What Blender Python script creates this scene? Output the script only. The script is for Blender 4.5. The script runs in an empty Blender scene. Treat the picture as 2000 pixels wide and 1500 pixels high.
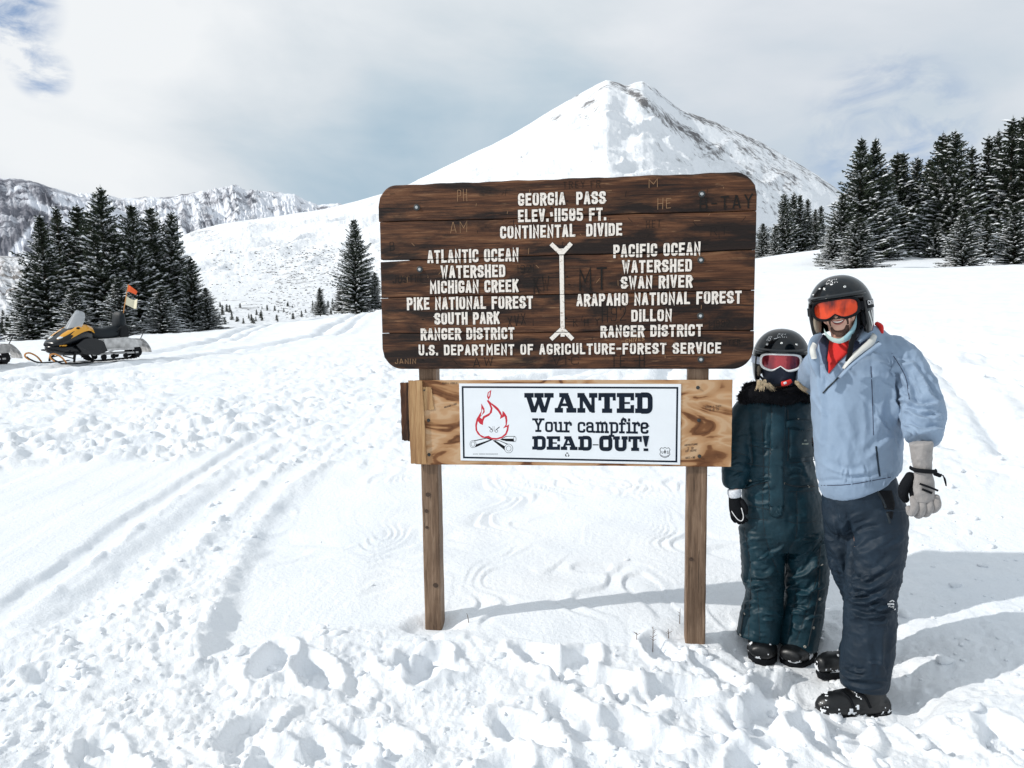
import bpy, bmesh, math, random
import numpy as np
from mathutils import Vector, Matrix
from mathutils.bvhtree import BVHTree
from mathutils.geometry import tessellate_polygon

R_ = math.radians
random.seed(7)
rng = np.random.default_rng(7)
scene = bpy.context.scene
COL = scene.collection

# ------------------------------------------------------------------ camera
CAM_H = 1.65
PITCH, ROLL, FPX = R_(5.4), R_(-0.7), 1444.0
CAMR = Matrix.Rotation(R_(90) - PITCH, 3, 'X') @ Matrix.Rotation(ROLL, 3, 'Z')
CAMP = Vector((0, 0, CAM_H))
cd = bpy.data.cameras.new('camera')
cam = bpy.data.objects.new('camera', cd)
COL.objects.link(cam)
cam.matrix_world = Matrix.Translation(CAMP) @ CAMR.to_4x4()
cd.sensor_width = 36.0
cd.lens = 36.0 * FPX / 2000.0
cd.clip_start = 0.05
cd.clip_end = 40000
scene.camera = cam

# ------------------------------------------------------------------ light
SUN_EL = R_(33)
SDIR = Vector((1.0, 0.20, 0)).normalized()          # the way the light travels over the ground
sd = bpy.data.lights.new('sun', 'SUN')
sun = bpy.data.objects.new('sun', sd)
COL.objects.link(sun)
ldir = Vector((SDIR.x * math.cos(SUN_EL), SDIR.y * math.cos(SUN_EL), -math.sin(SUN_EL)))
sun.rotation_euler = ldir.to_track_quat('-Z', 'Y').to_euler()
sd.energy = 2.8
sd.angle = R_(0.55)
sd.color = (1.0, 0.965, 0.91)

world = bpy.data.worlds.new('World')
scene.world = world
world.use_nodes = True
wt = world.node_tree
wt.nodes.clear()


def N(t, typ, **kw):
    n = t.nodes.new(typ)
    for k, v in kw.items():
        if k.startswith('i_'):
            key = k[2:]
            n.inputs[int(key) if key.isdigit() else key.replace('_', ' ')].default_value = v
        else:
            setattr(n, k, v)
    return n


def math_(t, op, a, b=None, c=None, clamp=False):
    n = t.nodes.new('ShaderNodeMath')
    n.operation = op
    n.use_clamp = clamp
    for i, v in enumerate((a, b, c)):
        if v is None:
            continue
        if isinstance(v, (int, float)):
            n.inputs[i].default_value = v
        else:
            t.links.new(v, n.inputs[i])
    return n.outputs[0]


def mix_(t, f, a, b, blend='MIX'):
    n = t.nodes.new('ShaderNodeMix')
    n.data_type = 'RGBA'
    n.blend_type = blend
    for i, v in ((0, f), (6, a), (7, b)):
        if isinstance(v, (int, float)):
            n.inputs[i].default_value = v
        elif isinstance(v, tuple):
            n.inputs[i].default_value = (*v[:3], 1)
        else:
            t.links.new(v, n.inputs[i])
    return n.outputs[2]


def ramp_(t, f, stops, interp='LINEAR'):
    n = t.nodes.new('ShaderNodeValToRGB')
    cr = n.color_ramp
    cr.interpolation = interp
    while len(cr.elements) < len(stops):
        cr.elements.new(0.5)
    for e, (p, c) in zip(cr.elements, stops):
        e.position = p
        e.color = (c, c, c, 1) if isinstance(c, (int, float)) else (*c[:3], 1)
    t.links.new(f, n.inputs[0])
    return n.outputs[0]


def noise_(t, vec, scale, detail=4, rough=0.5, dist=0.0, lac=2.0):
    n = t.nodes.new('ShaderNodeTexNoise')
    n.inputs['Scale'].default_value = scale
    n.inputs['Detail'].default_value = detail
    n.inputs['Roughness'].default_value = rough
    n.inputs['Distortion'].default_value = dist
    n.inputs['Lacunarity'].default_value = lac
    if vec is not None:
        t.links.new(vec, n.inputs['Vector'])
    return n.outputs[0]


def map_(t, vec, scale=(1, 1, 1), loc=(0, 0, 0), rot=(0, 0, 0)):
    n = t.nodes.new('ShaderNodeMapping')
    n.inputs['Scale'].default_value = scale
    n.inputs['Location'].default_value = loc
    n.inputs['Rotation'].default_value = rot
    t.links.new(vec, n.inputs['Vector'])
    return n.outputs[0]


def pixdir(px, py):
    return (CAMR @ Vector(((px - 1000) / FPX, (750 - py) / FPX, -1))).normalized()


def at(px, py, Y):
    """the point at world depth Y that the photograph shows at this pixel"""
    d = CAMR @ Vector(((px - 1000) / FPX, (750 - py) / FPX, -1))
    return CAMP + d * (Y / d.y)


tc = N(wt, 'ShaderNodeTexCoord')
sky = N(wt, 'ShaderNodeTexSky', sky_type='NISHITA', sun_disc=False)
sky.sun_elevation = SUN_EL
sky.sun_rotation = math.atan2(-SDIR.x, -SDIR.y)
sky.altitude = 3500
dirv = tc.outputs['Generated']
# clouds: a thin overcast deck with a few blue gaps, laid out on the sky directions
c1 = noise_(wt, map_(wt, dirv, (1.2, 1.2, 2.6), (3.1, 1.7, 0.4)), 2.0, 6, 0.52, 0.35)
c2 = noise_(wt, map_(wt, dirv, (1.0, 1.0, 2.2), (7.3, 2.2, 1.1)), 9.0, 6, 0.6, 0.8)


def blob(px, py, inner, outer):
    d = pixdir(px, py)
    n = wt.nodes.new('ShaderNodeVectorMath')
    n.operation = 'DOT_PRODUCT'
    n.inputs[1].default_value = d
    wt.links.new(dirv, n.inputs[0])
    m = wt.nodes.new('ShaderNodeMapRange')
    m.interpolation_type = 'SMOOTHSTEP'
    m.inputs['From Min'].default_value = math.cos(R_(outer))
    m.inputs['From Max'].default_value = math.cos(R_(inner))
    wt.links.new(n.outputs['Value'], m.inputs['Value'])
    return m.outputs[0]


bright = math_(wt, 'ADD', math_(wt, 'MULTIPLY', blob(170, 230, 2, 19), 0.34), math_(wt, 'MULTIPLY', blob(700, 60, 1, 17), 0.16))
bright = math_(wt, 'ADD', bright, math_(wt, 'MULTIPLY', blob(1900, 130, 2, 14), 0.10))
dark = math_(wt, 'ADD', math_(wt, 'MULTIPLY', blob(620, 330, 1, 13), 0.34), math_(wt, 'MULTIPLY', blob(1560, 260, 2, 15), 0.20))
dark = math_(wt, 'ADD', dark, math_(wt, 'MULTIPLY', blob(1000, 170, 1, 13), 0.20))
cv = math_(wt, 'ADD', math_(wt, 'MULTIPLY_ADD', math_(wt, 'SUBTRACT', c1, 0.5), 1.7, 0.52), math_(wt, 'SUBTRACT', bright, dark))
ccol = ramp_(wt, cv, [(0.05, (3.9, 5.2, 6.25)), (0.30, (5.3, 6.25, 7.0)), (0.50, (6.5, 7.1, 7.6)), (0.72, (7.6, 8.0, 8.35)), (0.95, (8.5, 8.75, 8.95))])
# slightly mauve cloud towards the top right
ccol = mix_(wt, math_(wt, 'MULTIPLY', blob(1650, 60, 2, 20), 0.35), ccol, (6.5, 6.8, 7.5))
gap = math_(wt, 'ADD', math_(wt, 'MULTIPLY', blob(-30, -15, 0.5, 4.4), 1.0), math_(wt, 'MULTIPLY', blob(80, 138, 0.2, 2.0), .8))
gap = math_(wt, 'ADD', gap, math_(wt, 'MULTIPLY', blob(1735, 270, 0.3, 6.5), 0.55))
gap = math_(wt, 'MULTIPLY', gap, math_(wt, 'MULTIPLY_ADD', c2, 5.5, -2.2, clamp=True), clamp=True)
blue = mix_(wt, 0.5, sky.outputs[0], (1.9, 3.6, 6.6))
wcol = mix_(wt, gap, ccol, blue)
bg = N(wt, 'ShaderNodeBackground')
bg.inputs['Strength'].default_value = 0.100
wt.links.new(wcol, bg.inputs['Color'])
wo = N(wt, 'ShaderNodeOutputWorld')
wt.links.new(bg.outputs[0], wo.inputs[0])

vs = scene.view_settings
vs.view_transform = 'Standard'
vs.look = 'None'
vs.exposure = 0.06
vs.gamma = 1.0
vs.use_curve_mapping = False
scene.cycles.max_bounces = 7
scene.cycles.diffuse_bounces = 4
scene.cycles.transparent_max_bounces = 8

# ------------------------------------------------------------------ helpers


def tag(o, label=None, cat=None, group=None, kind=None):
    if label: o['label'] = label
    if cat: o['category'] = cat
    if group: o['group'] = group
    if kind: o['kind'] = kind
    return o


def thing(name, loc, label, cat, group=None):
    o = bpy.data.objects.new(name, None)
    COL.objects.link(o)
    o.location = loc
    o.empty_display_size = 0.2
    return tag(o, label, cat, group)


def mesh_from(name, verts, faces, smooth=True):
    me = bpy.data.meshes.new(name)
    me.from_pydata([tuple(v) for v in verts], [], [tuple(f) for f in faces])
    if smooth:
        me.polygons.foreach_set('use_smooth', [True] * len(me.polygons))
    me.update()
    return me


def link(name, me, mat, parent=None, matrix=None, world_verts=True):
    """mesh in world coordinates hung under its thing"""
    if mat is not None:
        me.materials.clear()
        me.materials.append(mat)
    o = bpy.data.objects.new(name, me)
    COL.objects.link(o)
    if matrix is not None:
        o.matrix_basis = matrix
    if parent is not None:
        o.parent = parent
        if world_verts:
            off = Vector(parent.location)
            p = parent.parent
            o.matrix_parent_inverse = Matrix.Translation(-off) if parent.type == 'EMPTY' else Matrix.Identity(4)
    return o


def part(name, verts, faces, mat, parent=None, smooth=True, matrix=None):
    return link(name, mesh_from(name, verts, faces, smooth), mat, parent, matrix)


def grid_mesh(name, V, nr, nc, wrap=False, smooth=True):
    """V: (nr*nc,3) array"""
    me = bpy.data.meshes.new(name)
    r = np.arange(nr - 1)[:, None]
    c = np.arange(nc if wrap else nc - 1)[None, :]
    a = r * nc + c
    b = r * nc + (c + 1) % nc
    F = np.stack([a, b, b + nc, a + nc], -1).reshape(-1, 4)
    me.vertices.add(len(V))
    me.vertices.foreach_set('co', np.asarray(V, dtype=np.float32).ravel())
    me.loops.add(F.size)
    me.loops.foreach_set('vertex_index', F.astype(np.int32).ravel())
    me.polygons.add(len(F))
    me.polygons.foreach_set('loop_start', np.arange(0, F.size, 4, dtype=np.int32))
    me.polygons.foreach_set('loop_total', np.full(len(F), 4, dtype=np.int32))
    me.polygons.foreach_set('use_smooth', np.full(len(F), smooth))
    me.update(calc_edges=True)
    me.validate()
    return me


def attr(me, name, vals):
    a = me.attributes.new(name, 'FLOAT', 'POINT')
    a.data.foreach_set('value', np.asarray(vals, dtype=np.float32))


class MB:
    """collects shapes into one mesh"""
    def __init__(s): s.v, s.f = [], []

    def add(s, v, f):
        n = len(s.v)
        s.v += [tuple(p) for p in v]
        s.f += [tuple(i + n for i in q) for q in f]
        return s

    def box(s, c, d, m=None):
        x, y, z = (i / 2 for i in d)
        v = [Vector((sx * x, sy * y, sz * z)) for sz in (-1, 1) for sy in (-1, 1) for sx in (-1, 1)]
        v = [(m @ p if m else p) + Vector(c) for p in v]
        return s.add(v, [(0, 2, 3, 1), (4, 5, 7, 6), (0, 1, 5, 4), (2, 6, 7, 3), (0, 4, 6, 2), (1, 3, 7, 5)])

    def tube(s, pts, rad, ref=(0, 1, 0), seg=12, sub=1, cap=0.5):
        v, f = tube(pts, rad, ref, seg, sub, cap)
        return s.add(v, f)

    def build(s, name, mat, parent=None, smooth=True):
        return part(name, s.v, s.f, mat, parent, smooth)


def catmull(P, k):
    P = np.asarray(P, float)
    if k <= 1 or len(P) < 3:
        if k <= 1: return P
    Q = np.vstack([2 * P[0] - P[1], P, 2 * P[-1] - P[-2]])
    out = []
    for i in range(1, len(Q) - 2):
        for t in np.arange(k) / k:
            a, b, c, d = Q[i - 1], Q[i], Q[i + 1], Q[i + 2]
            out.append(0.5 * (2 * b + (c - a) * t + (2 * a - 5 * b + 4 * c - d) * t ** 2 + (3 * b - a - 3 * c + d) * t ** 3))
    out.append(Q[-2])
    return np.array(out)


def tube(pts, rad, ref=(0, 1, 0), seg=16, sub=1, cap=0.5):
    """tapered closed tube; rad: numbers or (side, other) pairs; cap: roundness of the ends"""
    pts = [Vector(p) for p in pts]
    if isinstance(rad, (int, float)): rad = [rad] * len(pts)
    rad = [(r, r) if isinstance(r, (int, float)) else tuple(r) for r in rad]
    D = np.array([(*p, *r) for p, r in zip(pts, rad)])
    D = catmull(D, sub)
    P = [Vector(r[:3]) for r in D]
    ref = Vector(ref)
    rings = []
    n = len(P)
    for i in range(n):
        t = (P[min(i + 1, n - 1)] - P[max(i - 1, 0)])
        t = t.normalized() if t.length > 1e-9 else Vector((0, 0, 1))
        s = t.cross(ref)
        s = s.normalized() if s.length > 1e-4 else Vector((1, 0, 0))
        o = s.cross(t).normalized()
        rings.append((P[i], s, o, max(D[i, 3], 1e-4), max(D[i, 4], 1e-4), t))
    if cap > 0:
        c0, s, o, a, b, t = rings[0]
        e = min(a, b) * cap
        pre = [(c0 - t * e * math.sin(q), s, o, a * math.cos(q), b * math.cos(q), t) for q in (1.25, 0.8, 0.4)]
        c1_, s, o, a, b, t = rings[-1]
        e = min(a, b) * cap
        post = [(c1_ + t * e * math.sin(q), s, o, a * math.cos(q), b * math.cos(q), t) for q in (0.4, 0.8, 1.25)]
        rings = pre + rings + post
    v, f = [], []
    for c, s, o, a, b, t in rings:
        for k in range(seg):
            q = 2 * math.pi * k / seg
            v.append(c + s * (a * math.cos(q)) + o * (b * math.sin(q)))
    for i in range(len(rings) - 1):
        for k in range(seg):
            k2 = (k + 1) % seg
            f.append((i * seg + k, i * seg + k2, (i + 1) * seg + k2, (i + 1) * seg + k))
    f.append(tuple(range(seg - 1, -1, -1)))
    m = (len(rings) - 1) * seg
    f.append(tuple(m + k for k in range(seg)))
    return v, f


def ptube(ctrl, seg=24, sub=5, cap=0.5, ref=(0, 1, 0)):
    """ctrl: (px, py, Y, radius in photo pixels, depth radius in metres)"""
    pts = [at(c[0], c[1], c[2]) for c in ctrl]
    rad = []
    for c in ctrl:
        a = c[3] * c[2] / FPX
        rad.append((a, c[4] if len(c) > 4 else a))
    return tube(pts, rad, ref, seg, sub, cap)


def ellipsoid(c, r, m=None, nu=20, nv=12):
    v, f = [], []
    for i in range(nv + 1):
        th = math.pi * i / nv
        for j in range(nu):
            ph = 2 * math.pi * j / nu
            p = Vector((r[0] * math.sin(th) * math.cos(ph), r[1] * math.sin(th) * math.sin(ph), r[2] * math.cos(th)))
            v.append((m @ p if m else p) + Vector(c))
    for i in range(nv):
        for j in range(nu):
            f.append((i * nu + j, (i + 1) * nu + j, (i + 1) * nu + (j + 1) % nu, i * nu + (j + 1) % nu))
    return v, f


def evaluated(me, mods):
    o = bpy.data.objects.new('tmp', me)
    COL.objects.link(o)
    for typ, kw in mods:
        m = o.modifiers.new('m', typ)
        for k, v in kw.items(): setattr(m, k, v)
    dg = bpy.context.evaluated_depsgraph_get()
    dg.update()
    out = bpy.data.meshes.new_from_object(o.evaluated_get(dg))
    bpy.data.objects.remove(o)
    return out


def remesh(mb, voxel=0.008, smooth=6, fac=0.5):
    me = mesh_from('raw', mb.v, mb.f)
    out = evaluated(me, [('REMESH', dict(mode='VOXEL', voxel_size=voxel, use_smooth_shade=True)),
                         ('SMOOTH', dict(factor=fac, iterations=smooth))])
    bpy.data.meshes.remove(me)
    out.polygons.foreach_set('use_smooth', [True] * len(out.polygons))
    return out


def get_vn(me):
    n = len(me.vertices)
    V = np.empty(n * 3, np.float32); me.vertices.foreach_get('co', V)
    Nn = np.empty(n * 3, np.float32); me.vertices.foreach_get('normal', Nn)
    return V.reshape(-1, 3).astype(float), Nn.reshape(-1, 3).astype(float)


def set_v(me, V):
    me.vertices.foreach_set('co', V.astype(np.float32).ravel())
    me.update()


CR = np.array(CAMR)
def project(V):
    """world points -> photo pixels (for laying out folds and seams on clothes)"""
    d = (V - np.array(CAMP)) @ CR
    return 1000 + FPX * d[:, 0] / -d[:, 2], 750 - FPX * d[:, 1] / -d[:, 2]


def bvh_of(me):
    return BVHTree.FromPolygons([v.co.copy() for v in me.vertices], [tuple(p.vertices) for p in me.polygons])


# ---- noise in numpy
def _h(ix, iy, iz, seed):
    n = (ix * 374761393 + iy * 668265263 + iz * 2147483647 + seed * 974634777) & 0xffffffff
    n = ((n ^ (n >> 13)) * 1274126177) & 0xffffffff
    n = ((n ^ (n >> 16)) * 2246822519) & 0xffffffff
    return ((n ^ (n >> 13)) & 0xffffff) / float(0xffffff)


def vn(x, y, z=None, seed=0):
    x = np.asarray(x, float); y = np.asarray(y, float)
    z = np.zeros_like(x) if z is None else np.asarray(z, float)
    xi, yi, zi = (np.floor(q).astype(np.int64) for q in (x, y, z))
    fx, fy, fz = x - xi, y - yi, z - zi
    fx, fy, fz = (q * q * q * (q * (q * 6 - 15) + 10) for q in (fx, fy, fz))
    def L(a, b, t): return a + (b - a) * t
    flat = not np.any(fz)
    r = []
    for dz in ((0,) if flat else (0, 1)):
        a = L(_h(xi, yi, zi + dz, seed), _h(xi + 1, yi, zi + dz, seed), fx)
        b = L(_h(xi, yi + 1, zi + dz, seed), _h(xi + 1, yi + 1, zi + dz, seed), fx)
        r.append(L(a, b, fy))
    return (r[0] if flat else L(r[0], r[1], fz)) * 2 - 1


def fbm(x, y, z=None, octv=4, gain=0.5, lac=2.03, seed=0, ridged=False):
    s = 0; a = 1.0; tot = 0
    for i in range(octv):
        q = vn(x * lac ** i + 13.7 * i, y * lac ** i + 7.1 * i, None if z is None else z * lac ** i, seed + i)
        if ridged: q = 1 - 2 * np.abs(q)
        s = s + a * q; tot += a; a *= gain
    return s / tot


def worley(x, y, seed=0, jit=0.9):
    xi = np.floor(x).astype(np.int64); yi = np.floor(y).astype(np.int64)
    f1 = np.full(x.shape, 9.0); f2 = np.full(x.shape, 9.0); cid = np.zeros(x.shape)
    for dx in (-1, 0, 1):
        for dy in (-1, 0, 1):
            cx, cy = xi + dx, yi + dy
            z0 = np.zeros_like(cx)
            px = cx + 0.5 + jit * (_h(cx, cy, z0, seed) - 0.5)
            py = cy + 0.5 + jit * (_h(cx, cy, z0 + 1, seed) - 0.5)
            d = np.hypot(x - px, y - py)
            m = d < f1
            f2 = np.where(m, f1, np.minimum(f2, d))
            cid = np.where(m, _h(cx, cy, z0 + 2, seed), cid)
            f1 = np.where(m, d, f1)
    return f1, f2, cid


def sstep(a, b, x):
    t = np.clip((x - a) / (b - a), 0, 1)
    return t * t * (3 - 2 * t)


def segdist(px, py, line):
    """distance to a polyline, and the signed side"""
    best = np.full(px.shape, 1e9); side = np.zeros(px.shape); run = np.zeros(px.shape); L = 0
    for (x0, y0), (x1, y1) in zip(line[:-1], line[1:]):
        dx, dy = x1 - x0, y1 - y0
        l = math.hypot(dx, dy)
        t = np.clip(((px - x0) * dx + (py - y0) * dy) / (l * l), 0, 1)
        d = np.hypot(px - x0 - t * dx, py - y0 - t * dy)
        m = d < best
        best = np.where(m, d, best)
        side = np.where(m, np.sign((px - x0) * dy - (py - y0) * dx), side)
        run = np.where(m, L + t * l, run)
        L += l
    return best, side, run, L


def inpoly(px, py, poly, soft):
    inside = np.zeros(px.shape, bool)
    n = len(poly)
    for i in range(n):
        x0, y0 = poly[i]; x1, y1 = poly[(i + 1) % n]
        c = ((y0 > py) != (y1 > py)) & (px < (x1 - x0) * (py - y0) / (y1 - y0 + 1e-12) + x0)
        inside ^= c
    d, _, _, _ = segdist(px, py, poly + [poly[0]])
    return sstep(-soft, soft, np.where(inside, d, -d))


# ------------------------------------------------------------------ materials
MATS = {}


def mat(name, col, rough=0.6, metal=0.0, var=0.0, vscale=8.0, bump=0.0, bscale=60.0, spec=0.5, coat=0.0, sheen=0.0, trans=0.0, detail=4, col2=None, stretch=(1, 1, 1), croughness=0.1):
    if name in MATS: return MATS[name]
    m = bpy.data.materials.new(name)
    m.use_nodes = True
    t = m.node_tree
    b = t.nodes['Principled BSDF']
    b.inputs['Roughness'].default_value = rough
    b.inputs['Metallic'].default_value = metal
    b.inputs['Specular IOR Level'].default_value = spec
    b.inputs['Coat Weight'].default_value = coat
    b.inputs['Coat Roughness'].default_value = croughness
    b.inputs['Sheen Weight'].default_value = sheen
    b.inputs['Transmission Weight'].default_value = trans
    tcn = t.nodes.new('ShaderNodeTexCoord')
    vec = map_(t, tcn.outputs['Object'], stretch)
    if var > 0 or col2:
        f = noise_(t, vec, vscale, detail, 0.6)
        lo = tuple(c * (1 - var) for c in col) if not col2 else col2
        hi = tuple(min(1, c * (1 + var)) for c in col) if not col2 else col
        c = ramp_(t, f, [(0.32, lo), (0.68, hi)])
        t.links.new(c, b.inputs['Base Color'])
    else:
        b.inputs['Base Color'].default_value = (*col, 1)
    if bump > 0:
        f2 = noise_(t, vec, bscale, 5, 0.6)
        bn = t.nodes.new('ShaderNodeBump')
        bn.inputs['Strength'].default_value = 1.0
        bn.inputs['Distance'].default_value = bump
        t.links.new(f2, bn.inputs['Height'])
        t.links.new(bn.outputs[0], b.inputs['Normal'])
    MATS[name] = m
    return m


def snow_mat():
    m = bpy.data.materials.new('snow'); m.use_nodes = True
    t = m.node_tree; b = t.nodes['Principled BSDF']
    tcn = t.nodes.new('ShaderNodeTexCoord'); v = tcn.outputs['Object']
    f = noise_(t, v, 0.9, 5, 0.6)
    c = ramp_(t, f, [(0.3, (0.80, 0.835, 0.88)), (0.7, (0.88, 0.895, 0.915))])
    t.links.new(c, b.inputs['Base Color'])
    b.inputs['Roughness'].default_value = 0.75
    b.inputs['Specular IOR Level'].default_value = 0.25
    n1 = noise_(t, v, 32, 6, 0.65)
    n2 = noise_(t, v, 190, 3, 0.6)
    s = math_(t, 'MULTIPLY_ADD', n2, 0.18, n1)
    bn = t.nodes.new('ShaderNodeBump')
    bn.inputs['Strength'].default_value = 0.8
    bn.inputs['Distance'].default_value = 0.012
    t.links.new(s, bn.inputs['Height'])
    t.links.new(bn.outputs[0], b.inputs['Normal'])
    return m


def mountain_mat(name, snow, rock, rock2, speck=0.035, streak=(1, 1, 0.35)):
    m = bpy.data.materials.new(name); m.use_nodes = True
    t = m.node_tree; b = t.nodes['Principled BSDF']
    tcn = t.nodes.new('ShaderNodeTexCoord'); v = tcn.outputs['Object']
    at_ = t.nodes.new('ShaderNodeAttribute'); at_.attribute_name = 'rock'
    f1 = noise_(t, map_(t, v, streak), speck, 8, 0.68)
    f2 = noise_(t, v, speck * 0.22, 5, 0.6)
    s = math_(t, 'MULTIPLY_ADD', f2, 0.45, math_(t, 'MULTIPLY', f1, 0.75))
    # threshold moves with the rock attribute
    s = math_(t, 'MULTIPLY_ADD', math_(t, 'SUBTRACT', s, 0.6), 2.3, 0.6)
    k = math_(t, 'SUBTRACT', math_(t, 'ADD', s, at_.outputs['Fac']), 1.08)
    mask = math_(t, 'MULTIPLY', k, 3.2, clamp=True)
    rc = ramp_(t, noise_(t, v, speck * 2.5, 5, 0.7), [(0.3, rock), (0.7, rock2)])
    t.links.new(mix_(t, mask, snow, rc), b.inputs['Base Color'])
    b.inputs['Roughness'].default_value = 0.9
    b.inputs['Specular IOR Level'].default_value = 0.1
    bn = t.nodes.new('ShaderNodeBump')
    bn.inputs['Strength'].default_value = 0.7
    bn.inputs['Distance'].default_value = 6
    t.links.new(f1, bn.inputs['Height'])
    t.links.new(bn.outputs[0], b.inputs['Normal'])
    return m


SNOW = snow_mat()
# ------------------------------------------------------------------ terrain
def az_of(px, py=610):
    d = pixdir(px, py)
    return math.atan2(d.x, d.y)

TD = [0.0, 2.0, 3.6, 8, 18, 28, 42, 60, 80, 140, 260]
TP = [-2600, -600, 0, 420, 750, 1100, 1480, 1700, 2000, 2600, 4600]
TZ = {
    -2600: [0, 0, 0, .1, .3, .5, .5, 0, -1, -4, -14],
    -600: [0, 0, 0, .16, .5, .62, .5, -.4, -2, -9, -30],
    0:    [0, 0, 0.0, .16, .53, .70, .66, -.4, -2.0, -9, -30],
    420:  [0, 0, 0.0, .18, .60, .88, 1.0, .6, -.8, -6, -24],
    750:  [0, 0, 0.0, .20, .72, 1.20, 1.85, 2.15, 1.7, -3, -15],
    1100: [0, 0, 0.0, .25, .85, 1.6, 2.7, 3.7, 4.3, 4, -4],
    1480: [0, 0, -.03, .30, 1.05, 1.9, 3.0, 4.5, 6.3, 11.2, 12],
    1700: [0, 0, -.06, .32, 1.20, 2.0, 3.1, 4.4, 5.8, 13, 18],
    2000: [0, 0, -.04, .30, 1.20, 2.0, 3.0, 4.1, 5.6, 12, 17],
    2600: [0, 0, 0, .2, 1.0, 1.8, 2.6, 3.8, 5, 8, 12],
    4600: [0, 0, 0, .2, .8, 1.4, 2, 3, 4, 7, 12],
}
_az = np.array([az_of(p) if -3000 < p < 5000 else 0 for p in TP])
_tl = np.log(np.array(TD) + 1.5)
_A = np.linspace(-math.pi, math.pi, 721)
_T = np.linspace(_tl[0], _tl[-1], 200)
_tab = np.array([np.interp(_T, _tl, TZ[p]) for p in TP])
_tab = np.array([np.interp(_A, _az, _tab[:, j]) for j in range(len(_T))]).T
def _blur(a, n, ax):
    k = np.hanning(2 * n + 3)[1:-1]; k /= k.sum()
    pad = [(n, n) if i == ax else (0, 0) for i in range(2)]
    return np.apply_along_axis(lambda r: np.convolve(r, k, 'valid'), ax, np.pad(a, pad, mode='edge'))
_tab = _blur(_blur(_tab, 5, 1), 8, 0)


def gz(x, y):
    """smooth lie of the land"""
    x = np.asarray(x, float); y = np.asarray(y, float)
    a = np.arctan2(x, y); t = np.log(np.hypot(x, y) + 1.5)
    ia = np.clip((a + math.pi) / (2 * math.pi) * 720, 0, 719.999); it = np.clip((t - _T[0]) / (_T[1] - _T[0]), 0, 198.999)
    i0 = ia.astype(int); j0 = it.astype(int); fa = ia - i0; ft = it - j0
    g = _tab
    return (g[i0, j0] * (1 - fa) + g[i0 + 1, j0] * fa) * (1 - ft) + (g[i0, j0 + 1] * (1 - fa) + g[i0 + 1, j0 + 1] * fa) * ft


def to_px(x, y):
    V = np.stack([x, y, gz(x, y)], -1).reshape(-1, 3)
    V[:, 1] = np.maximum(V[:, 1], 0.35)
    px, py = project(V)
    return px.reshape(x.shape), py.reshape(x.shape)


def w2(px, py):
    """ground point under a photo pixel, by iteration on the smooth land"""
    d = pixdir(px, py)
    t = 3.0
    z = 0.0
    for _ in range(40):
        t = min(300, (z - CAM_H) / min(d.z, -1e-3))
        p = CAMP + d * t
        z = z * 0.5 + 0.5 * float(gz(p.x, p.y))
    return (p.x, p.y)


RUT_A = [w2(*p) for p in [(560, 832), (470, 872), (370, 940), (250, 1015), (190, 1062), (80, 1140), (-120, 1270)]]
RUT_B = [w2(*p) for p in [(610, 862), (540, 890), (455, 945), (380, 1010), (320, 1060), (220, 1140), (80, 1260)]]
EDGE_C = [w2(*p) for p in [(640, 905), (560, 955), (500, 1040), (455, 1120), (420, 1200), (385, 1290)]]
POLY_SMOOTH = [w2(*p) for p in [(650, 915), (900, 925), (1350, 930), (1500, 960), (1700, 1000), (1790, 1090), (1700, 1170), (1450, 1200), (1360, 1235), (1140, 1262), (1000, 1255), (860, 1228), (700, 1215), (560, 1232), (405, 1275), (460, 1120), (520, 1010)]]
POLY_SWATH = [w2(*p) for p in [(600, 845), (480, 900), (350, 1020), (240, 1100), (60, 1230), (-200, 1330), (-500, 1250), (-300, 1000), (0, 915), (250, 895), (330, 905), (470, 862)]]
TRACKS = [[w2(*p) for p in q] for q in [
    [(1608, 503), (1570, 512), (1545, 528), (1535, 560), (1545, 590), (1600, 625), (1750, 655), (2050, 680)],
    [(1600, 505), (1558, 515), (1528, 532), (1508, 570), (1500, 620), (1540, 670), (1700, 720), (2050, 760)],
    [(1590, 507), (1540, 517), (1510, 535), (1490, 575), (1440, 640), (1300, 700), (1000, 760)],
    [(-100, 735), (200, 700), (420, 672), (620, 640), (760, 618)], [(-100, 765), (220, 722), (440, 690), (640, 655), (780, 630)],
    [(1750, 560), (1900, 585), (2100, 600)], [(1450, 700), (1700, 690), (2050, 700)]]]
STEPS = []
_rs = random.Random(3)
for cx, cy, n, s in [(1250, 1300, 5, .55), (900, 1350, 6, .8), (500, 1400, 6, .9), (200, 1380, 5, .8), (1750, 1440, 4, .5), (1400, 1420, 5, .6), (1550, 1330, 4, .35), (720, 1460, 5, .7)]:
    bx, by = w2(cx, cy)
    for _ in range(n):
        STEPS.append((bx + _rs.uniform(-s, s), by + _rs.uniform(-s * .5, s * .5), _rs.uniform(0, 3.1), _rs.uniform(.035, .075)))


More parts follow.
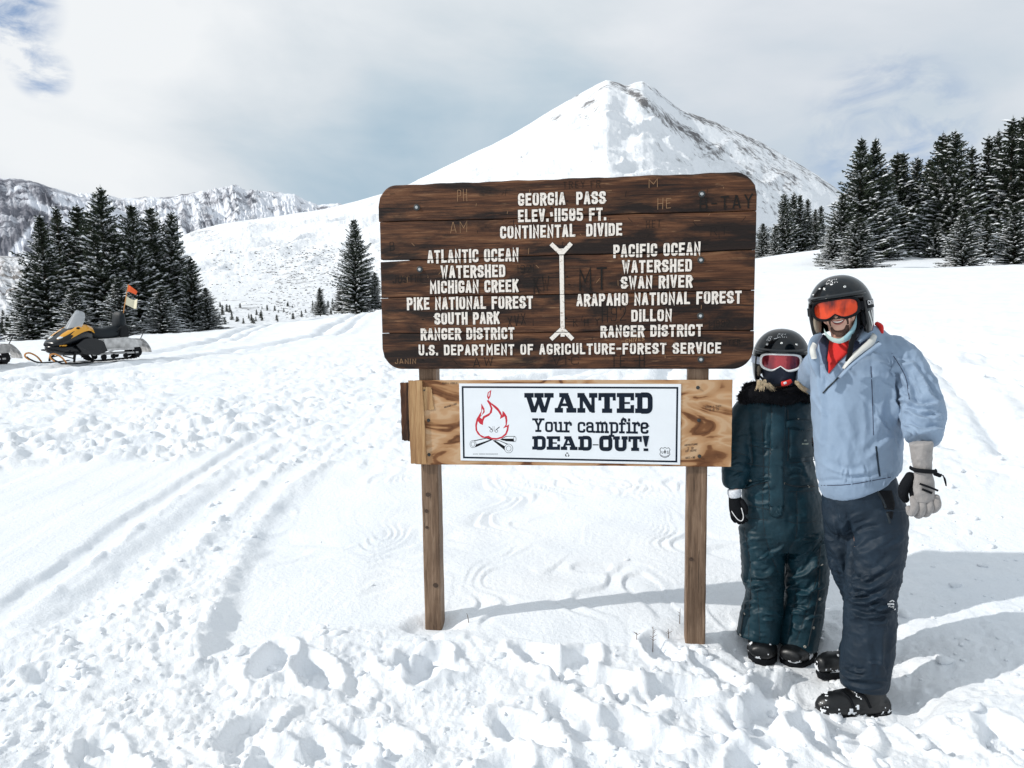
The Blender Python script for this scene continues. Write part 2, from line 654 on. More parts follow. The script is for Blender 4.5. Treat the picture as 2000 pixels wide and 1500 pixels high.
def detail(x, y):
    r = np.hypot(x, y)
    sm = inpoly(x, y, POLY_SMOOTH, 0.10)
    sw = inpoly(x, y, POLY_SWATH, 0.12)
    # wobble coordinates for broken outlines
    wx = x + 0.10 * fbm(x * 3, y * 3, octv=3, seed=5)
    wy = y + 0.10 * fbm(x * 3 + 9, y * 3, octv=3, seed=8)
    px, py = to_px(x, y)
    near = sstep(7.5, 4.0, r)
    rough_mid = sstep(6.0, 8.0, r) * sstep(24, 13, r) * (0.35 + 0.65 * sstep(-0.35, 0.3, fbm(x * .23, y * .23, octv=3, seed=20)))
    rough_near = near
    # the trampled belt in the foreground and the churned strip left of the sign
    lumps = fbm(wx * 3.1, wy * 3.1, octv=5, gain=0.55, seed=31)
    bill = 1 - 2 * np.abs(fbm(wx * 4.3, wy * 4.3, octv=4, gain=0.5, seed=44))
    bill2 = np.abs(fbm(wx * 9.5, wy * 9.5, octv=3, gain=0.55, seed=47))
    f1, f2, cid = worley(wx * 5.0, wy * 5.0, seed=3)
    ch = np.clip((f2 - f1) * 2.6, 0, 1) * np.where(cid > 0.45, cid, 0.0)
    g1, g2, gid = worley(wx * 11, wy * 11, seed=9)
    ch2 = np.clip((g2 - g1) * 3.0, 0, 1) * np.where(gid > 0.62, gid, 0.0)
    k1, k2, kid = worley(wx * 23, wy * 23, seed=12)
    ch3 = np.clip((k2 - k1) * 3.0, 0, 1) * np.where(kid > 0.6, kid, 0.0)
    fine = fbm(x * 26, y * 26, octv=3, gain=0.6, seed=51)
    rdg = np.abs(fbm(wx * 6.1 + .4 * fine, wy * 6.1, octv=4, gain=.6, seed=48))
    rdg2 = fbm(x * 15 + 2 * lumps, y * 15, octv=3, gain=.6, seed=49, ridged=True) * .6
    patch = 0.35 + 0.65 * sstep(-0.3, 0.35, fbm(x * 1.1 + 3, y * 1.1, octv=3, seed=60))
    patch2 = 0.4 + 0.6 * sstep(-0.25, 0.3, fbm(x * 2.2 + 8, y * 2.2, octv=3, seed=61))
    churn = 0.037 * lumps - 0.014 * bill2 + 0.024 * ch * patch2 + 0.019 * ch2 * patch + 0.013 * ch3 * patch + 0.0070 * fine - 0.020 * rdg * patch + 0.011 * rdg2
    h = .80 * churn * (1 - sm) * (1 - sw) * rough_near
    # right side of the near field is calmer
    h *= 1 - 0.72 * sstep(1750, 1950, px) * sstep(1300, 1150, py)
    mid = 0.055 * fbm(wx * 1.3, wy * 1.3, octv=4, gain=0.55, seed=71) + 0.075 * ch * 0.8 + 0.05 * np.abs(lumps) + 0.03 * ch2 + 0.012 * fine
    m1, m2, mid_c = worley(wx * 2.2 + .3 * lumps, wy * 2.2, seed=19)
    mid = mid + 0.09 * np.clip((m2 - m1) * 1.8, 0, 1) * np.where(mid_c > 0.6, mid_c, 0)
    h = h + mid * rough_mid * (1 - 0.9 * sw) * (1 - 0.95 * sm)
    # far field: packed trail lines running up to the right
    far = sstep(14, 26, r)
    h = h + far * (0.05 * fbm(x * .22, y * .5, octv=5, gain=0.55, seed=80) + 0.02 * fbm(x * 1.1, y * 2.6, octv=3, seed=81) * sstep(90, 40, r))
    h = h + .30 * fbm(x * .11, y * .11, octv=3, seed=86) * sstep(45, 62, r) * sstep(110, 90, r) * (x > 20)
    gro = fbm((x * .9 - y * .35) * .3, (x * .12 + y) * 2.3 , octv=3, gain=0.6, seed=83)
    h = h + 0.075 * gro * sstep(12, 17, r) * sstep(70, 40, r)
    for ln in TRACKS:
        d, sd_, run, L = segdist(x, y, ln)
        k = .35 + r * .012
        d = d + .2 * fbm(x * .5, y * .5, octv=2, seed=120)
        h = h - .075 * (1 + r * .03) * np.exp(-((np.abs(d) - k * .5) / (k * .22)) ** 2) * (r > 8) + .05 * np.exp(-((np.abs(d) - k * 1.1) / (k * .3)) ** 2) * (r > 8)
    # smooth wind crust with sastrugi steps
    big = 0.030 * fbm(x * 1.1, y * 1.3, octv=3, seed=90)
    q = fbm(x * 1.25 + .45 * fbm(x * 1.5, y * 1.8, octv=2, seed=95), y * .62 + .6, octv=3, gain=0.34, seed=91)
    tq = q * 8.0
    fr = tq - np.floor(tq)
    strength = sstep(-0.1, 0.35, fbm(x * 1.6, y * 1.6, octv=2, seed=97))
    ter = (np.floor(tq) + sstep(0.80, 1.0, fr) - tq) * 0.020 * (0.15 + strength)
    tq2 = q * 31; fr2 = tq2 - np.floor(tq2)
    ter2 = (np.floor(tq2) + sstep(0.7, 1.0, fr2) - tq2) * 0.0008 * sstep(0.1, 0.4, fbm(x * 1.3 + 4, y * 1.3, octv=2, seed=98))
    h = h + (big + ter + ter2 + 0.0008 * fine) * np.maximum(sm, 0.0) * sstep(9, 6, r)
    h = h + (big + ter * .4) * sstep(1750, 1950, px) * sstep(1300, 1150, py) * near
    # crest of the hollow behind the foreground belt
    h = h - 0.035 * sm * near
    # packed swath: long parallel grooves
    d, sd_, run, L = segdist(x, y, RUT_A)
    h = h + sw * (0.006 * fbm(d * sd_ * 9, run * .35, octv=3, seed=101) + 0.010 * fbm(d * sd_ * 2.2, run * .2, octv=2, seed=102)) * sstep(12, 9, r)
    for line, wdt, dep, sd0 in ((RUT_A, .11, .040, 1), (RUT_B, .20, .050, 2)):
        d, sd_, run, L = segdist(x, y, line)
        wob = d + 0.035 * fbm(x * 6, y * 6, octv=3, seed=110 + sd0)
        fade = sstep(0, .8, run) * sstep(0, .5, L - run)
        h = h - dep * sstep(wdt * 1.15, wdt * .3, wob) * fade
        h = h + dep * .55 * np.exp(-((wob - wdt * 1.35) / .06) ** 2) * fade * (sd_ < 0) * (0.6 + .8 * np.abs(lumps) + 1.0 * ch)
    # hard edge between the crust and the churned strip
    d, sd_, run, L = segdist(x, y, EDGE_C)
    h = h + 0.035 * np.exp(-(d / .07) ** 2) * (0.6 + 0.5 * lumps)
    # boot prints
    for bx, by, an, dep in STEPS:
        ca, sa = math.cos(an), math.sin(an)
        u = ((x - bx) * ca + (y - by) * sa) / .17; v = (-(x - bx) * sa + (y - by) * ca) / .085
        e = np.hypot(u, v) + .22 * lumps
        h = h - dep * sstep(1.05, .7, e) + dep * .35 * np.exp(-((e - 1.3) / .22) ** 2)
    return h


def ground_z(x, y):
    x = np.atleast_1d(np.asarray(x, float)); y = np.atleast_1d(np.asarray(y, float))
    z = settle(x, y, gz(x, y) + detail(x, y) - TRAMPLE(x, y))
    return z


_MF = [(at(1660, 1385, 3.17).x, 3.17), (at(1618, 1300, 3.49).x, 3.49), (at(1488, 1270, 3.66).x, 3.66), (at(1556, 1280, 3.64).x, 3.64), (at(1700, 1360, 3.3).x, 3.3)]


# where feet and posts meet the snow: (x, y, level, radius)
PADS = []
for _px, _py, _Y, _r in [(1660, 1399, 3.17, .25), (1618, 1317, 3.49, .17), (1488, 1291, 3.66, .16), (1552, 1297, 3.64, .16), (1640, 1397, 3.05, .16), (1700, 1399, 3.10, .2),
                         (847, 1242, 3.84, .13), (1358, 1264, 3.68, .13)]:
    _p = at(_px, _py, _Y)
    PADS.append((_p.x, _p.y, _p.z - (.016 if _px > 1590 else (.004 if _px > 1400 else -.012)), _r))


def settle(x, y, z):
    for cx, cy, zt, r in PADS:
        d = np.hypot((x - cx), (y - cy) * 1.15) / r
        w = sstep(1.5, .65, d)
        z = z * (1 - w) + (zt + .004 + .25 * (z - zt) * (np.abs(z - zt) < .03)) * w
    return z


def TRAMPLE(x, y):
    """where the two people and the posts stand the snow is trodden down"""
    h = 0
    cx, cy = at(1570, 1300, 3.5).x, 3.48
    h = 0.085 * sstep(1.0, .25, np.hypot((x - cx) / .85, (y - cy) / .62))
    for fx, fy in _MF:
        h = h + 0.012 * np.exp(-(((x - fx) / .16) ** 2 + ((y - fy) / .10) ** 2))
    return h


def build_ground():
    a1 = np.radians(np.arange(-41, 41.01, 0.125))
    a0 = np.radians(np.arange(-180, -41, 3.0)); a2 = np.radians(np.arange(44, 180, 3.0))
    A = np.concatenate([a0, a1, a2])
    rr = [0.25, .5, .8, 1.1]
    r = 1.35
    while r < 260:
        rr.append(r)
        k = 0.0046 if r < 6 else (0.0062 if r < 16 else (0.011 if r < 60 else 0.03))
        r *= 1 + k
    rr += [290, 340, 420, 560]
    Rr = np.array(rr)
    AA, RR = np.meshgrid(A, Rr)
    X = RR * np.sin(AA); Y = RR * np.cos(AA)
    Z = gz(X, Y)
    Z = Z - np.maximum(0, RR - 255) * 0.12
    fine = (np.abs(AA) < np.radians(50)) & (RR > 1.0)
    D = np.zeros_like(Z)
    D[fine] = detail(X[fine], Y[fine]) - TRAMPLE(X[fine], Y[fine])
    # keep the far coarse cells calm
    D = np.where(RR > 200, 0, D)
    # drift banked against each post
    Z = settle(X, Y, Z + D)
    V = np.stack([X, Y, Z], -1).reshape(-1, 3)
    me = grid_mesh('snow_ground', V, len(Rr), len(A), wrap=True)
    o = link('snow_ground', me, SNOW)
    tag(o, 'churned and wind packed snow field rising to the right', kind='structure')
    return o


build_ground()

# loose clods thrown up on the trampled belt
def build_clods():
    base = bmesh.new(); bmesh.ops.create_icosphere(base, subdivisions=2, radius=1.0)
    bv = np.array([v.co[:] for v in base.verts]); bf = [[v.index for v in f.verts] for f in base.faces]
    base.free()
    r_ = np.random.default_rng(11)
    pts = []
    while len(pts) < 1000:
        px, py = r_.uniform(-40, 2040), r_.uniform(730, 1520)
        if py < 900 and r_.random() < .45: continue
        pts.append((px, py))
    P = np.array([w2(*p) for p in pts])
    sm = inpoly(P[:, 0], P[:, 1], POLY_SMOOTH, .1); sw = inpoly(P[:, 0], P[:, 1], POLY_SWATH, .1)
    keep = r_.random(len(P)) < np.where((sm > .4) | (sw > .4), 0.05, 1.0)
    P = P[keep]
    ex = []
    for bx_, by_ in ((847, 1240), (1358, 1262), (1490, 1296), (1620, 1320), (1660, 1402)):
        c_ = at(bx_, by_, 3.84 if bx_ == 847 else (3.68 if bx_ == 1358 else (3.64 if bx_ == 1490 else (3.47 if bx_ == 1620 else 3.15))))
        for _ in range(9): ex.append((c_.x + r_.uniform(-.13, .13), c_.y + r_.uniform(-.12, -.03)))
    P = np.vstack([P, ex])
    Z = ground_z(P[:, 0], P[:, 1])
    VV = []; FF = []
    n = 0
    F0 = np.array(bf)
    for (x, y), z in zip(P, Z):
        d = math.hypot(x, y)
        s = (0.006 + 0.024 * r_.random() ** 4) * (1.0 if d < 6 else 1.0 + .12 * (d - 6))
        s = min(s, .12)
        sc = s * np.array([r_.uniform(.8, 1.7), r_.uniform(.8, 1.5), r_.uniform(.5, 1.0)])
        q = bv * (1 + .38 * vn(bv[:, 0] * 1.7 + x * 31, bv[:, 1] * 1.7 + y * 17, bv[:, 2] * 1.7, seed=5)[:, None])
        a = r_.uniform(0, 6.28)
        q = q * sc
        q = np.stack([q[:, 0] * math.cos(a) - q[:, 1] * math.sin(a), q[:, 0] * math.sin(a) + q[:, 1] * math.cos(a), q[:, 2]], -1)
        VV.append(q + np.array([x, y, z + sc[2] * .1])); FF.append(F0 + n); n += len(bv)
    me = mesh_from('snow_clods', np.vstack(VV), np.vstack(FF))
    tag(link('snow_clods', me, SNOW), 'loose clods of snow scattered over the churned field', kind='stuff')


build_clods()


# ------------------------------------------------------------------ mountains
def mountain(name, sil, Rf, r0, front_py, mat_, nazi=600, nr=150, p=1.25, amp=18, gully=0.0, seed=0, rockf=None, rib=None, label=None, sharp=6):
    """sil: skyline (px, py); Rf(px): ridge distance; r0: distance of the foot; heights fall behind the ridge"""
    az = []; sl = []
    for px, py in sil:
        d = pixdir(px, py); az.append(math.atan2(d.x, d.y)); sl.append(d.z / math.hypot(d.x, d.y))
    A = np.linspace(az[0], az[-1], nazi)
    PX = np.interp(A, az, [s[0] for s in sil])
    S = np.interp(A, az, sl)
    k = np.hanning(sharp + 2)[1:-1]; k /= k.sum()
    S = np.convolve(np.pad(S, (len(k) // 2, len(k) - 1 - len(k) // 2), mode='edge'), k, 'valid')
    Rg = np.array([Rf(q) for q in PX])
    ZR = CAM_H + S * Rg
    d0 = [pixdir(q, front_py) for q in PX]
    S0 = np.array([d.z / math.hypot(d.x, d.y) for d in d0])
    Z0 = CAM_H + S0 * r0
    T = np.concatenate([np.linspace(0, 1, int(nr * .8)) ** .9, np.linspace(1, 1.5, int(nr * .2) + 1)[1:]])
    AA, TT = np.meshgrid(A, T)
    RR = r0 + (Rg[None, :] - r0) * TT
    front = TT <= 1
    prof = np.where(front, TT ** p, 1 - (TT - 1) * 1.6)
    Z = Z0 + (ZR - Z0) * prof
    X = RR * np.sin(AA); Y = RR * np.cos(AA)
    PXX = np.broadcast_to(PX, AA.shape)
    edge = np.clip(1 - TT, 0, 1)
    sc = 1.0 / (Rg.mean() * .06)
    n1 = fbm(X * sc, Y * sc, octv=6, gain=.55, seed=seed)
    rel = sstep(0, .18, edge) * .85 + .15
    Z = Z + amp * n1 * rel * sstep(.2, .8, TT) + .16 * amp * fbm(X * sc * 9, Y * sc * 9, octv=4, gain=.6, seed=seed + 60) * sstep(0, .3, TT) * rel
    if gully:
        g = np.abs(fbm(AA * Rg.mean() * sc * 5.5 + n1 * .8, edge * 1.6, octv=4, gain=.6, seed=seed + 5))
        Z = Z - gully * g * rel
    if rib is not None:
        Z = Z + rib(PXX, edge, RR)
    V = np.stack([X, Y, Z], -1).reshape(-1, 3)
    me = grid_mesh(name, V, len(T), nazi)
    ppx, ppy = project(V)
    rock = rockf(ppx, ppy, edge.ravel(), n1.ravel()) if rockf else np.zeros(len(V))
    attr(me, 'rock', rock)
    o = link(name, me, mat_)
    tag(o, label, kind='structure')
    return o


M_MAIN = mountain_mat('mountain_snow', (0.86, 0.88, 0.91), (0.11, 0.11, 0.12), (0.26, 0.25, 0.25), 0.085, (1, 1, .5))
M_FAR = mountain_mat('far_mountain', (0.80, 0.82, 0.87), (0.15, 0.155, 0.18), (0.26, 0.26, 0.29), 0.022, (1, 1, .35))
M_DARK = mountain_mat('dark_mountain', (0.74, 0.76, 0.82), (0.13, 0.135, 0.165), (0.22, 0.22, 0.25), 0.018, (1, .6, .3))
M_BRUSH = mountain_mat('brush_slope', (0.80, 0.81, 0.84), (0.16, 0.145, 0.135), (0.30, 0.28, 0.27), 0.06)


def rock_main(px, py, edge, n):
    r = np.full(px.shape, 0.08)
    # dark bands running down the right flank from the summit
    band = [(1196, 160), (1235, 180), (1290, 225), (1345, 262), (1400, 300)]
    d, s, run, L = segdist(px, py, band)
    r = np.maximum(r, .70 * np.exp(-(d / (10 + .06 * run)) ** 2))
    band = [(1250, 158), (1275, 172), (1330, 212), (1400, 245), (1450, 290), (1520, 330), (1555, 345)]
    d, s, run, L = segdist(px, py, band)
    r = np.maximum(r, .56 * np.exp(-(d / (10 + .05 * run)) ** 2))
    band = [(1330, 215), (1400, 248), (1480, 278), (1550, 320), (1600, 348), (1640, 375)]
    d, s, run, L = segdist(px, py, band)
    r = np.maximum(r, .60 * np.exp(-(d / 15) ** 2))
    for cx, cy, sx, sy, a in [(1150, 205, 34, 34, .62), (1180, 170, 40, 9, .5), (1085, 225, 24, 18, .56), (1120, 190, 30, 10, .5), (1020, 320, 8, 30, .38), (1150, 320, 9, 32, .36), (1290, 265, 14, 40, .50), (1500, 345, 130, 45, .53), (1470, 390, 100, 60, .45), (1400, 290, 60, 30, .50), (1560, 400, 80, 40, .36),
                              (1340, 310, 60, 22, .40), (590, 545, 130, 60, .46), (480, 600, 120, 40, .36), (650, 520, 60, 50, .40), (450, 425, 120, 12, .42), (380, 455, 70, 10, .55), (560, 480, 160, 40, .28), (1060, 260, 12, 12, .3)]:
        r = np.maximum(r, a * np.exp(-(((px - cx) / sx) ** 2 + ((py - cy) / sy) ** 2) * .8))
    return r + .10 * n


def rib_main(px, edge, R):
    # right of the rib that comes down from the summit towards the viewer the face turns away
    c = 1188 + 330 * edge ** .8
    s = np.clip((px - c) / 110, 0, 1)
    g = np.clip((px - (1060 + 0 * edge)) / 90, -1, 1)
    return -95 * s * sstep(0, .35, edge) * sstep(1, .6, edge) - 16 * np.abs(vn(px / 60. + edge * 9, edge * 14, seed=77)) * sstep(.02, .2, edge) * sstep(.9, .5, edge)


SIL_MAIN = [(300, 492), (340, 468), (380, 450), (430, 438), (480, 430), (560, 420), (640, 406), (700, 391), (760, 373), (800, 359), (900, 311), (1000, 262), (1080, 214), (1130, 184), (1165, 163), (1184, 154), (1200, 158), (1225, 166), (1240, 160), (1255, 158), (1275, 170), (1300, 193), (1325, 212), (1350, 222), (1400, 240), (1440, 258), (1480, 274), (1520, 297), (1560, 320), (1600, 344), (1640, 374), (1700, 420), (1800, 470), (2000, 505), (2400, 540)]
mountain('main_peak', SIL_MAIN, lambda q: 1500 + 500 * abs(q - 1190) / 600, 260, 640, M_MAIN, 1100, 190, 1.22, 20, 0, 3, rock_main, rib_main, 'snow covered pyramid peak with rocky right flank', sharp=4)


def rock_far(px, py, e, n):
    r = .47 + .10 * n
    r = r + .08 * np.exp(-((px - 460) / 60) ** 2) * (py < 440) + .08 * np.exp(-((px - 400) / 70) ** 2)
    return r + .08 * np.sin(px / 7.0)


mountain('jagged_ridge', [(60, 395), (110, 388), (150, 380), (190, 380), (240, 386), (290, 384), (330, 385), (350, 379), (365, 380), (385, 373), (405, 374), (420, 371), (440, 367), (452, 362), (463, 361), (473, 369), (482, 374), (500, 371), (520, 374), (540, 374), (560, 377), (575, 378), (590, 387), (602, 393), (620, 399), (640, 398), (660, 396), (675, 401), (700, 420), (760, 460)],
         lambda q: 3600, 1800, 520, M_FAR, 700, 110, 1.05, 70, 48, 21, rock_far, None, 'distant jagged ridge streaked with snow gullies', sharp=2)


def rock_dark(px, py, e, n):
    r = .78 + .12 * n
    for x0, y0, x1, y1, w in [(75, 430, 20, 500, 6), (60, 395, 150, 440, 7), (110, 385, 200, 440, 8), (140, 470, 80, 510, 6), (30, 480, 60, 510, 5), (150, 400, 260, 450, 9)]:
        d, _, _, _ = segdist(px, py, [(x0, y0), (x1, y1)])
        r = r - .55 * np.exp(-(d / w) ** 2)
    return r - .3 * sstep(120, 260, px)


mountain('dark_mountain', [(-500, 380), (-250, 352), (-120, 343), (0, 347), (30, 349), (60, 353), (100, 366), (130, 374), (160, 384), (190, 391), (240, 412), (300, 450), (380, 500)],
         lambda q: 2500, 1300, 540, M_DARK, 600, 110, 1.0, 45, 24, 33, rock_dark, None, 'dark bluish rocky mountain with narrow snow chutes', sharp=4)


def rock_brush(px, py, e, n):
    return .55 - .30 * sstep(560, 610, py) + .1 * n


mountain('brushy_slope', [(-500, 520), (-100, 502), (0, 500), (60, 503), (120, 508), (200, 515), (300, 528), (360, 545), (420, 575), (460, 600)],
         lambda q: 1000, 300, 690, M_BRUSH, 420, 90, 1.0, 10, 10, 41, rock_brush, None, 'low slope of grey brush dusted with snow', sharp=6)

# the land goes on to the horizon behind and beside the view
V = []; F = []
na = 96
for i, (r, z) in enumerate([(500, -40), (1200, -60), (4000, -60), (12000, -60), (30000, -60)]):
    for k in range(na):
        a = 2 * math.pi * k / na
        V.append((r * math.sin(a), r * math.cos(a), z))
for i in range(4):
    for k in range(na):
        F.append((i * na + k, i * na + (k + 1) % na, (i + 1) * na + (k + 1) % na, (i + 1) * na + k))
tag(part('snow_plain', V, F, SNOW), 'distant snow covered lowland', kind='structure')


# ------------------------------------------------------------------ trees
_dg = bpy.context.evaluated_depsgraph_get()
_dg.update()


def land_at(px, py):
    ok, loc, nrm, i, ob, m = scene.ray_cast(_dg, CAMP, pixdir(px, py), distance=9000)
    return (loc, ob.name) if ok else (None, '')


# small trees scattered on the far hillside: alike, told apart by nothing
rt = random.Random(5)
G4 = 'small spruces dotted over the far hillside'
HILL = []
for _ in range(60):
    px = rt.uniform(428, 660); py = rt.uniform(598, 634) - max(0, (px - 560)) * .12
    HILL.append((px, py, rt.uniform(5, 15) * (1.4 if px < 470 else 1)))
for _ in range(16):
    HILL.append((rt.uniform(0, 34), rt.uniform(622, 656), rt.uniform(12, 26)))
HITS = [(land_at(px, py), px, py, h) for px, py, h in HILL]
BR = []
for _ in range(1000):
    px = rt.gauss(600, 60) if rt.random() < .6 else rt.uniform(400, 740); py = rt.uniform(480, 622)
    BR.append(land_at(px, py))

NEEDLE = mat('needles', (0.062, 0.074, 0.046), 0.75, var=0.5, vscale=2.2, col2=(0.014, 0.025, 0.018), spec=0.2)
BARK = mat('bark', (0.07, 0.05, 0.038), 0.9, var=.3, vscale=20, bump=.01, bscale=30)
BSNOW = mat('branch_snow', (0.86, 0.88, 0.91), 0.8, spec=.2)


def spruce_meshes(seed, H=8.0, Rb=1.75, dens=1.0, snow=1.0, sparse_top=0.0):
    rd = random.Random(seed)
    ph1, ph2 = rd.uniform(0, 6), rd.uniform(0, 6)
    V, F, SV, SF = [], [], [], []

    def blade(p, d, up, L, w):
        s = d.cross(up)
        if s.length < 1e-3: s = Vector((1, 0, 0))
        s.normalize()
        n = len(V)
        m = p + d * L * .45 + up * L * .05
        V.extend([p, m + s * w, p + d * L - up * L * .06, m - s * w])
        F.append((n, n + 1, n + 2, n + 3))

    def pad(p, d, L, w, h):
        s = d.cross(Vector((0, 0, 1)))
        if s.length < 1e-3: s = Vector((1, 0, 0))
        s.normalize()
        n = len(SV)
        for a, b in ((-.5, 0), (-.28, .8), (.15, 1.0), (.5, 0), (.2, -.9), (-.25, -.75)):
            SV.append(p + d * L * (a + rd.uniform(-.08, .08)) + s * w * b * rd.uniform(.7, 1.2) - Vector((0, 0, h * .5)))
        SV.append(p + Vector((0, 0, h)) - d * L * .12)
        SV.append(p + Vector((0, 0, h * .9)) + d * L * .16)
        for k in range(6):
            c = 6 if k in (0, 4, 5) else 7
            SF.append((n + k, n + (k + 1) % 6, n + c))
        SF.append((n + 1, n + 7, n + 6)); SF.append((n + 4, n + 6, n + 7))

    h = .12
    up = Vector((0, 0, 1))
    while h < H - .15:
        t = h / H
        env = Rb * (1 - t) ** .78 * (1.0 + .10 * math.sin(h * 2.1 + seed)) + .06
        if t < .07: env *= .8
        nb = max(4, int((7.5 + 4.5 * (1 - t)) * dens * (1 - sparse_top * t)))
        a0 = rd.uniform(0, 6.28)
        for b in range(nb):
            a = a0 + 6.283 * b / nb + rd.uniform(-.28, .28)
            L = env * rd.uniform(.55, 1.18) * (1 + .24 * math.sin(a * 2 + ph1 + h * 1.3) + .12 * math.sin(a * 5 + h * 3.1 + ph2))
            if rd.random() < .04: L *= 1.2
            el = -0.25 + .75 * t + rd.uniform(-.14, .14)
            d0 = Vector((math.cos(a), math.sin(a), 0))
            n = int(L / .115) + 2
            hz = h + rd.uniform(-.07, .07)
            prev = None
            for k in range(n + 1):
                s_ = k / n
                r = L * s_
                p = d0 * r + Vector((0, 0, hz + r * math.tan(el) + .16 * r * s_))
                if k < n * .22 and L > .5 and rd.random() < .6:
                    prev = p; continue
                dd = (d0 * math.cos(el) + up * math.sin(el + .12)).normalized()
                side = d0.cross(up)
                wl = (.17 + .17 * (1 - s_)) * min(1.0, .45 + L * .5)
                for sg in (-1, 1):
                    dv = (dd * rd.uniform(.5, 1.0) + side * sg * rd.uniform(.6, 1.1) + up * rd.uniform(-.4, .22)).normalized()
                    blade(p, dv, up, wl * rd.uniform(.8, 1.35), rd.uniform(.028, .05))
                dv = (dd + up * rd.uniform(-.2, .5) + side * rd.uniform(-.3, .3)).normalized()
                blade(p, dv, side, wl * rd.uniform(.8, 1.25), rd.uniform(.028, .05))
                if rd.random() < .5:
                    dv = (dd * .4 - up * rd.uniform(.4, .9) + side * rd.uniform(-.6, .6)).normalized()
                    blade(p, dv, side, wl * rd.uniform(.7, 1.1), .04)
                if k > n * .3 and rd.random() < .25 * snow * (1.15 - t) ** 1.3 * (1 + .5 * s_):
                    dp = (dd * Vector((1, 1, .4)) + side * rd.uniform(-.7, .7)).normalized()
                    pad(p + up * .045, dp, rd.uniform(.18, .55), rd.uniform(.04, .12), rd.uniform(.02, .07))
                prev = p
        h += rd.uniform(.10, .17) * (1 + .3 * t)
    # leader
    for k in range(14):
        z = H - .7 + .05 * k
        for q in range(4):
            a = rd.uniform(0, 6.28)
            blade(Vector((0, 0, z)), Vector((math.cos(a), math.sin(a), 1.1)).normalized(), Vector((math.cos(a + 1.5), math.sin(a + 1.5), 0)), .13, .022)
    blade(Vector((0, 0, H - .4)), up, Vector((1, 0, 0)), .62, .02)
    blade(Vector((0, 0, H - .4)), up, Vector((0, 1, 0)), .62, .02)
    crown = mesh_from('crown', V, F, False)
    crown.materials.append(NEEDLE)
    sn = mesh_from('snow_load', SV, SF, True)
    sn.materials.append(BSNOW)
    tv, tf = tube([(0, 0, -.5), (0, 0, H * .4), (0, 0, H - .2)], [.13, .09, .012], (0, 1, 0), 8, 2, 0)
    tr = mesh_from('trunk', tv, tf); tr.materials.append(BARK)
    return crown, sn, tr


VAR = [spruce_meshes(1, 8, 1.95, 1.05, 1.9), spruce_meshes(2, 8, 1.7, 1.0, 1.7), spruce_meshes(3, 8, 2.15, 1.05, 2.2),
       spruce_meshes(4, 8, 1.35, .9, 1.5, .3), spruce_meshes(5, 8, 1.85, 1.0, 2.9), spruce_meshes(6, 8, 1.05, .8, 1.1, .3)]
VLOW = [spruce_meshes(8, 3.0, .75, .6, .25), spruce_meshes(9, 3.0, .95, .6, .5)]


def spruce(px, top, base, Y, var, label, group, wide=1.0, H0=8.0, meshes=None):
    p = at(px, base, Y); q = at(px, top, Y)
    g = float(gz(p.x, p.y)) if group != 'small spruces dotted over the far hillside' else p.z
    z = min(p.z, g + .3) if Y < 100 else p.z
    H = q.z - z
    s = H / H0
    o = thing('spruce_tree', (p.x, p.y, z - .05), label, 'tree', group)
    o.scale = (s * wide, s * wide, s)
    o.rotation_euler = (random.uniform(-.025, .025), random.uniform(-.025, .025), random.uniform(0, 6.28))
    ms = (meshes or VAR)[var]
    for nm, me in zip(('crown', 'snow_load', 'trunk'), ms):
        c = bpy.data.objects.new(nm, me)
        COL.objects.link(c)
        c.parent = o
        if nm == 'snow_load': c['kind'] = 'stuff'
    return o


G1 = 'spruces in the clump behind the snowmobile'
LT = [(208, 364, 664, 40, 0, .92, 'tallest spruce of the left clump, its bare spire above all its neighbours'),
      (100, 418, 662, 39, 1, 1.0, 'slender spruce with blunt top, second from the left edge of the clump'),
      (62, 520, 664, 38.5, 2, 1.15, 'low outermost spruce on the left edge of the clump'),
      (133, 402, 660, 42, 3, 1.1, 'narrow spruce just right of the second one in the left clump'),
      (163, 398, 660, 43, 1, 1.0, 'spruce left of the tallest one, half hidden by it'),
      (182, 410, 655, 44.5, 3, 1.0, 'thin spruce tip pressed against the left of the tallest spruce'),
      (240, 450, 655, 44, 1, 1.0, 'shorter spruce filling the gap right of the tallest one'),
      (276, 398, 660, 40.5, 2, .85, 'broad spruce with pointed top behind the orange pennant'),
      (312, 405, 655, 41.5, 0, .95, 'dense spruce with twin-looking top right of the pennant'),
      (343, 412, 655, 42, 4, .95, 'snowy spruce third from the right of the clump'),
      (378, 500, 648, 41, 1, 1.15, 'lower spruce on the falling right shoulder of the clump'),
      (408, 560, 643, 41, 2, 1.2, 'short outermost spruce at the right end of the clump'),
      (150, 560, 668, 36.5, 4, 1.6, 'short bushy snow-laden spruce at the front of the clump behind the windscreen'),
      (318, 560, 655, 37.5, 4, 1.7, 'short bushy snow-laden spruce at the front of the clump behind the cream flag'),
      (235, 540, 660, 37, 4, 1.5, 'short bushy spruce at the front of the clump behind the backrest')]
for px, top, base, Y, v, w, lab in LT:
    spruce(px, top, base, Y, v, lab, G1, w * 1.08)
spruce(697, 428, 606, 52, 2, 'lone spruce left of the big wooden sign', 'spruces on the crest left of the sign', .95)
spruce(668, 545, 608, 53, 4, 'low spruce shoot at the left foot of the lone spruce', 'spruces on the crest left of the sign', 1.3)
spruce(732, 530, 602, 52, 4, 'low spruce at the right foot of the lone spruce, touching the sign edge', 'spruces on the crest left of the sign', 1.2)
spruce(626, 560, 613, 50, 1, 'small separate spruce a little left of the lone one', 'spruces on the crest left of the sign', 1.35)

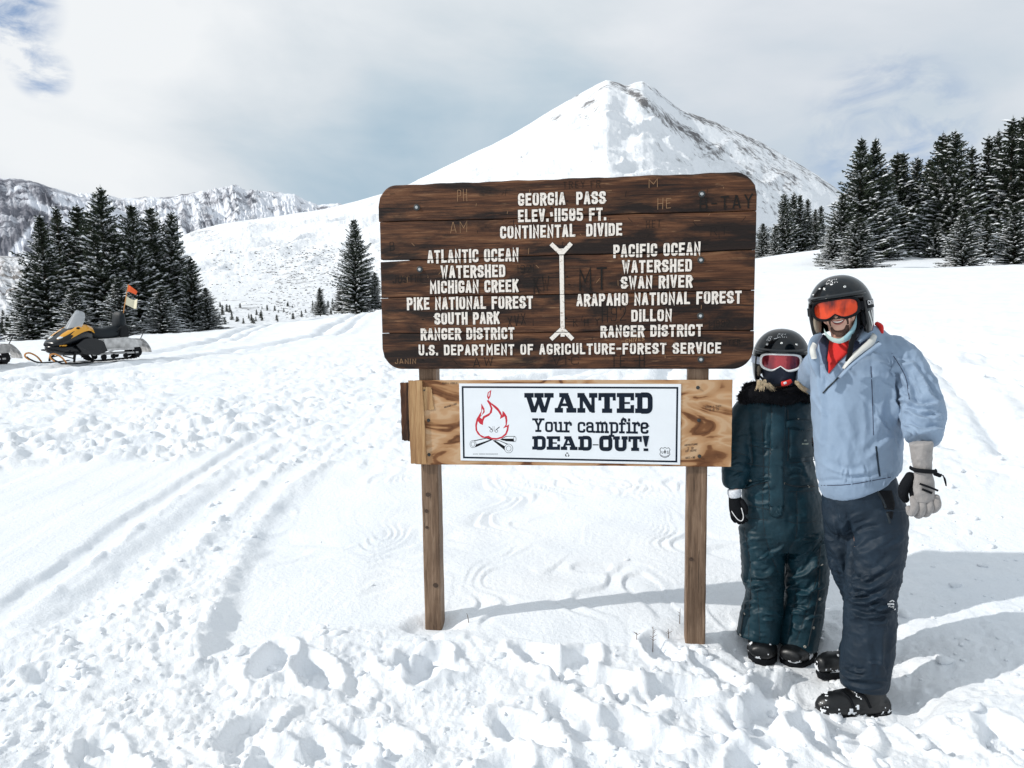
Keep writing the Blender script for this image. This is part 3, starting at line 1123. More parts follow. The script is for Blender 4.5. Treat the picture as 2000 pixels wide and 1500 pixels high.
G2 = 'spruces of the far stand beside the trail'
for px, top, base, Y, v, w, lab in [
        (1490, 436, 512, 142, 2, 1.25, 'low rounded spruce touching the right edge of the wooden sign'),
        (1532, 378, 508, 140, 0, 1.0, 'leftmost tall spruce of the far stand beside the trail'),
        (1548, 376, 508, 144, 1, 1.0, 'highest spruce of the far stand beside the trail'),
        (1563, 380, 506, 141, 3, 1.3, 'third tall spruce of the far stand beside the trail'),
        (1576, 388, 506, 145, 3, 1.2, 'slim pointed spruce right of the three tall ones of the far stand'),
        (1589, 408, 504, 140, 1, 1.1, 'shorter spruce near the right end of the far stand'),
        (1600, 402, 504, 146, 3, 1.3, 'last spruce of the far stand where it meets the near wood'),
        (1515, 440, 510, 139, 4, 1.2, 'short spruce at the left foot of the far stand')]:
    spruce(px, top, base, Y, v, lab, G2, w)
G3 = 'spruces of the wood on the right'
RT = [(1674, 268, 526, 76, 1, .95, 'left one of the twin tall spires at the left end of the right wood'),
      (1700, 272, 524, 77, 0, .85, 'right one of the twin tall spires at the left end of the right wood'),
      (1640, 378, 526, 74, 2, 1.0, 'outermost lower spruce at the left end of the right wood'),
      (1626, 440, 527, 73, 4, 1.3, 'short snow-laden spruce at the very foot of the left end of the right wood'),
      (1722, 330, 520, 79, 4, .9, 'spruce shoulder right of the twin spires'),
      (1741, 298, 520, 84, 1, .95, 'pointed spruce over the snowy gap in the right wood'),
      (1759, 300, 520, 85, 3, 1.2, 'slim spruce right of the pointed one over the gap'),
      (1782, 308, 518, 88, 0, .9, 'blunt spruce set back behind the gap of the right wood'),
      (1804, 312, 518, 86, 2, .8, 'set back rounded spruce left of the double spires'),
      (1831, 260, 526, 78, 1, .95, 'left one of the double spires in the middle of the right wood'),
      (1858, 256, 528, 77, 0, .88, 'right one of the double spires in the middle of the right wood'),
      (1894, 286, 528, 80, 5, 1.2, 'thin bare spire between the double spires and the dead-looking tops'),
      (1918, 267, 528, 82, 3, 1.0, 'reddish narrow top fourth from the right edge of the photo'),
      (1940, 256, 528, 83, 5, 1.1, 'very thin column-like top third from the right edge'),
      (1966, 232, 530, 76, 3, 1.15, 'tallest spruce of the right wood near the photo edge'),
      (1981, 231, 530, 79, 5, 1.4, 'thin twin of the tallest spruce beside the photo edge'),
      (2004, 244, 530, 75, 0, .9, 'spruce cut by the right edge of the photo'),
      (2040, 262, 530, 76, 1, 1.0, 'spruce just beyond the right edge of the photo'),
      (1672, 415, 533, 64, 4, 1.5, 'low bushy snow-laden spruce in front of the twin spires'),
      (1722, 425, 523, 76, 4, 1.4, 'low bushy spruce beside the snowy gap'),
      (1822, 430, 524, 76, 2, 1.3, 'low bushy spruce right of the snowy gap'),
      (1878, 405, 537, 60, 4, 1.3, 'low bushy snow-laden spruce in front of the thin bare spire'),
      (1925, 420, 529, 72, 2, 1.3, 'low bushy spruce in front of the reddish narrow top'),
      (1978, 395, 538, 60, 4, 1.3, 'low bushy snow-laden spruce in front of the tallest spruce'),
      (1776, 380, 515, 92, 1, 1.1, 'medium spruce closing the back of the snowy gap')]
for px, top, base, Y, v, w, lab in RT:
    spruce(px, top, base, Y, v, lab, G3, w * 1.16)


for (p, nm), px, py, h in HITS:
    if p is None or nm in ('snow_ground', 'snow_plain', 'snow_clods'): continue
    H = h * p.y / FPX
    o = thing('spruce_tree', (p.x, p.y, p.z - H * .05), 'small dark spruce dotted on the far snowy hillside', 'tree', G4)
    k = H / 3.0
    o.scale = (k * rt.uniform(.9, 1.3),) * 2 + (k,)
    for nm2, me in zip(('crown', 'snow_load', 'trunk'), VLOW[rt.randrange(2)]):
        c = bpy.data.objects.new(nm2, me); COL.objects.link(c); c.parent = o
        if nm2 == 'snow_load': c['kind'] = 'stuff'
# low brush on the hillside
bv, bf = [], []
for p, nm in BR:
    if p is None or nm != 'main_peak': continue
    s = rt.uniform(.35, .95) * p.y / 900
    for q in range(7):
        a = rt.uniform(0, 6.28); n = len(bv)
        c = p + Vector((rt.uniform(-s, s) * 1.6, rt.uniform(-s, s), 0))
        d = Vector((math.cos(a), math.sin(a), 0))
        bv += [c + d * s * .9 - Vector((0, 0, .3 * s)), c - d * s * .9 - Vector((0, 0, .3 * s)), c + Vector((rt.uniform(-s, s) * .5, 0, s * rt.uniform(.5, 1.3)))]
        bf.append((n, n + 1, n + 2))
tag(part('low_brush', bv, bf, mat('brush', (.06, .055, .05), .9, var=.3), None, False), 'sparse low brush poking through the far snowy hillside', kind='stuff')
# ------------------------------------------------------------------ the wooden sign
SA = R_(8.5)
EU = Vector((math.cos(SA), -math.sin(SA), 0)); EV = Vector((0, 0, 1)); EN = Vector((-math.sin(SA), -math.cos(SA), 0))
SO = Vector((0.26, 3.727, 0))                        # middle of the board's front face, on the ground
FRAME = Matrix((EU, -EN, EV)).transposed().to_4x4(); FRAME.translation = SO   # local x along the board, y into it, z up


def onp(px, py, off=0.0):
    """photo pixel -> (u, v) on the plane `off` metres in front of the board face"""
    d = CAMR @ Vector(((px - 1000) / FPX, (750 - py) / FPX, -1))
    o = SO + EN * off
    t = (o - CAMP).dot(EN) / d.dot(EN)
    p = CAMP + d * t - SO
    return (p.dot(EU), p.z)


def board_mat(name, dark, mid, light, tan, seed=0.0, blot=1.0):
    m = bpy.data.materials.new(name); m.use_nodes = True
    t = m.node_tree; b = t.nodes['Principled BSDF']
    tcn = t.nodes.new('ShaderNodeTexCoord'); oi = t.nodes.new('ShaderNodeObjectInfo')
    add = t.nodes.new('ShaderNodeVectorMath'); add.operation = 'MULTIPLY_ADD'
    t.links.new(oi.outputs['Random'], add.inputs[0]); add.inputs[1].default_value = (3.1, 7.7, .9)
    t.links.new(tcn.outputs['Object'], add.inputs[2])
    v = add.outputs[0]
    grain = noise_(t, map_(t, v, (2.2, 4, 62)), 2.2, 8, 0.68, 0.25)
    gr2 = noise_(t, map_(t, v, (1.3, 3, 15)), 1.7, 6, 0.6, 0.8)
    blo = noise_(t, map_(t, v, (1.5, 2, 5.2), (seed, 0, 0)), 1.35, 6, 0.62, 0.5)
    scr = noise_(t, map_(t, v, (5, 4, 90)), 1.3, 4, 0.6, 1.2)
    base = ramp_(t, math_(t, 'MULTIPLY_ADD', gr2, .55, math_(t, 'MULTIPLY', grain, .45)), [(0.34, dark), (0.47, mid), (0.58, light), (0.72, tan)])
    bm = math_(t, 'MULTIPLY', ramp_(t, blo, [(0.42, 1.0), (0.54, 0.0)]), 0.92 * blot)
    c = mix_(t, bm, base, dark)
    sm_ = math_(t, 'MULTIPLY', ramp_(t, scr, [(0.60, 0.0), (0.74, 1.0)]), ramp_(t, blo, [(0.45, 0.1), (0.62, .75)]))
    c = mix_(t, sm_, c, tan)
    # thin dark checks along the grain
    chk = noise_(t, map_(t, v, (1.4, 3, 55), (5, 0, 2)), 1.9, 3, 0.5, 0.6)
    ck = math_(t, 'MULTIPLY', ramp_(t, chk, [(0.30, 1.0), (0.335, 0.0)]), .85)
    c = mix_(t, ck, c, (0.004, 0.003, 0.002))
    t.links.new(c, b.inputs['Base Color'])
    b.inputs['Roughness'].default_value = 0.62
    b.inputs['Specular IOR Level'].default_value = 0.28
    h = math_(t, 'SUBTRACT', math_(t, 'MULTIPLY_ADD', gr2, .5, grain), math_(t, 'MULTIPLY', ck, .8))
    bn = t.nodes.new('ShaderNodeBump'); bn.inputs['Strength'].default_value = .9; bn.inputs['Distance'].default_value = .004
    t.links.new(h, bn.inputs['Height']); t.links.new(bn.outputs[0], b.inputs['Normal'])
    return m


WOOD = board_mat('stained_board', (0.006, 0.0032, 0.0028), (0.062, 0.0225, 0.0095), (0.145, 0.060, 0.026), (0.34, 0.20, 0.105))
POST = board_mat('weathered_post', (0.075, 0.045, 0.028), (0.17, 0.105, 0.065), (0.27, 0.18, 0.12), (0.40, 0.30, 0.21), 3.0, .45)
PAINT = mat('white_paint', (0.80, 0.735, 0.665), 0.6, spec=.3)
_t = PAINT.node_tree; _tc = _t.nodes.new('ShaderNodeTexCoord')
_c = ramp_(_t, noise_(_t, map_(_t, _tc.outputs['Object'], (1, 1, 1.6)), 75, 5, .65), [(0.33, (.10, .05, .03)), (0.37, (.55, .47, .40)), (0.45, (0.80, 0.735, 0.665)), (0.8, (.84, .79, .73))])
_t.links.new(_c, _t.nodes['Principled BSDF'].inputs['Base Color'])
EDGE_SHADE = mat('edge_stain_shade', (0.012, 0.008, 0.006), 0.9)  # flat dark outline: stain line and the routed edge's shade painted in
CARVE = mat('carved_scratch', (0.006, 0.004, 0.003), 0.95)
SCRATCH = mat('pale_scratch', (0.30, 0.17, 0.085), 0.8)
STEEL = mat('galvanised_steel', (0.50, 0.52, 0.53), 0.38, metal=.75, var=.2, vscale=90)
DKSTEEL = mat('dark_washer', (0.05, 0.055, 0.055), 0.5, metal=.6)

SIGN = thing('wooden_sign', (SO.x, SO.y, 0), 'big dark brown plank sign with white routed letters reading GEORGIA PASS on two posts', 'sign')


def board_obj(name, verts, faces, m, parent, smooth=False):
    """verts in board coordinates (u, depth, v)"""
    o = link(name, mesh_from(name, verts, faces, smooth), m)
    o.matrix_basis = FRAME
    o.parent = parent
    o.matrix_parent_inverse = Matrix.Translation(-Vector(parent.location))
    return o


UL = onp(744, 540)[0]; UR = onp(1474, 540)[0]
VT_L, VT_R = onp(765, 361)[1], onp(1452, 335)[1]
VB_L, VB_R = onp(765, 721)[1], onp(1452, 721)[1]
JOINTS = [((748, 434), (1475, 411)), ((748, 509), (1475, 488)), ((750, 582), (1473, 567)), ((751, 652), (1472, 645))]
CRN = 0.098


def vtop(u): return VT_L + (VT_R - VT_L) * (u - UL) / (UR - UL)
def vbot(u): return VB_L + (VB_R - VB_L) * (u - UL) / (UR - UL)
JL = []
for (a, b) in JOINTS:
    ua, va = onp(*a); ub, vb_ = onp(*b)
    JL.append((ua, va, ub, vb_))
def jv(k, u, ph=0.0):
    ua, va, ub, vb_ = JL[k]
    return va + (vb_ - va) * (u - ua) / (ub - ua) + .0022 * math.sin(u * 5 + k * 2) + .0008 * math.sin(u * 23 + k)
THK = 0.042


def outline(u, top):
    """rounded board corners"""
    e = min(u - UL, UR - u)
    c = CRN - math.sqrt(max(0, CRN ** 2 - (CRN - max(0, min(e, CRN))) ** 2)) if e < CRN else 0
    return (vtop(u) - c) if top else (vbot(u) + c)


def plank(k):
    us = np.concatenate([np.linspace(UL, UL + CRN, 12), np.linspace(UL + CRN, UR - CRN, 60)[1:-1], np.linspace(UR - CRN, UR, 12)])
    gap = .0014 if k != 1 else .0022
    rd = random.Random(k * 5 + 1)
    eL, eR = rd.uniform(-.004, .004), rd.uniform(-.004, .004)
    rows = []
    for u in us:
        t = outline(u, True) if k == 0 else jv(k - 1, u) - gap
        b = outline(u, False) if k == 4 else jv(k, u) + gap
        if k == 1: b += .004 * max(0, 1 - (u - UL) / .16)       # the joint gapes open at the left end
        if k == 2: t -= .004 * max(0, 1 - (u - UL) / .16)
        if k == 0: t += .0016 * math.sin(u * 19) + .0012 * math.sin(u * 47)
        if t < b + .002: t = b + .002
        rows.append((u, t, b))
    off = rd.uniform(-.0015, .0015)
    bev = .007 if k else .012
    V, F = [], []
    for u, t, b in rows:
        uu = u + (eL if u < UL + .01 else (eR if u > UR - .01 else 0))
        bt = .012 if k == 0 else .004; bb = .010 if k == 4 else .004
        prof = [(t, THK), (t, off + bt), (t - bt * .35, off + bt * .3), (t - bt, off), ((t * 2 + b) / 3, off + .0006 * math.sin(u * 31)), ((t + 2 * b) / 3, off + .0006 * math.sin(u * 17)), (b + bb, off), (b + bb * .35, off + bb * .3), (b, off + bb), (b, THK)]
        for v, d in prof: V.append((uu, d, v))
    n = 10
    for i in range(len(rows) - 1):
        for j in range(n):
            F.append((i * n + j, i * n + (j + 1) % n, (i + 1) * n + (j + 1) % n, (i + 1) * n + j))
    F.append(tuple(range(n))[::-1]); F.append(tuple((len(rows) - 1) * n + j for j in range(n)))
    o = board_obj('plank', V, F, WOOD, SIGN)
    return o


for k in range(5): plank(k)
for k in range(4):                                   # tongues that close the joints from behind
    V, F = [], []
    us = np.linspace(UL + (.15 if k == 1 else .03), UR - .012, 24)
    for u in us:
        for dv_, dd in ((-.007, .018), (.007, .018), (.007, .030), (-.007, .030)): V.append((u, dd, jv(k, u) + dv_))
    F = [(i * 4 + j, i * 4 + (j + 1) % 4, (i + 1) * 4 + (j + 1) % 4, (i + 1) * 4 + j) for i in range(len(us) - 1) for j in range(4)] + [(0, 1, 2, 3), tuple(4 * len(us) - 4 + q for q in (3, 2, 1, 0))]
    board_obj('tongue', V, F, mat('dark_tongue', (.006, .004, .003), .9), SIGN)


def ribbon(pts, w, cap=0.0, closed=False):
    """flat stroke of constant width with mitred bends -> 2D verts, quads"""
    P = [Vector((p[0], p[1])) for p in pts]
    if closed: P = P + [P[0]]
    if cap and not closed:
        a = (P[0] - P[1]).normalized() * cap; b = (P[-1] - P[-2]).normalized() * cap
        P[0] = P[0] + a; P[-1] = P[-1] + b
    n = len(P); V = []
    for i in range(n):
        if closed and i in (0, n - 1): d0 = (P[0] - P[n - 2]).normalized(); d1 = (P[1] - P[0]).normalized()
        else:
            d0 = (P[i] - P[i - 1]).normalized() if i > 0 else (P[1] - P[0]).normalized()
            d1 = (P[i + 1] - P[i]).normalized() if i < n - 1 else d0
        m = (d0 + d1)
        m = m.normalized() if m.length > 1e-5 else d0
        nn = Vector((-m.y, m.x)); c = max(.45, m.dot(d0))
        V += [P[i] + nn * w / 2 / c, P[i] - nn * w / 2 / c]
    F = [(2 * i, 2 * i + 1, 2 * i + 3, 2 * i + 2) for i in range(n - 1)]
    return V, F


def rnd(pts, r, seg=4):
    out = [pts[0]]
    for i in range(1, len(pts) - 1):
        p0, p, p1 = (Vector(q) for q in (pts[i - 1], pts[i], pts[i + 1]))
        a = min(r, (p0 - p).length * .5); b = min(r, (p1 - p).length * .5)
        A = p + (p0 - p).normalized() * a; B = p + (p1 - p).normalized() * b
        for k in range(seg + 1):
            t = k / seg
            out.append(tuple(A * (1 - t) ** 2 + p * 2 * t * (1 - t) + B * t * t))
    out.append(pts[-1])
    return [tuple(q) for q in out]


G = {  # strokes on a 4 x 6 grid; 'r' marks rounded bends
    'A': [[(0, 0), (1.75, 6), (2.25, 6), (4, 0)], [(.75, 1.6), (3.25, 1.6)]],
    'B': [[(0, 0), (0, 6)], ['r', (0, 6), (3.7, 6), (3.7, 3.15), (0, 3.15)], ['r', (0, 3.15), (4, 3.15), (4, 0), (0, 0)]],
    'C': [['r', (4, 4.6), (4, 6), (0, 6), (0, 0), (4, 0), (4, 1.4)]],
    'D': [[(0, 0), (0, 6)], ['r', (0, 6), (4, 6), (4, 0), (0, 0)]],
    'E': [[(3.6, 6), (0, 6), (0, 0), (3.6, 0)], [(0, 3.1), (3, 3.1)]],
    'F': [[(3.6, 6), (0, 6), (0, -.3)], [(0, 3.1), (3, 3.1)]],
    'G': [['r', (4, 4.9), (4, 6), (0, 6), (0, 0), (4, 0), (4, 2.5)], [(4, 2.5), (2.6, 2.5)]],
    'H': [[(0, -.3), (0, 6.3)], [(4, -.3), (4, 6.3)], [(0, 3.1), (4, 3.1)]],
    'I': [[(0, -.3), (0, 6.3)]],
    'J': [['r', (3.4, 6.3), (3.4, 0), (0, 0), (0, 1.6)]],
    'K': [[(0, -.3), (0, 6.3)], [(3.8, 6.2), (.4, 2.6)], [(1.5, 3.6), (4, -.2)]],
    'L': [[(0, 6.3), (0, 0), (3.4, 0)]],
    'M': [[(0, -.3), (0, 6.1), (2.4, 2.2), (4.8, 6.1), (4.8, -.3)]],
    'N': [[(0, -.3), (0, 6), (4, 0), (4, 6.3)]],
    'O': [['r', (2, 6), (4, 6), (4, 0), (0, 0), (0, 6), (2, 6)]],
    'P': [[(0, -.3), (0, 6)], ['r', (0, 6), (4, 6), (4, 2.7), (0, 2.7)]],
    'R': [[(0, -.3), (0, 6)], ['r', (0, 6), (4, 6), (4, 3), (0, 3)], [(2.2, 3), (4.1, -.3)]],
    'S': [['r', (3.9, 4.8), (3.9, 6), (0, 6), (0, 3.3), (3.9, 2.7), (3.9, 0), (0, 0), (0, 1.2)]],
    'T': [[(0, 6), (4, 6)], [(2, 6), (2, -.3)]],
    'U': [['r', (0, 6.3), (0, 0), (4, 0), (4, 6.3)]],
    'V': [[(0, 6.3), (1.8, 0), (2.2, 0), (4, 6.3)]],
    'W': [[(0, 6.3), (1.3, 0), (2.7, 4.8), (4.1, 0), (5.4, 6.3)]],
    'X': [[(0, 6.2), (4, -.2)], [(4, 6.2), (0, -.2)]],
    'Y': [[(0, 6.2), (2, 3), (4, 6.2)], [(2, 3), (2, -.3)]],
    '1': [[(0, -.3), (0, 6.3)]],
    '2': [['r', (0, 4.6), (0, 6), (4, 6), (4, 3.4), (0, .4), (0, 0)], [(0, 0), (4, 0)]],
    '5': [[(3.8, 6), (.2, 6), (.1, 3.5)], ['r', (.1, 3.5), (4, 3.6), (4, 0), (0, 0), (0, 1.0)]],
    '8': [['r', (2, 6), (4, 6), (4, 0), (0, 0), (0, 6), (2, 6)], [(0.3, 3.25), (3.7, 3.25)], [(.3, 2.9), (3.7, 2.9)]],
    '9': [['r', (4, 3), (0, 3), (0, 6), (4, 6), (4, 0), (0, 0), (0, 1)]],
    '.': [[(0, -.1), (0, .35)]], '-': [[(0, 3), (2.6, 3)]], '+': [[(0, 3), (2.6, 3)], [(1.3, 4.5), (1.3, 1.5)]], "'": [[(0, 6.2), (0, 5)]],
}
GW = {'I': 0, '1': 0, '.': 0, '-': 2.6, 'M': 4.8, 'W': 5.4, ' ': 1.3, 'L': 3.4, 'E': 3.6, 'F': 3.6, 'J': 3.4, '+': 2.6, "'": 0}


def text_strokes(s, u0, v0, u1, v1, cap, gap=2.75, r=1.5, spacegap=None, jitter=0.0, rd=None):
    x = 0; items = []
    for ch in s:
        w = GW.get(ch, 4)
        for st in G.get(ch, []):
            rr = st[0] == 'r'
            p = st[1:] if rr else st
            if rr: p = rnd(p, r)
            items.append([(q[0] + x, q[1]) for q in p])
        x += w + gap
    W = x - gap
    k = (u1 - u0) / W
    out = []
    for it in items:
        q = []
        for a, b in it:
            jx = jy = 0
            if rd: jx, jy = rd.uniform(-jitter, jitter), rd.uniform(-jitter, jitter)
            q.append((u0 + a * k + jx, v0 + (v1 - v0) * (a / W) + b * cap / 6 + jy))
        out.append(q)
    return out


def joint_gaps(u):
    return [jv(k, u) for k in range(4)]


def flat_strokes(name, strokes, w, m, parent, off, cap=0.5, split=False, step=2e-5):
    """flat paint laid on the board, each stroke a hair above the one before"""
    V, F = [], []
    bm = bmesh.new()
    for i, st in enumerate(strokes):
        v, f = ribbon(st, w, w * cap)
        vs_ = [bm.verts.new((p.x, -off - i * step, p.y)) for p in v]
        for q in f:
            try: bm.faces.new([vs_[k] for k in q])
            except ValueError: pass
    if split:
        um = sum(v.co.x for v in bm.verts) / len(bm.verts)
        vmn = min(v.co.z for v in bm.verts); vmx = max(v.co.z for v in bm.verts)
        for k in range(4):
            ua, va, ub, vb_ = JL[k]
            if not (vmn - .01 < jv(k, um) < vmx + .01): continue
            cutw = (.0009, .0022, .0012, .0018)[k]
            nrm = Vector((-(vb_ - va), 0, ub - ua)).normalized()
            wob = jv(k, um) - (va + (vb_ - va) * (um - ua) / (ub - ua))
            for sg in (1, -1):
                g = bmesh.ops.bisect_plane(bm, geom=bm.verts[:] + bm.edges[:] + bm.faces[:], plane_co=(ua, 0, va + wob + sg * cutw), plane_no=nrm)
            dead = [f for f in bm.faces if abs((f.calc_center_median() - Vector((ua, 0, va + wob))).dot(Vector((nrm.x, 0, nrm.z)))) < cutw]
            bmesh.ops.delete(bm, geom=dead, context='FACES')
    me = bpy.data.meshes.new(name); bm.to_mesh(me); bm.free()
    o = link(name, me, m); o.matrix_basis = FRAME; o.parent = parent
    o.matrix_parent_inverse = Matrix.Translation(-Vector(parent.location))
    return o


LINES = [('GEORGIA  PASS', 1012, 402, 1183, 398, 24), ('ELEV. 11585 FT.', 1012, 434, 1184, 430, 24), ('CONTINENTAL  DIVIDE', 977, 466, 1215, 460, 24),
         ('ATLANTIC OCEAN', 835, 514, 1013, 510, 25), ('WATERSHED', 861, 543, 987, 541, 24), ('MICHIGAN CREEK', 840, 573, 1013, 570, 24),
         ('PIKE NATIONAL FOREST', 795, 605, 1041, 602, 24), ('SOUTH PARK', 849, 634, 976, 632, 23), ('RANGER DISTRICT', 822, 664, 1005, 662, 23),
         ('PACIFIC OCEAN', 1198, 503, 1368, 498, 25), ('WATERSHED', 1215, 533, 1351, 530, 24), ('SWAN RIVER', 1213, 564, 1352, 561, 24),
         ('ARAPAHO NATIONAL FOREST', 1126, 598, 1448, 592, 24), ('DILLON', 1233, 628, 1312, 627, 23), ('RANGER DISTRICT', 1173, 659, 1372, 656, 23),
         ('U.S. DEPARTMENT OF AGRICULTURE-FOREST SERVICE', 818, 694, 1408, 690, 21)]
PXM = 3.70 / FPX
for s, x0, y0, x1, y1, cap in LINES:
    wpx = 4.5 if cap > 22 else 4.0
    a = onp(x0 + wpx / 2, y0 - wpx / 2); b = onp(x1 - wpx / 2, y1 - wpx / 2)
    D_ = SO.y - EU.y * 0 + (a[0] + b[0]) / 2 * EU.y
    k = D_ / FPX
    st = text_strokes(s, a[0], a[1], b[0], b[1], ((cap - wpx) / 1.08 + 1.0) * k, 3.6)
    flat_strokes('lettering_edge_shade', st, wpx * k + .0030, EDGE_SHADE, SIGN, .0010, .5, True, 1.2e-5)
    flat_strokes('lettering', st, wpx * k, PAINT, SIGN, .0024, .5, True, 1.2e-5)
# the divide mark
def pl(pts): return [onp(*p) for p in pts]
dv = [pl([(1096.5, 488), (1099, 655)]), pl([(1078, 478), (1098, 497)]), pl([(1114, 477), (1096, 497)]), pl([(1098, 642), (1078, 661)]), pl([(1098, 642), (1117, 661)])]
flat_strokes('divide_mark_edge_shade', dv, 8.5 * PXM + .004, EDGE_SHADE, SIGN, .0010, .3, True, 1.2e-5)
flat_strokes('divide_mark', dv, 8.2 * PXM, PAINT, SIGN, .0024, .3, True, 1.2e-5)
flat_strokes('paint_dot', [pl([(1077, 417), (1077.5, 420)])], 5 * PXM, PAINT, SIGN, .0026, .5)

# visitors' carvings
rd = random.Random(12)
def carve(s, x0, y0, x1, y1, cap, w, m=CARVE, jit=.0012):
    a = onp(x0, y0); b = onp(x1, y1)
    flat_strokes('carving', text_strokes(s, a[0], a[1], b[0], b[1], cap * PXM, 3.2, 1.5, jitter=jit, rd=rd), w * PXM, m, SIGN, .0009, .5, True, 1e-5)
carve('MT', 1133, 565, 1184, 562, 38, 3.6)
carve('B-TAY', 1368, 411, 1468, 404, 22, 2.9)
carve('JUSTIN', 768, 553, 822, 550, 13, 1.3)
carve('AW', 925, 716, 962, 714, 16, 1.5)
carve('TE  H', 1195, 717, 1258, 715, 22, 1.5)
carve('H92', 1176, 628, 1222, 625, 26, 1.6)
carve('CHIVES', 1222, 669, 1258, 664, 6, 1.1, SCRATCH)
carve('PH', 894, 392, 912, 391, 20, 1.0, SCRATCH)
carve('AM', 880, 455, 912, 452, 20, 1.0, SCRATCH)
carve('B', 762, 490, 770, 489, 17, 1.2)
carve('1921', 1012, 533, 1042, 531, 14, 1.0)
carve('KW', 1043, 572, 1072, 569, 28, 1.8)
carve('M', 1268, 366, 1284, 364, 14, 1.0, SCRATCH)
carve('HE', 1285, 408, 1310, 406, 18, 1.0, SCRATCH)
carve('MET', 1262, 445, 1290, 443, 13, 1.0)
carve('RT', 1388, 460, 1420, 457, 14, .9)
carve('JANIN', 772, 710, 812, 710, 9, 1.0, SCRATCH)
carve('K H Y', 1120, 637, 1170, 634, 12, 1.0)
carve('XVX', 992, 640, 1026, 632, 20, 1.2)
carve('TREY FR', 1100, 368, 1172, 365, 12, 1.0)
carve('L1992', 1385, 640, 1425, 637, 12, 1.0)
carve('HUNTER', 1395, 676, 1445, 673, 9, .9)
carve('VIC', 1080, 712, 1130, 711, 15, 1.0)
ks = []
for _ in range(70):
    x, y = rd.uniform(755, 1460), rd.uniform(368, 715); L = rd.uniform(3, 14); an = rd.choice([0.05, 1.5, 1.4, .9, -.8, 1.6])
    ks.append(pl([(x, y), (x + L * math.cos(an), y - L * math.sin(an))]))
flat_strokes('scratches', ks[:45], .9 * PXM, CARVE, SIGN, .0008, .2, True, 1e-6)
flat_strokes('pale_scratches', ks[45:], .8 * PXM, SCRATCH, SIGN, .0008, .2, True, 1e-6)


def bolt(px, py, parent, r=.0085, wm=DKSTEEL, hm=STEEL, off=0.0, name='bolt'):
    u, v = onp(px, py, off)
    B = MB()
    # washer
    n = 20; V = []
    for d, rr in ((.001, r * 1.9), (-.0015, r * 1.9), (-.0025, r * 1.7), (-.0030, r * .9)):
        for k in range(n):
            a = 6.2832 * k / n
            V.append((u + rr * math.cos(a), d - off, v + rr * math.sin(a)))
    F = [(i * n + k, i * n + (k + 1) % n, (i + 1) * n + (k + 1) % n, (i + 1) * n + k) for i in range(3) for k in range(n)] + [tuple(3 * n + k for k in range(n))]
    w = board_obj(name, V, F, wm, parent)
    V = []; n = 6
    for d, rr in ((-.002, r), (-.0075, r), (-.0090, r * .8)):
        for k in range(n):
            a = 6.2832 * k / n + .3
            V.append((u + rr * math.cos(a), d - off, v + rr * math.sin(a)))
    F = [(i * n + k, i * n + (k + 1) % n, (i + 1) * n + (k + 1) % n, (i + 1) * n + k) for i in range(2) for k in range(n)] + [tuple(2 * n + k for k in range(n))]
    h = link('bolt_head', mesh_from('bolt_head', V, F, False), hm)
    h.parent = w


for p in [(814, 405), (820, 526), (1371, 379), (1369, 508), (1368, 617), (1369, 702)]:
    bolt(*p, SIGN)
# little holes and knots
for p in [(1108, 393), (1077, 405), (1080, 432), (1108, 540), (1112, 556), (1106, 622), (1112, 702), (826, 703), (826, 624), (1165, 418)]:
    u, v = onp(*p)
    V = [(u, -.0011, v)] + [(u + (.004 + .002 * rd.random()) * math.cos(q), -.0011, v + (.003 + .002 * rd.random()) * math.sin(q)) for q in np.linspace(0, 6.28, 9)[:-1]]
    board_obj('nail_hole', V, [(0, 1 + k, 1 + (k + 1) % 8) for k in range(8)], CARVE, SIGN)


def post(x_top, y_top, x_bot, y_bot, wpx, rdseed):
    """square timber let into the snow"""
    off = -THK - .001
    ut, vt = onp(x_top, 420, off); ub, vb_ = onp(x_bot, y_bot, off)
    w = wpx * 3.75 / FPX
    V, F = [], []
    rr = random.Random(rdseed)
    ch = .007
    prof = [(-w / 2 + ch, 0), (w / 2 - ch, 0), (w / 2, ch), (w / 2, w - ch), (w / 2 - ch, w), (-w / 2 + ch, w), (-w / 2, w - ch), (-w / 2, ch)]
    zs = np.concatenate([np.linspace(-.55, vb_, 4), np.linspace(vb_, vt, 34)[1:]])
    for z in zs:
        u = ub + (ut - ub) * (z - vb_) / (vt - vb_)
        for k, (a, d) in enumerate(prof):
            V.append((u + a + rr.uniform(-.0008, .0008), d - off + rr.uniform(-.0008, .0008), z))
    n = 8
    for i in range(len(zs) - 1):
        for k in range(n):
            F.append((i * n + k, i * n + (k + 1) % n, (i + 1) * n + (k + 1) % n, (i + 1) * n + k))
    F.append(tuple((len(zs) - 1) * n + k for k in range(n)))
    # grain must run upright: rotate the object so that its x axis is vertical
    Rm = Matrix(((0, 0, 1), (0, 1, 0), (-1, 0, 0))).to_4x4()      # maps (u,d,v) -> (v,d,-u)
    V2 = [Rm @ Vector(p) for p in V]
    o = link('post', mesh_from('post', V2, F, False), POST)
    o.matrix_basis = FRAME @ Rm.inverted()
    o.parent = SIGN
    o.matrix_parent_inverse = Matrix.Translation(-Vector(SIGN.location))
    me = o.data
    return o


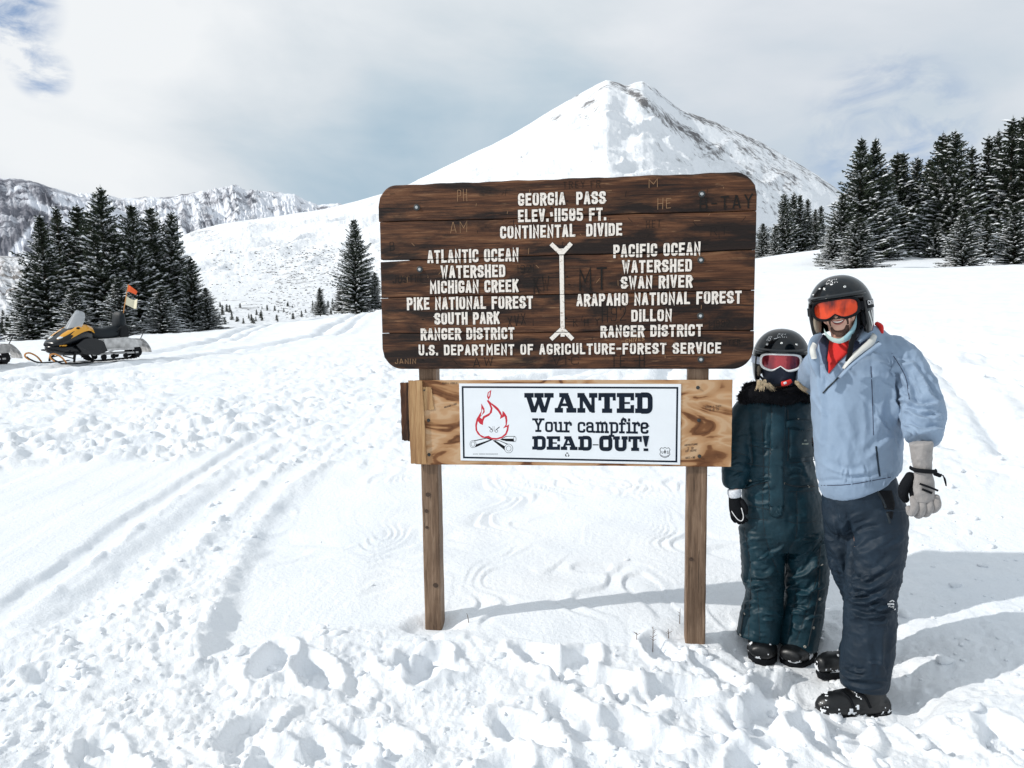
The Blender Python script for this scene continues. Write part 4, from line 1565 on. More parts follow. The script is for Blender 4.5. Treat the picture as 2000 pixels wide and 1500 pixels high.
post(827, 420, 846, 1240, 35.5, 1)
post(1368, 420, 1358, 1258, 38.5, 2)
for px, py, r in [(836, 966, .012), (833, 998, .010), (851, 1143, .013), (834, 1030, .008), (1350, 1092, .010)]:
    u, v = onp(px, py, -THK)
    n = 14
    V = [(u, THK - .0022, v)]
    for q, s_, in ((.45, 0), (1, 0)):
        V += [(u + r * q * math.cos(a) * 1.15, THK - .0018, v + r * q * math.sin(a)) for a in np.linspace(0, 6.2832, n + 1)[:-1]]
    kn = [(0, 1 + k, 1 + (k + 1) % n) for k in range(n)] + [(1 + k, 1 + n + k, 1 + n + (k + 1) % n, 1 + (k + 1) % n) for k in range(n)]
    board_obj('knot', V, kn, mat('knot_wood', (.06, .035, .022), .8, var=.6, vscale=220), SIGN)

# ------------------------------------------------------------------ plywood panel and poster below
def ply_mat():
    m = bpy.data.materials.new('plywood'); m.use_nodes = True
    t = m.node_tree; b = t.nodes['Principled BSDF']
    tcn = t.nodes.new('ShaderNodeTexCoord'); v = tcn.outputs['Object']
    f = noise_(t, map_(t, v, (3.0, 1, 9.5), (2.2, 0, 1.3)), 0.95, 3.0, 0.45, 0.9)
    k = math_(t, 'PINGPONG', math_(t, 'MULTIPLY', f, 6.5), 1.0)
    fine = noise_(t, map_(t, v, (6, 1, 120)), 2.0, 4, .6)
    k2 = math_(t, 'MULTIPLY_ADD', fine, .22, k)
    c = ramp_(t, k2, [(0.08, (0.10, 0.038, 0.015)), (0.36, (0.19, 0.080, 0.032)), (0.46, (0.38, 0.20, 0.092)), (0.9, (0.48, 0.285, 0.15)), (1.15, (0.52, 0.34, 0.20))])
    wn = noise_(t, v, 7, 4, .6)
    c = mix_(t, ramp_(t, wn, [(0.55, 0.0), (0.75, .35)]), c, (0.55, 0.28, 0.12))
    t.links.new(c, b.inputs['Base Color']); b.inputs['Roughness'].default_value = .7
    b.inputs['Specular IOR Level'].default_value = .25
    bn = t.nodes.new('ShaderNodeBump'); bn.inputs['Strength'].default_value = .8; bn.inputs['Distance'].default_value = .002
    t.links.new(k2, bn.inputs['Height']); t.links.new(bn.outputs[0], b.inputs['Normal'])
    return m


PLY = ply_mat()
BATT = board_mat('split_batten', (0.20, 0.10, 0.045), (0.36, 0.20, 0.09), (0.50, 0.31, 0.15), (0.62, 0.43, 0.25), 1.0, .35)
PANEL = thing('plywood_panel', tuple(SO + EU * .0 + Vector((0, 0, .8))), 'weathered plywood panel screwed across both posts under the big sign', 'panel')


def slab(name, px_corners, d0, d1, m, parent, jag=0.0, seed=0, rot=False, off=None, nedge=14):
    """thick plate from its four photo corners (TL TR BR BL) on the plane at d0"""
    rr = random.Random(seed)
    c = [onp(x, y, -d0) for x, y in px_corners]
    pts = []
    for i in range(4):
        a, b = c[i], c[(i + 1) % 4]
        for k in range(nedge):
            t = k / nedge
            j = jag if 0 < k else 0
            pts.append((a[0] + (b[0] - a[0]) * t + rr.uniform(-j, j), a[1] + (b[1] - a[1]) * t + rr.uniform(-j, j)))
    n = len(pts)
    bev = .0015
    cx = sum(p[0] for p in pts) / n; cy = sum(p[1] for p in pts) / n
    V = []
    for (u, v) in pts: V.append((u - math.copysign(bev, u - cx), d0, v - math.copysign(bev, v - cy)))
    for (u, v) in pts: V.append((u, d0 + bev, v))
    for (u, v) in pts: V.append((u, d1, v))
    F = [(i * n + k, (i + 1) * n + k, (i + 1) * n + (k + 1) % n, i * n + (k + 1) % n) for i in range(2) for k in range(n)]
    F += [tuple(range(n)), tuple(2 * n + k for k in range(n))[::-1]]
    if rot:
        Rm = Matrix(((0, 0, 1), (0, 1, 0), (-1, 0, 0))).to_4x4()
        V = [Rm @ Vector(p) for p in V]
        o = link(name, mesh_from(name, V, F, False), m)
        o.matrix_basis = FRAME @ Rm.inverted(); o.parent = parent
        o.matrix_parent_inverse = Matrix.Translation(-Vector(parent.location))
        return o
    return board_obj(name, V, F, m, parent)


PF = THK - .020                                     # plywood face depth behind the plane of the big board
slab('plywood_sheet', [(812, 743), (1431, 742), (1428, 912), (812, 907)], PF, THK - .002, PLY, PANEL, .0008, 1)
slab('batten', [(797, 743), (824, 744), (833, 906), (802, 906)], PF - .012, PF - .001, BATT, PANEL, .0016, 2, True)
slab('old_board', [(781, 748), (800, 748), (802, 862), (785, 860)], THK, THK + .03, WOOD, PANEL, .002, 3, True)
slab('splinter_strip', [(825, 756), (842, 756), (848, 800), (829, 802)], PF - .004, PF - .0005, BATT, PANEL, .002, 4, True)
for p in [(829, 762), (837, 821), (838, 888), (1363, 757), (1365, 821), (1366, 891)]:
    bolt(*p, PANEL, .0048, DKSTEEL, DKSTEEL, -PF, 'screw')
INK = mat('marker_ink', (.03, .02, .016), .8)
def scrawl(s, x0, y0, x1, y1, cap):
    a = onp(x0, y0, -PF); b = onp(x1, y1, -PF)
    flat_strokes('scrawl', text_strokes(s, a[0], a[1], b[0], b[1], cap * PXM, 2.6, 1.5, jitter=.0006, rd=rd), .55 * PXM, INK, PANEL, -PF + .0006, .5, False, 1e-6)
scrawl('NICK + SAM', 1378, 797, 1408, 795, 4); scrawl('11 8 19', 1386, 803, 1404, 801, 4)
scrawl('ADVENTURE', 1337, 871, 1362, 869, 3); scrawl('2018', 1343, 878, 1354, 877, 4); scrawl('UP HERE', 1339, 883, 1360, 881, 3.4); scrawl('MATT + BO', 1339, 896, 1357, 895, 3.4)
scrawl('HANNAH + SUE', 868, 797, 892, 790, 3); scrawl('SMALL WORLD', 864, 750, 893, 750, 3)

ENAMEL = mat('white_enamel', (0.80, 0.83, 0.86), 0.32, var=.03, vscale=6, spec=.5)
NAVY = mat('navy_print', (0.004, 0.010, 0.022), 0.6, var=.25, vscale=30, spec=.2)
RED = mat('red_print', (0.55, 0.012, 0.030), 0.35)
BLACK = mat('black_print', (0.004, 0.004, 0.006), 0.6, spec=.2)
PO = PF - .0035                                     # poster face depth
POSTER = thing('campfire_poster', tuple(SO + EU * .02 + Vector((0, 0, .85))), 'white metal campfire poster reading WANTED Your campfire DEAD-OUT! screwed on the plywood', 'poster')
slab('plate', [(896.5, 749), (1330.5, 750), (1328.5, 908), (899.5, 899.5)], PO, PF - .0005, ENAMEL, POSTER, 0, 5, nedge=2)
PXB = lambda x, y: onp(x, y, -PO)


def poster_strokes(name, strokes, wpx, m, z, cap=0.0, closed=False):
    bm_v, bm_f = [], []
    for i, st in enumerate(strokes):
        v, f = ribbon([PXB(*p) for p in st], (wpx[i] if isinstance(wpx, list) else wpx) * PXM, (wpx[i] if isinstance(wpx, list) else wpx) * PXM * cap, closed)
        n = len(bm_v)
        bm_v += [(p.x, PO - z - i * 1.5e-5, p.y) for p in v]; bm_f += [tuple(k + n for k in q) for q in f]
    return board_obj(name, bm_v, bm_f, m, POSTER)


def poster_poly(name, polys, m, z):
    V, F = [], []
    for i, pg in enumerate(polys):
        q = [PXB(*p) for p in pg]
        tri = tessellate_polygon([[Vector((a, b, 0)) for a, b in q]])
        n = len(V)
        V += [(a, PO - z - i * 1.5e-5, b) for a, b in q]; F += [tuple(k + n for k in t) for t in tri]
    return board_obj(name, V, F, m, POSTER)


poster_strokes('border', [[(903.5, 756), (1323, 757.5), (1321, 901.5), (906, 893.5)]], 3.6, NAVY, .0003, closed=True)

# slab serif glyphs: boxes (x0,y0,x1,y1) and slanted strokes ((x0,y0),(x1,y1),w) on a 10 high body
def slabs(s):
    Q = {
        'W': (15.6, [(0, 7.6, 5.0, 10), (5.3, 7.6, 10.3, 10), (10.6, 7.6, 15.6, 10)], [((2.3, 8.2), (5.0, 0), 2.7), ((8.1, 8.2), (5.3, 0), 1.9), ((7.6, 8.2), (10.4, 0), 2.7), ((13.3, 8.2), (10.8, 0), 1.9)]),
        'A': (11.5, [(0, 0, 4.4, 2.4), (6.2, 0, 11.5, 2.4), (2.4, 7.8, 7.3, 10), (3.2, 3.3, 8.0, 4.7)], [((2.0, 1.5), (5.0, 9.0), 1.8), ((9.0, 1.2), (6.0, 9.0), 3.0)]),
        'N': (10.6, [(0, 0, 4.2, 2.4), (0, 7.6, 3.8, 10), (6.2, 7.6, 10.6, 10), (1.2, 1, 3.0, 9), (7.4, 0, 9.2, 9)], [((2.2, 9.6), (8.0, .4), 3.0)]),
        'T': (9.2, [(0, 7.9, 9.2, 10), (0, 6.2, 1.6, 8.2), (7.6, 6.2, 9.2, 8.2), (3.1, 1, 6.1, 9), (1.9, 0, 7.3, 2.2)], []),
        'E': (9.2, [(0, 0, 9.2, 2.3), (0, 7.9, 9.2, 10), (1.2, 1, 4.2, 9), (7.3, 6.3, 9.2, 8.1), (7.3, 2, 9.2, 4.0), (4, 4.5, 7.0, 5.5)], []),
        'D': (9.4, [(0, 0, 3.5, 2.3), (0, 7.8, 3.5, 10), (1.1, 1, 3.9, 9)], [('r', [(3.2, 9.0), (8.0, 9.0), (8.0, 1.0), (3.2, 1.0)], 2.6, 2.1)]),
        'O': (9.0, [], [('r', [(4.5, 9.0), (7.6, 9.0), (7.6, 1.0), (1.4, 1.0), (1.4, 9.0), (4.5, 9.0)], 2.8, 2.0)]),
        'U': (10.0, [(0, 7.7, 4.6, 10), (5.8, 7.7, 10, 10)], [('r', [(2.5, 9), (2.5, 1.0), (7.9, 1.0), (7.9, 9)], 2.7, 2.0)]),
        '-': (4.0, [(0, 3.6, 4, 4.3)], []),
        '!': (4.6, [(.7, 0, 3.9, 1.8)], [('p', [(0, 10.3), (4.6, 10.3), (2.9, 3.0), (1.7, 3.0)])]),
    }
    return Q[s]


def slab_text(name, s, x0, x1, ytop, ybot_l, ybot_r, gap=.55):
    V, F = [], []
    tot = sum(slabs(c)[0] for c in s) + gap * (len(s) - 1)
    x = 0; cnt = 0
    def M(a, b):
        t = a / tot
        yb = ybot_l + (ybot_r - ybot_l) * t
        return PXB(x0 + (x1 - x0) * t, yb + (ytop - yb) * b / 10)
    polys = []
    for ch in s:
        w, boxes, sl = slabs(ch)
        for (a, b, c, d) in boxes: polys.append([(a + x, b), (c + x, b), (c + x, d), (a + x, d)])
        for q in sl:
            if q[0] == 'r':
                pts = rnd(q[1], q[3], 5)
                v, f = ribbon(pts, q[2])
                for k in f: polys.append([(v[k[0]].x + x, v[k[0]].y), (v[k[1]].x + x, v[k[1]].y), (v[k[2]].x + x, v[k[2]].y), (v[k[3]].x + x, v[k[3]].y)])
            elif q[0] == 'p': polys.append([(a + x, b) for a, b in q[1]])
            else:
                (a, b), (c, d), w_ = q
                polys.append([(a - w_ / 2 + x, b), (a + w_ / 2 + x, b), (c + w_ / 2 + x, d), (c - w_ / 2 + x, d)])
        x += w + gap
    for i, pg in enumerate(polys):
        n = len(V)
        V += [(u, PO - .0003 - i * 1.2e-5, v) for u, v in (M(a, b) for a, b in pg)]
        F.append(tuple(range(n, n + len(pg))))
    board_obj(name, V, F, NAVY, POSTER)


slab_text('headline_lettering', 'WANTED', 1024, 1275, 767.5, 805.5, 807)
slab_text('lower_lettering', 'DEAD-OUT!', 1039.5, 1268, 852, 878, 881, .5)


# the middle line in a lighter slab face, drawn with strokes on a 10 high body (x height 7)
LC = {
    'Y': (8.2, [[(1.9, 9.6), (4.1, 4.6)], [(6.3, 9.6), (4.1, 4.6)], [(4.1, 5), (4.1, .6)], [(.3, 9.6), (3.5, 9.6)], [(5, 9.6), (7.9, 9.6)], [(2.5, .6), (5.7, .6)]]),
    'o': (5.4, [['r', (2.7, 7), (4.7, 7), (4.7, .6), (.7, .6), (.7, 7), (2.7, 7)]]),
    'u': (6.6, [['r', (1.4, 7), (1.4, .6), (4.9, .6), (4.9, 3)], [(4.9, 7), (4.9, .6), (6.4, .6)], [(.1, 7), (1.4, 7)], [(3.8, 7), (4.9, 7)]]),
    'r': (5.0, [[(1.5, 7), (1.5, .6)], [(.2, 7), (1.5, 7)], [(.2, .6), (3.2, .6)], ['r', (1.5, 5.2), (2.4, 7), (4.6, 7), (4.6, 5.4)]]),
    'c': (5.2, [['r', (4.6, 5.2), (4.6, 7), (.7, 7), (.7, .6), (4.6, .6), (4.6, 2)]]),
    'a': (6.2, [['r', (.8, 5.6), (.8, 7), (4.5, 7), (4.5, .6), (5.9, .6)], ['r', (4.5, 4.2), (.7, 4.2), (.7, .6), (4.5, .8)]]),
    'm': (8.8, [[(1.4, 7), (1.4, .6)], [(.2, 7), (1.4, 7)], [(.2, .6), (2.4, .6)], ['r', (1.4, 6), (1.6, 7), (4.4, 7), (4.4, .6)], ['r', (4.4, 6), (4.6, 7), (7.4, 7), (7.4, .6)], [(3.6, .6), (5.2, .6)], [(6.6, .6), (8.5, .6)]]),
    'p': (6.2, [[(1.4, 7), (1.4, -2)], [(.2, 7), (1.4, 7)], [(.1, -2), (2.8, -2)], ['r', (1.4, 7), (5.3, 7), (5.3, .6), (1.4, .6)]]),
    'f': (4.4, [['r', (4.2, 8.2), (4.2, 9.8), (1.7, 9.8), (1.7, .6)], [(.2, 6.6), (3.8, 6.6)], [(.3, .6), (3.2, .6)]]),
    'i': (3.4, [[(1.7, 7), (1.7, .6)], [(.3, 7), (1.7, 7)], [(.2, .6), (3.2, .6)], [(1.7, 8.7), (1.7, 9.7)]]),
    'e': (5.3, [['r', (4.7, 1.9), (4.7, .6), (.7, .6), (.7, 7), (4.7, 7), (4.7, 3.9), (.7, 3.9)]]),
    ' ': (3.0, []),
}


def lc_text(name, s, x0, x1, ytop, ybl, ybr, wpx):
    tot = sum(LC[c][0] for c in s) + .7 * (len(s) - 1)
    x = 0; sts = []
    for ch in s:
        for st in LC[ch][1]:
            p = rnd(st[1:], 1.6) if st[0] == 'r' else st
            q = []
            for a, b in p:
                t = (a + x) / tot; yb = ybl + (ybr - ybl) * t
                q.append((x0 + (x1 - x0) * t, yb + (ytop - yb) * b / 10))
            sts.append(q)
        x += LC[ch][0] + .7
    poster_strokes(name, sts, wpx, NAVY, .0003, .35)


lc_text('middle_lettering', 'Your campfire', 1040, 1266, 818, 843, 847, 4.3)

# campfire drawing (photo pixels)
Z3 = lambda pts: [(770 + x / 5.882, 730 + y / 5.882) for x, y in pts]
flame_out = Z3([(1080, 300), (1062, 310), (1090, 350), (1108, 400), (1095, 450), (1060, 470), (1020, 490), (1010, 520), (985, 500), (1040, 440), (1035, 400), (1000, 340), (1000, 430), (975, 470), (945, 520), (930, 590), (935, 650), (960, 695), (1010, 735), (1070, 740), (1110, 755), (1170, 758), (1240, 740), (1290, 700), (1310, 650), (1320, 580), (1290, 600), (1300, 540), (1295, 490), (1270, 450), (1245, 425), (1240, 480), (1225, 440), (1195, 395), (1160, 365), (1115, 335)])
flame_in = Z3([(1112, 352), (1130, 395), (1122, 445), (1090, 482), (1040, 508), (1025, 540), (1018, 590), (985, 575), (962, 545), (950, 600), (955, 650), (990, 700), (1035, 722), (1085, 712), (1120, 735), (1180, 738), (1235, 720), (1275, 685), (1292, 640), (1296, 610), (1250, 628), (1280, 585), (1278, 530), (1270, 490), (1215, 520), (1222, 480), (1190, 430), (1150, 390)])
poster_poly('flame_outline', [flame_out, Z3([(1115, 185), (1075, 215), (1066, 265), (1082, 300), (1105, 262)])], RED, .0003)
poster_poly('flame_inside', [flame_in, Z3([(1100, 205), (1084, 225), (1080, 262), (1092, 258)]), Z3([(1012, 400), (1025, 425), (1005, 475), (996, 478), (1004, 440)])], ENAMEL, .0006)
poster_strokes('eyes', [Z3([(1085, 607), (1125, 640)]), Z3([(1210, 610), (1172, 642)]), Z3([(1133, 602), (1133, 662)]), Z3([(1148, 602), (1150, 662)])], [1.6, 1.6, .5, .5], BLACK, .0008)
def circ(cx, cy, rx, ry=None, n=14): return [(cx + rx * math.cos(a), cy + (ry or rx) * math.sin(a)) for a in np.linspace(0, 6.2832, n + 1)[:-1]]
poster_strokes('eye_rings', [Z3(circ(1114, 655, 16, 15)), Z3(circ(1174, 658, 16, 15))], .8, BLACK, .0008, closed=True)
logs = [Z3([(905, 768), (1060, 735), (1135, 757), (945, 840), (905, 848)]), Z3([(1285, 715), (1385, 716), (1400, 750), (1390, 782), (1290, 775), (1215, 757)]), Z3([(1130, 765), (1195, 760), (1330, 815), (1300, 905), (1260, 870)])]
poster_poly('logs', logs, BLACK, .0003)
poster_poly('log_highlights', [Z3([(918, 775), (1060, 745), (1100, 757), (945, 810)]), Z3([(1290, 722), (1378, 722), (1380, 745), (1245, 745)]), Z3([(1165, 768), (1200, 768), (1310, 818), (1275, 835)]), Z3(circ(905, 808, 34, 40)), Z3(circ(1315, 858, 46, 50)), Z3(circ(1386, 750, 12, 28))], ENAMEL, .0005)
poster_strokes('log_rings', [Z3(circ(905, 808, 36, 41)), Z3(circ(905, 808, 22, 26)), Z3(circ(1315, 858, 48, 51)), Z3(circ(1315, 858, 28, 30)), Z3(circ(1386, 750, 14, 30))], .7, BLACK, .0008, closed=True)
S6 = lambda pts: [(1100 + x / 5.882, 730 + y / 5.882) for x, y in pts]
shield = S6([(1125, 850), (1150, 856), (1168, 845), (1186, 856), (1212, 850), (1228, 872), (1218, 895), (1226, 925), (1208, 950), (1168, 965), (1128, 950), (1110, 925), (1120, 895), (1110, 872)])
poster_strokes('shield_emblem', [shield], 1.0, BLACK, .0003, closed=True)
poster_strokes('shield_letters', [S6([(1132, 888), (1132, 910), (1140, 916), (1148, 910), (1148, 888)]), S6([(1210, 892), (1200, 886), (1192, 892), (1196, 902), (1208, 906), (1210, 914), (1200, 918), (1190, 912)]), S6([(1120, 932), (1145, 946), (1168, 950), (1192, 946), (1216, 932)])], .8, BLACK, .0004)
poster_poly('shield_tree', [S6([(1169, 866), (1182, 905), (1173, 905), (1173, 920), (1165, 920), (1165, 905), (1156, 905)])], BLACK, .0005)
poster_poly('recycling_mark', [S6([(38, 905), (52, 905), (60, 918), (52, 922), (46, 913), (40, 918), (32, 914)]), S6([(62, 924), (72, 938), (66, 950), (52, 951), (52, 942), (62, 940), (56, 930)]), S6([(28, 920), (36, 926), (32, 940), (42, 942), (42, 950), (28, 950), (20, 936)])], BLACK, .0003)
sm_st = []
for k, (x, w) in enumerate([(905, 60), (975, 65), (1052, 110), (1172, 24)]):
    xx = x
    while xx < x + w:
        sm_st.append(Z3([(xx, 918), (xx + 3, 930)])); sm_st.append(Z3([(xx, 919), (xx + 8, 919)])); xx += 12
poster_strokes('small_print', sm_st, .45, BLACK, .0003)
# ------------------------------------------------------------------ people
def jacket_cloth(name, col, rough=.55, bumpd=.0012, sheen=.2, var=.10, spec=.35):
    m = mat(name, col, rough, var=var, vscale=9, bump=bumpd, bscale=55, sheen=sheen, spec=spec)
    return m


CL_BLUE = jacket_cloth('pale_blue_shell', (0.245, 0.325, 0.435), .65, .0012, .1, .06, .2)
CL_TEAL = jacket_cloth('dark_teal_nylon', (0.0060, 0.030, 0.044), .50, .0015, .0, .25, .28)
CL_NAVY = jacket_cloth('charcoal_navy_nylon', (0.0115, 0.0225, 0.037), .58, .0012, .0, .2, .22)
CL_SEAM = mat('dark_seam', (0.004, 0.012, 0.018), .6)
CL_RED = jacket_cloth('red_fleece', (0.62, 0.018, 0.014), .8, .001)
CL_NVYC = jacket_cloth('navy_collar', (0.018, 0.028, 0.065), .7, .001)
CL_WHITE = jacket_cloth('pale_lining', (0.60, 0.60, 0.57), .8, .001)
CL_GREY = mat('grey_suede', (0.29, 0.27, 0.26), .9, var=.16, vscale=30, bump=.0012, bscale=220, sheen=.3)
CL_BLK = mat('black_fabric', (0.004, 0.005, 0.007), .8, spec=.2, var=.2, vscale=30)
RUBBER = mat('black_rubber', (0.005, 0.0055, 0.0065), .40, var=.3, vscale=40, bump=.0006, bscale=90)
SHELL = mat('black_gloss_shell', (0.002, 0.004, 0.006), .09, spec=.5)
SKIN = mat('skin', (0.66, 0.38, 0.28), .5, var=.10, vscale=22, bump=.0005, bscale=160)
BEARD = mat('dark_beard', (0.075, 0.038, 0.026), .85, var=.5, vscale=240, bump=.0015, bscale=420)
TEETH = mat('teeth', (0.80, 0.74, 0.66), .3)
LIP = mat('lips', (0.42, 0.13, 0.11), .5)
MOUTH = mat('mouth_dark', (0.03, 0.008, 0.007), .7)
SNAP = mat('brass_snap', (0.62, 0.58, 0.50), .3, metal=.8)
HAIR = mat('blonde_hair', (0.52, 0.40, 0.25), .5, var=.45, vscale=80)
MASKB = mat('pale_blue_mask', (0.26, 0.44, 0.50), .8)
MASKG = mat('mint_mask_edge', (0.40, 0.52, 0.50), .9)


def lens_mat(name, a, b_, rot=0.0):
    m = bpy.data.materials.new(name); m.use_nodes = True
    t = m.node_tree; b = t.nodes['Principled BSDF']
    tcn = t.nodes.new('ShaderNodeTexCoord')
    f = noise_(t, map_(t, tcn.outputs['Object'], (14, 3, 5), rot=(0, rot, 0)), 1.6, 3, .5)
    c = ramp_(t, f, [(.38, b_), (.60, a)])  # dark bands stand in for reflections, painted into the lens colour
    t.links.new(c, b.inputs['Base Color'])
    b.inputs['Metallic'].default_value = .55
    b.inputs['Roughness'].default_value = .12
    b.inputs['Coat Weight'].default_value = 0.5
    b.inputs['Coat Roughness'].default_value = .03
    return m


LENS_O = lens_mat('orange_mirror_lens', (0.72, 0.055, 0.006), (0.10, 0.006, 0.004))
LENS_P = lens_mat('rose_lens', (0.38, 0.035, 0.045), (0.10, 0.012, 0.030), .6)


def folds(V, N_, px, py, items, front_only=True):
    """items: (x0,y0,x1,y1,width px,height mm[,x2,y2...]) ridges (+) and valleys (-) laid over the cloth"""
    D = np.zeros(len(V))
    vw = np.array(CAMP) - V; vw /= np.linalg.norm(vw, axis=1)[:, None]
    w = sstep(0.12, .55, (N_ * vw).sum(1)) * (N_[:, 1] < .2) if front_only else 1.0
    for it in items:
        *xy, wd, amp = it
        pts = list(zip(xy[0::2], xy[1::2]))
        if len(pts) > 2: pts = [tuple(q) for q in catmull(np.array(pts), 5)]
        d, s, run, L = segdist(px, py, pts)
        taper = sstep(0, .25, run / L) * sstep(0, .25, 1 - run / L) * .85 + .15
        core = np.exp(-(d / (wd * .8)) ** 1.35)
        if amp > 0:        # a ridge with the hollow it leaves on the far side
            core = core - .55 * np.exp(-((d - wd * 1.5) / (wd * .8)) ** 2) * (s > 0)
        D += amp * .00155 * core * taper
    return D * w


def rand_folds(seed, x0, y0, x1, y1, ang, spread, n, L, wd, amp):
    """short sharp creases scattered over one region of a garment"""
    rr = random.Random(seed)
    out = []
    for _ in range(n):
        cx, cy = rr.uniform(x0, x1), rr.uniform(y0, y1)
        a = R_(ang + rr.uniform(-spread, spread)); l = L * rr.uniform(.5, 1.2) / 2
        b = rr.uniform(-.25, .25) * l
        out.append((cx - l * math.cos(a), cy - l * math.sin(a), cx - b * math.sin(a), cy + b * math.cos(a), cx + l * math.cos(a), cy + l * math.sin(a), wd * rr.uniform(.7, 1.3), amp * rr.uniform(.5, 1.2) * (1 if rr.random() < .7 else -.7)))
    return out


def quilt(px, py, lines, w=2.0, depth=5.0, puff=7.0):
    """stitched lines: narrow valleys, cloth puffing up between them"""
    D = np.zeros(px.shape)
    best = np.full(px.shape, 1e9)
    for ln in lines:
        if len(ln) > 2: ln = [tuple(q) for q in catmull(np.array(ln, float), 4)]
        d, _, _, _ = segdist(px, py, ln)
        best = np.minimum(best, d)
    return depth * .001 * (np.minimum(best, 16) / 16) ** .5 * (puff / 7.0) - depth * .0006


class Garment:
    def __init__(s, name, mb, voxel, matr, parent, disp, smooth=6):
        me = remesh(mb, voxel, smooth)
        V, N_ = get_vn(me)
        px, py = project(V)
        V = V + N_ * disp(V, N_, px, py)[:, None]
        set_v(me, V)
        s.o = link(name, me, matr, parent)
        s.bvh = bvh_of(me)
        s.me = me

    def hit(s, px, py, off=0.0):
        d = pixdir(px, py)
        h = s.bvh.ray_cast(CAMP, d, 20)
        if h[0] is None:
            return None
        return h[0] + h[1] * off, h[1]


def line_on(g, name, pts, wpx, m, parent, off=.002, thick=.0015, dense=6, closed=False, rdw=0.0):
    """a strip that follows the surface under a line of photo pixels"""
    P = np.array(pts, float)
    if len(P) > 2: P = catmull(P, 4)
    Q = []
    for a, b in zip(P[:-1], P[1:]):
        n = max(1, int(math.hypot(*(b - a)) / dense))
        for k in range(n): Q.append(a + (b - a) * k / n)
    Q.append(P[-1])
    hs = []
    last = None
    for i, q in enumerate(Q):
        t = Q[min(i + 1, len(Q) - 1)] - Q[max(i - 1, 0)]
        nn = np.array([-t[1], t[0]]); nn = nn / (np.linalg.norm(nn) + 1e-9) * wpx / 2
        row = []
        for sg in (-1, 0, 1):
            h = g.hit(*(q + nn * sg))
            if h is None:
                h = last
            else: last = h
            row.append(h)
        hs.append(row)
    hs = [r for r in hs if all(x is not None for x in r)]
    if len(hs) < 2: return None
    V, F = [], []
    for r in hs:
        base = sum((h[0] for h in r), Vector()) / 3
        V += [r[0][0] - r[0][1] * .001, r[0][0] + r[0][1] * (off + thick * .4), r[1][0] + r[1][1] * (off + thick), r[2][0] + r[2][1] * (off + thick * .4), r[2][0] - r[2][1] * .001]
    for i in range(len(hs) - 1):
        for k in range(4): F.append((i * 5 + k, i * 5 + k + 1, (i + 1) * 5 + k + 1, (i + 1) * 5 + k))
    return part(name, V, F, m, parent)


def patch_on(g, name, poly, m, parent, off=.003, cuts=3, edge=.004, smooth=True, bulge=0.0):
    """a cloth piece over a polygon of photo pixels, following the surface, with a turned down rim"""
    n0 = len(poly)
    bm = bmesh.new()
    vs_ = [bm.verts.new((x, y, 0)) for x, y in poly]
    f = bm.faces.new(vs_)
    bmesh.ops.triangulate(bm, faces=[f])
    for _ in range(cuts):
        long_ = [e for e in bm.edges if e.calc_length() > 7]
        if not long_: break
        bmesh.ops.subdivide_edges(bm, edges=long_, cuts=1)
        bmesh.ops.triangulate(bm, faces=bm.faces[:])
    last = None
    ok = True
    bd = {v for e in bm.edges if e.is_boundary for v in e.verts}
    P = {}
    miss = []
    for v in bm.verts:
        h = g.hit(v.co.x, v.co.y)
        if h is None: miss.append(v)
        else: P[v] = h
    if not P: bm.free(); return None
    for v in miss:
        near = min(P, key=lambda q: (q.co - v.co).length)
        h = P[near]
        P[v] = (at(v.co.x, v.co.y, h[0].y), h[1])
    for v in bm.verts:
        h = P[v]
        v.co = h[0] + h[1] * (off * (1.0 if v not in bd else .55)) 
    be = [e for e in bm.edges if e.is_boundary]
    r = bmesh.ops.extrude_edge_only(bm, edges=be)
    nv = [x for x in r['geom'] if isinstance(x, bmesh.types.BMVert)]
    for v in nv: v.co = v.co + Vector((0, edge, 0))
    bmesh.ops.recalc_face_normals(bm, faces=bm.faces[:])
    me = bpy.data.meshes.new(name); bm.to_mesh(me); bm.free()
    if smooth: me.polygons.foreach_set('use_smooth', [True] * len(me.polygons))
    return link(name, me, m, parent)


def snap_on(g, px, py, parent, rpx=3.0, m=None, name='snap'):
    h = g.hit(px, py)
    if h is None: return
    c, n = h
    q = n.to_track_quat('Z', 'Y').to_matrix()
    r = rpx * c.y / FPX
    V, F = [], []
    for (rr, z) in ((1, .0005), (1, .002), (.75, .0032), (.7, .0026), (.15, .0028)):
        for k in range(12):
            a = 6.2832 * k / 12
            V.append(c + q @ Vector((r * rr * math.cos(a), r * rr * math.sin(a), z)))
    for i in range(4):
        for k in range(12): F.append((i * 12 + k, i * 12 + (k + 1) % 12, (i + 1) * 12 + (k + 1) % 12, (i + 1) * 12 + k))
    F.append(tuple(range(48, 60)))
    part(name, V, F, m or SNAP, parent)


# ---------------------------------------------------------------- heads
def head_frame(px, py, Y, yaw, roll, pitch=0):
    M = Matrix.Rotation(R_(yaw), 4, 'Z') @ Matrix.Rotation(R_(roll), 4, 'Y') @ Matrix.Rotation(R_(pitch), 4, 'X')
    M.translation = at(px, py, Y)
    return M


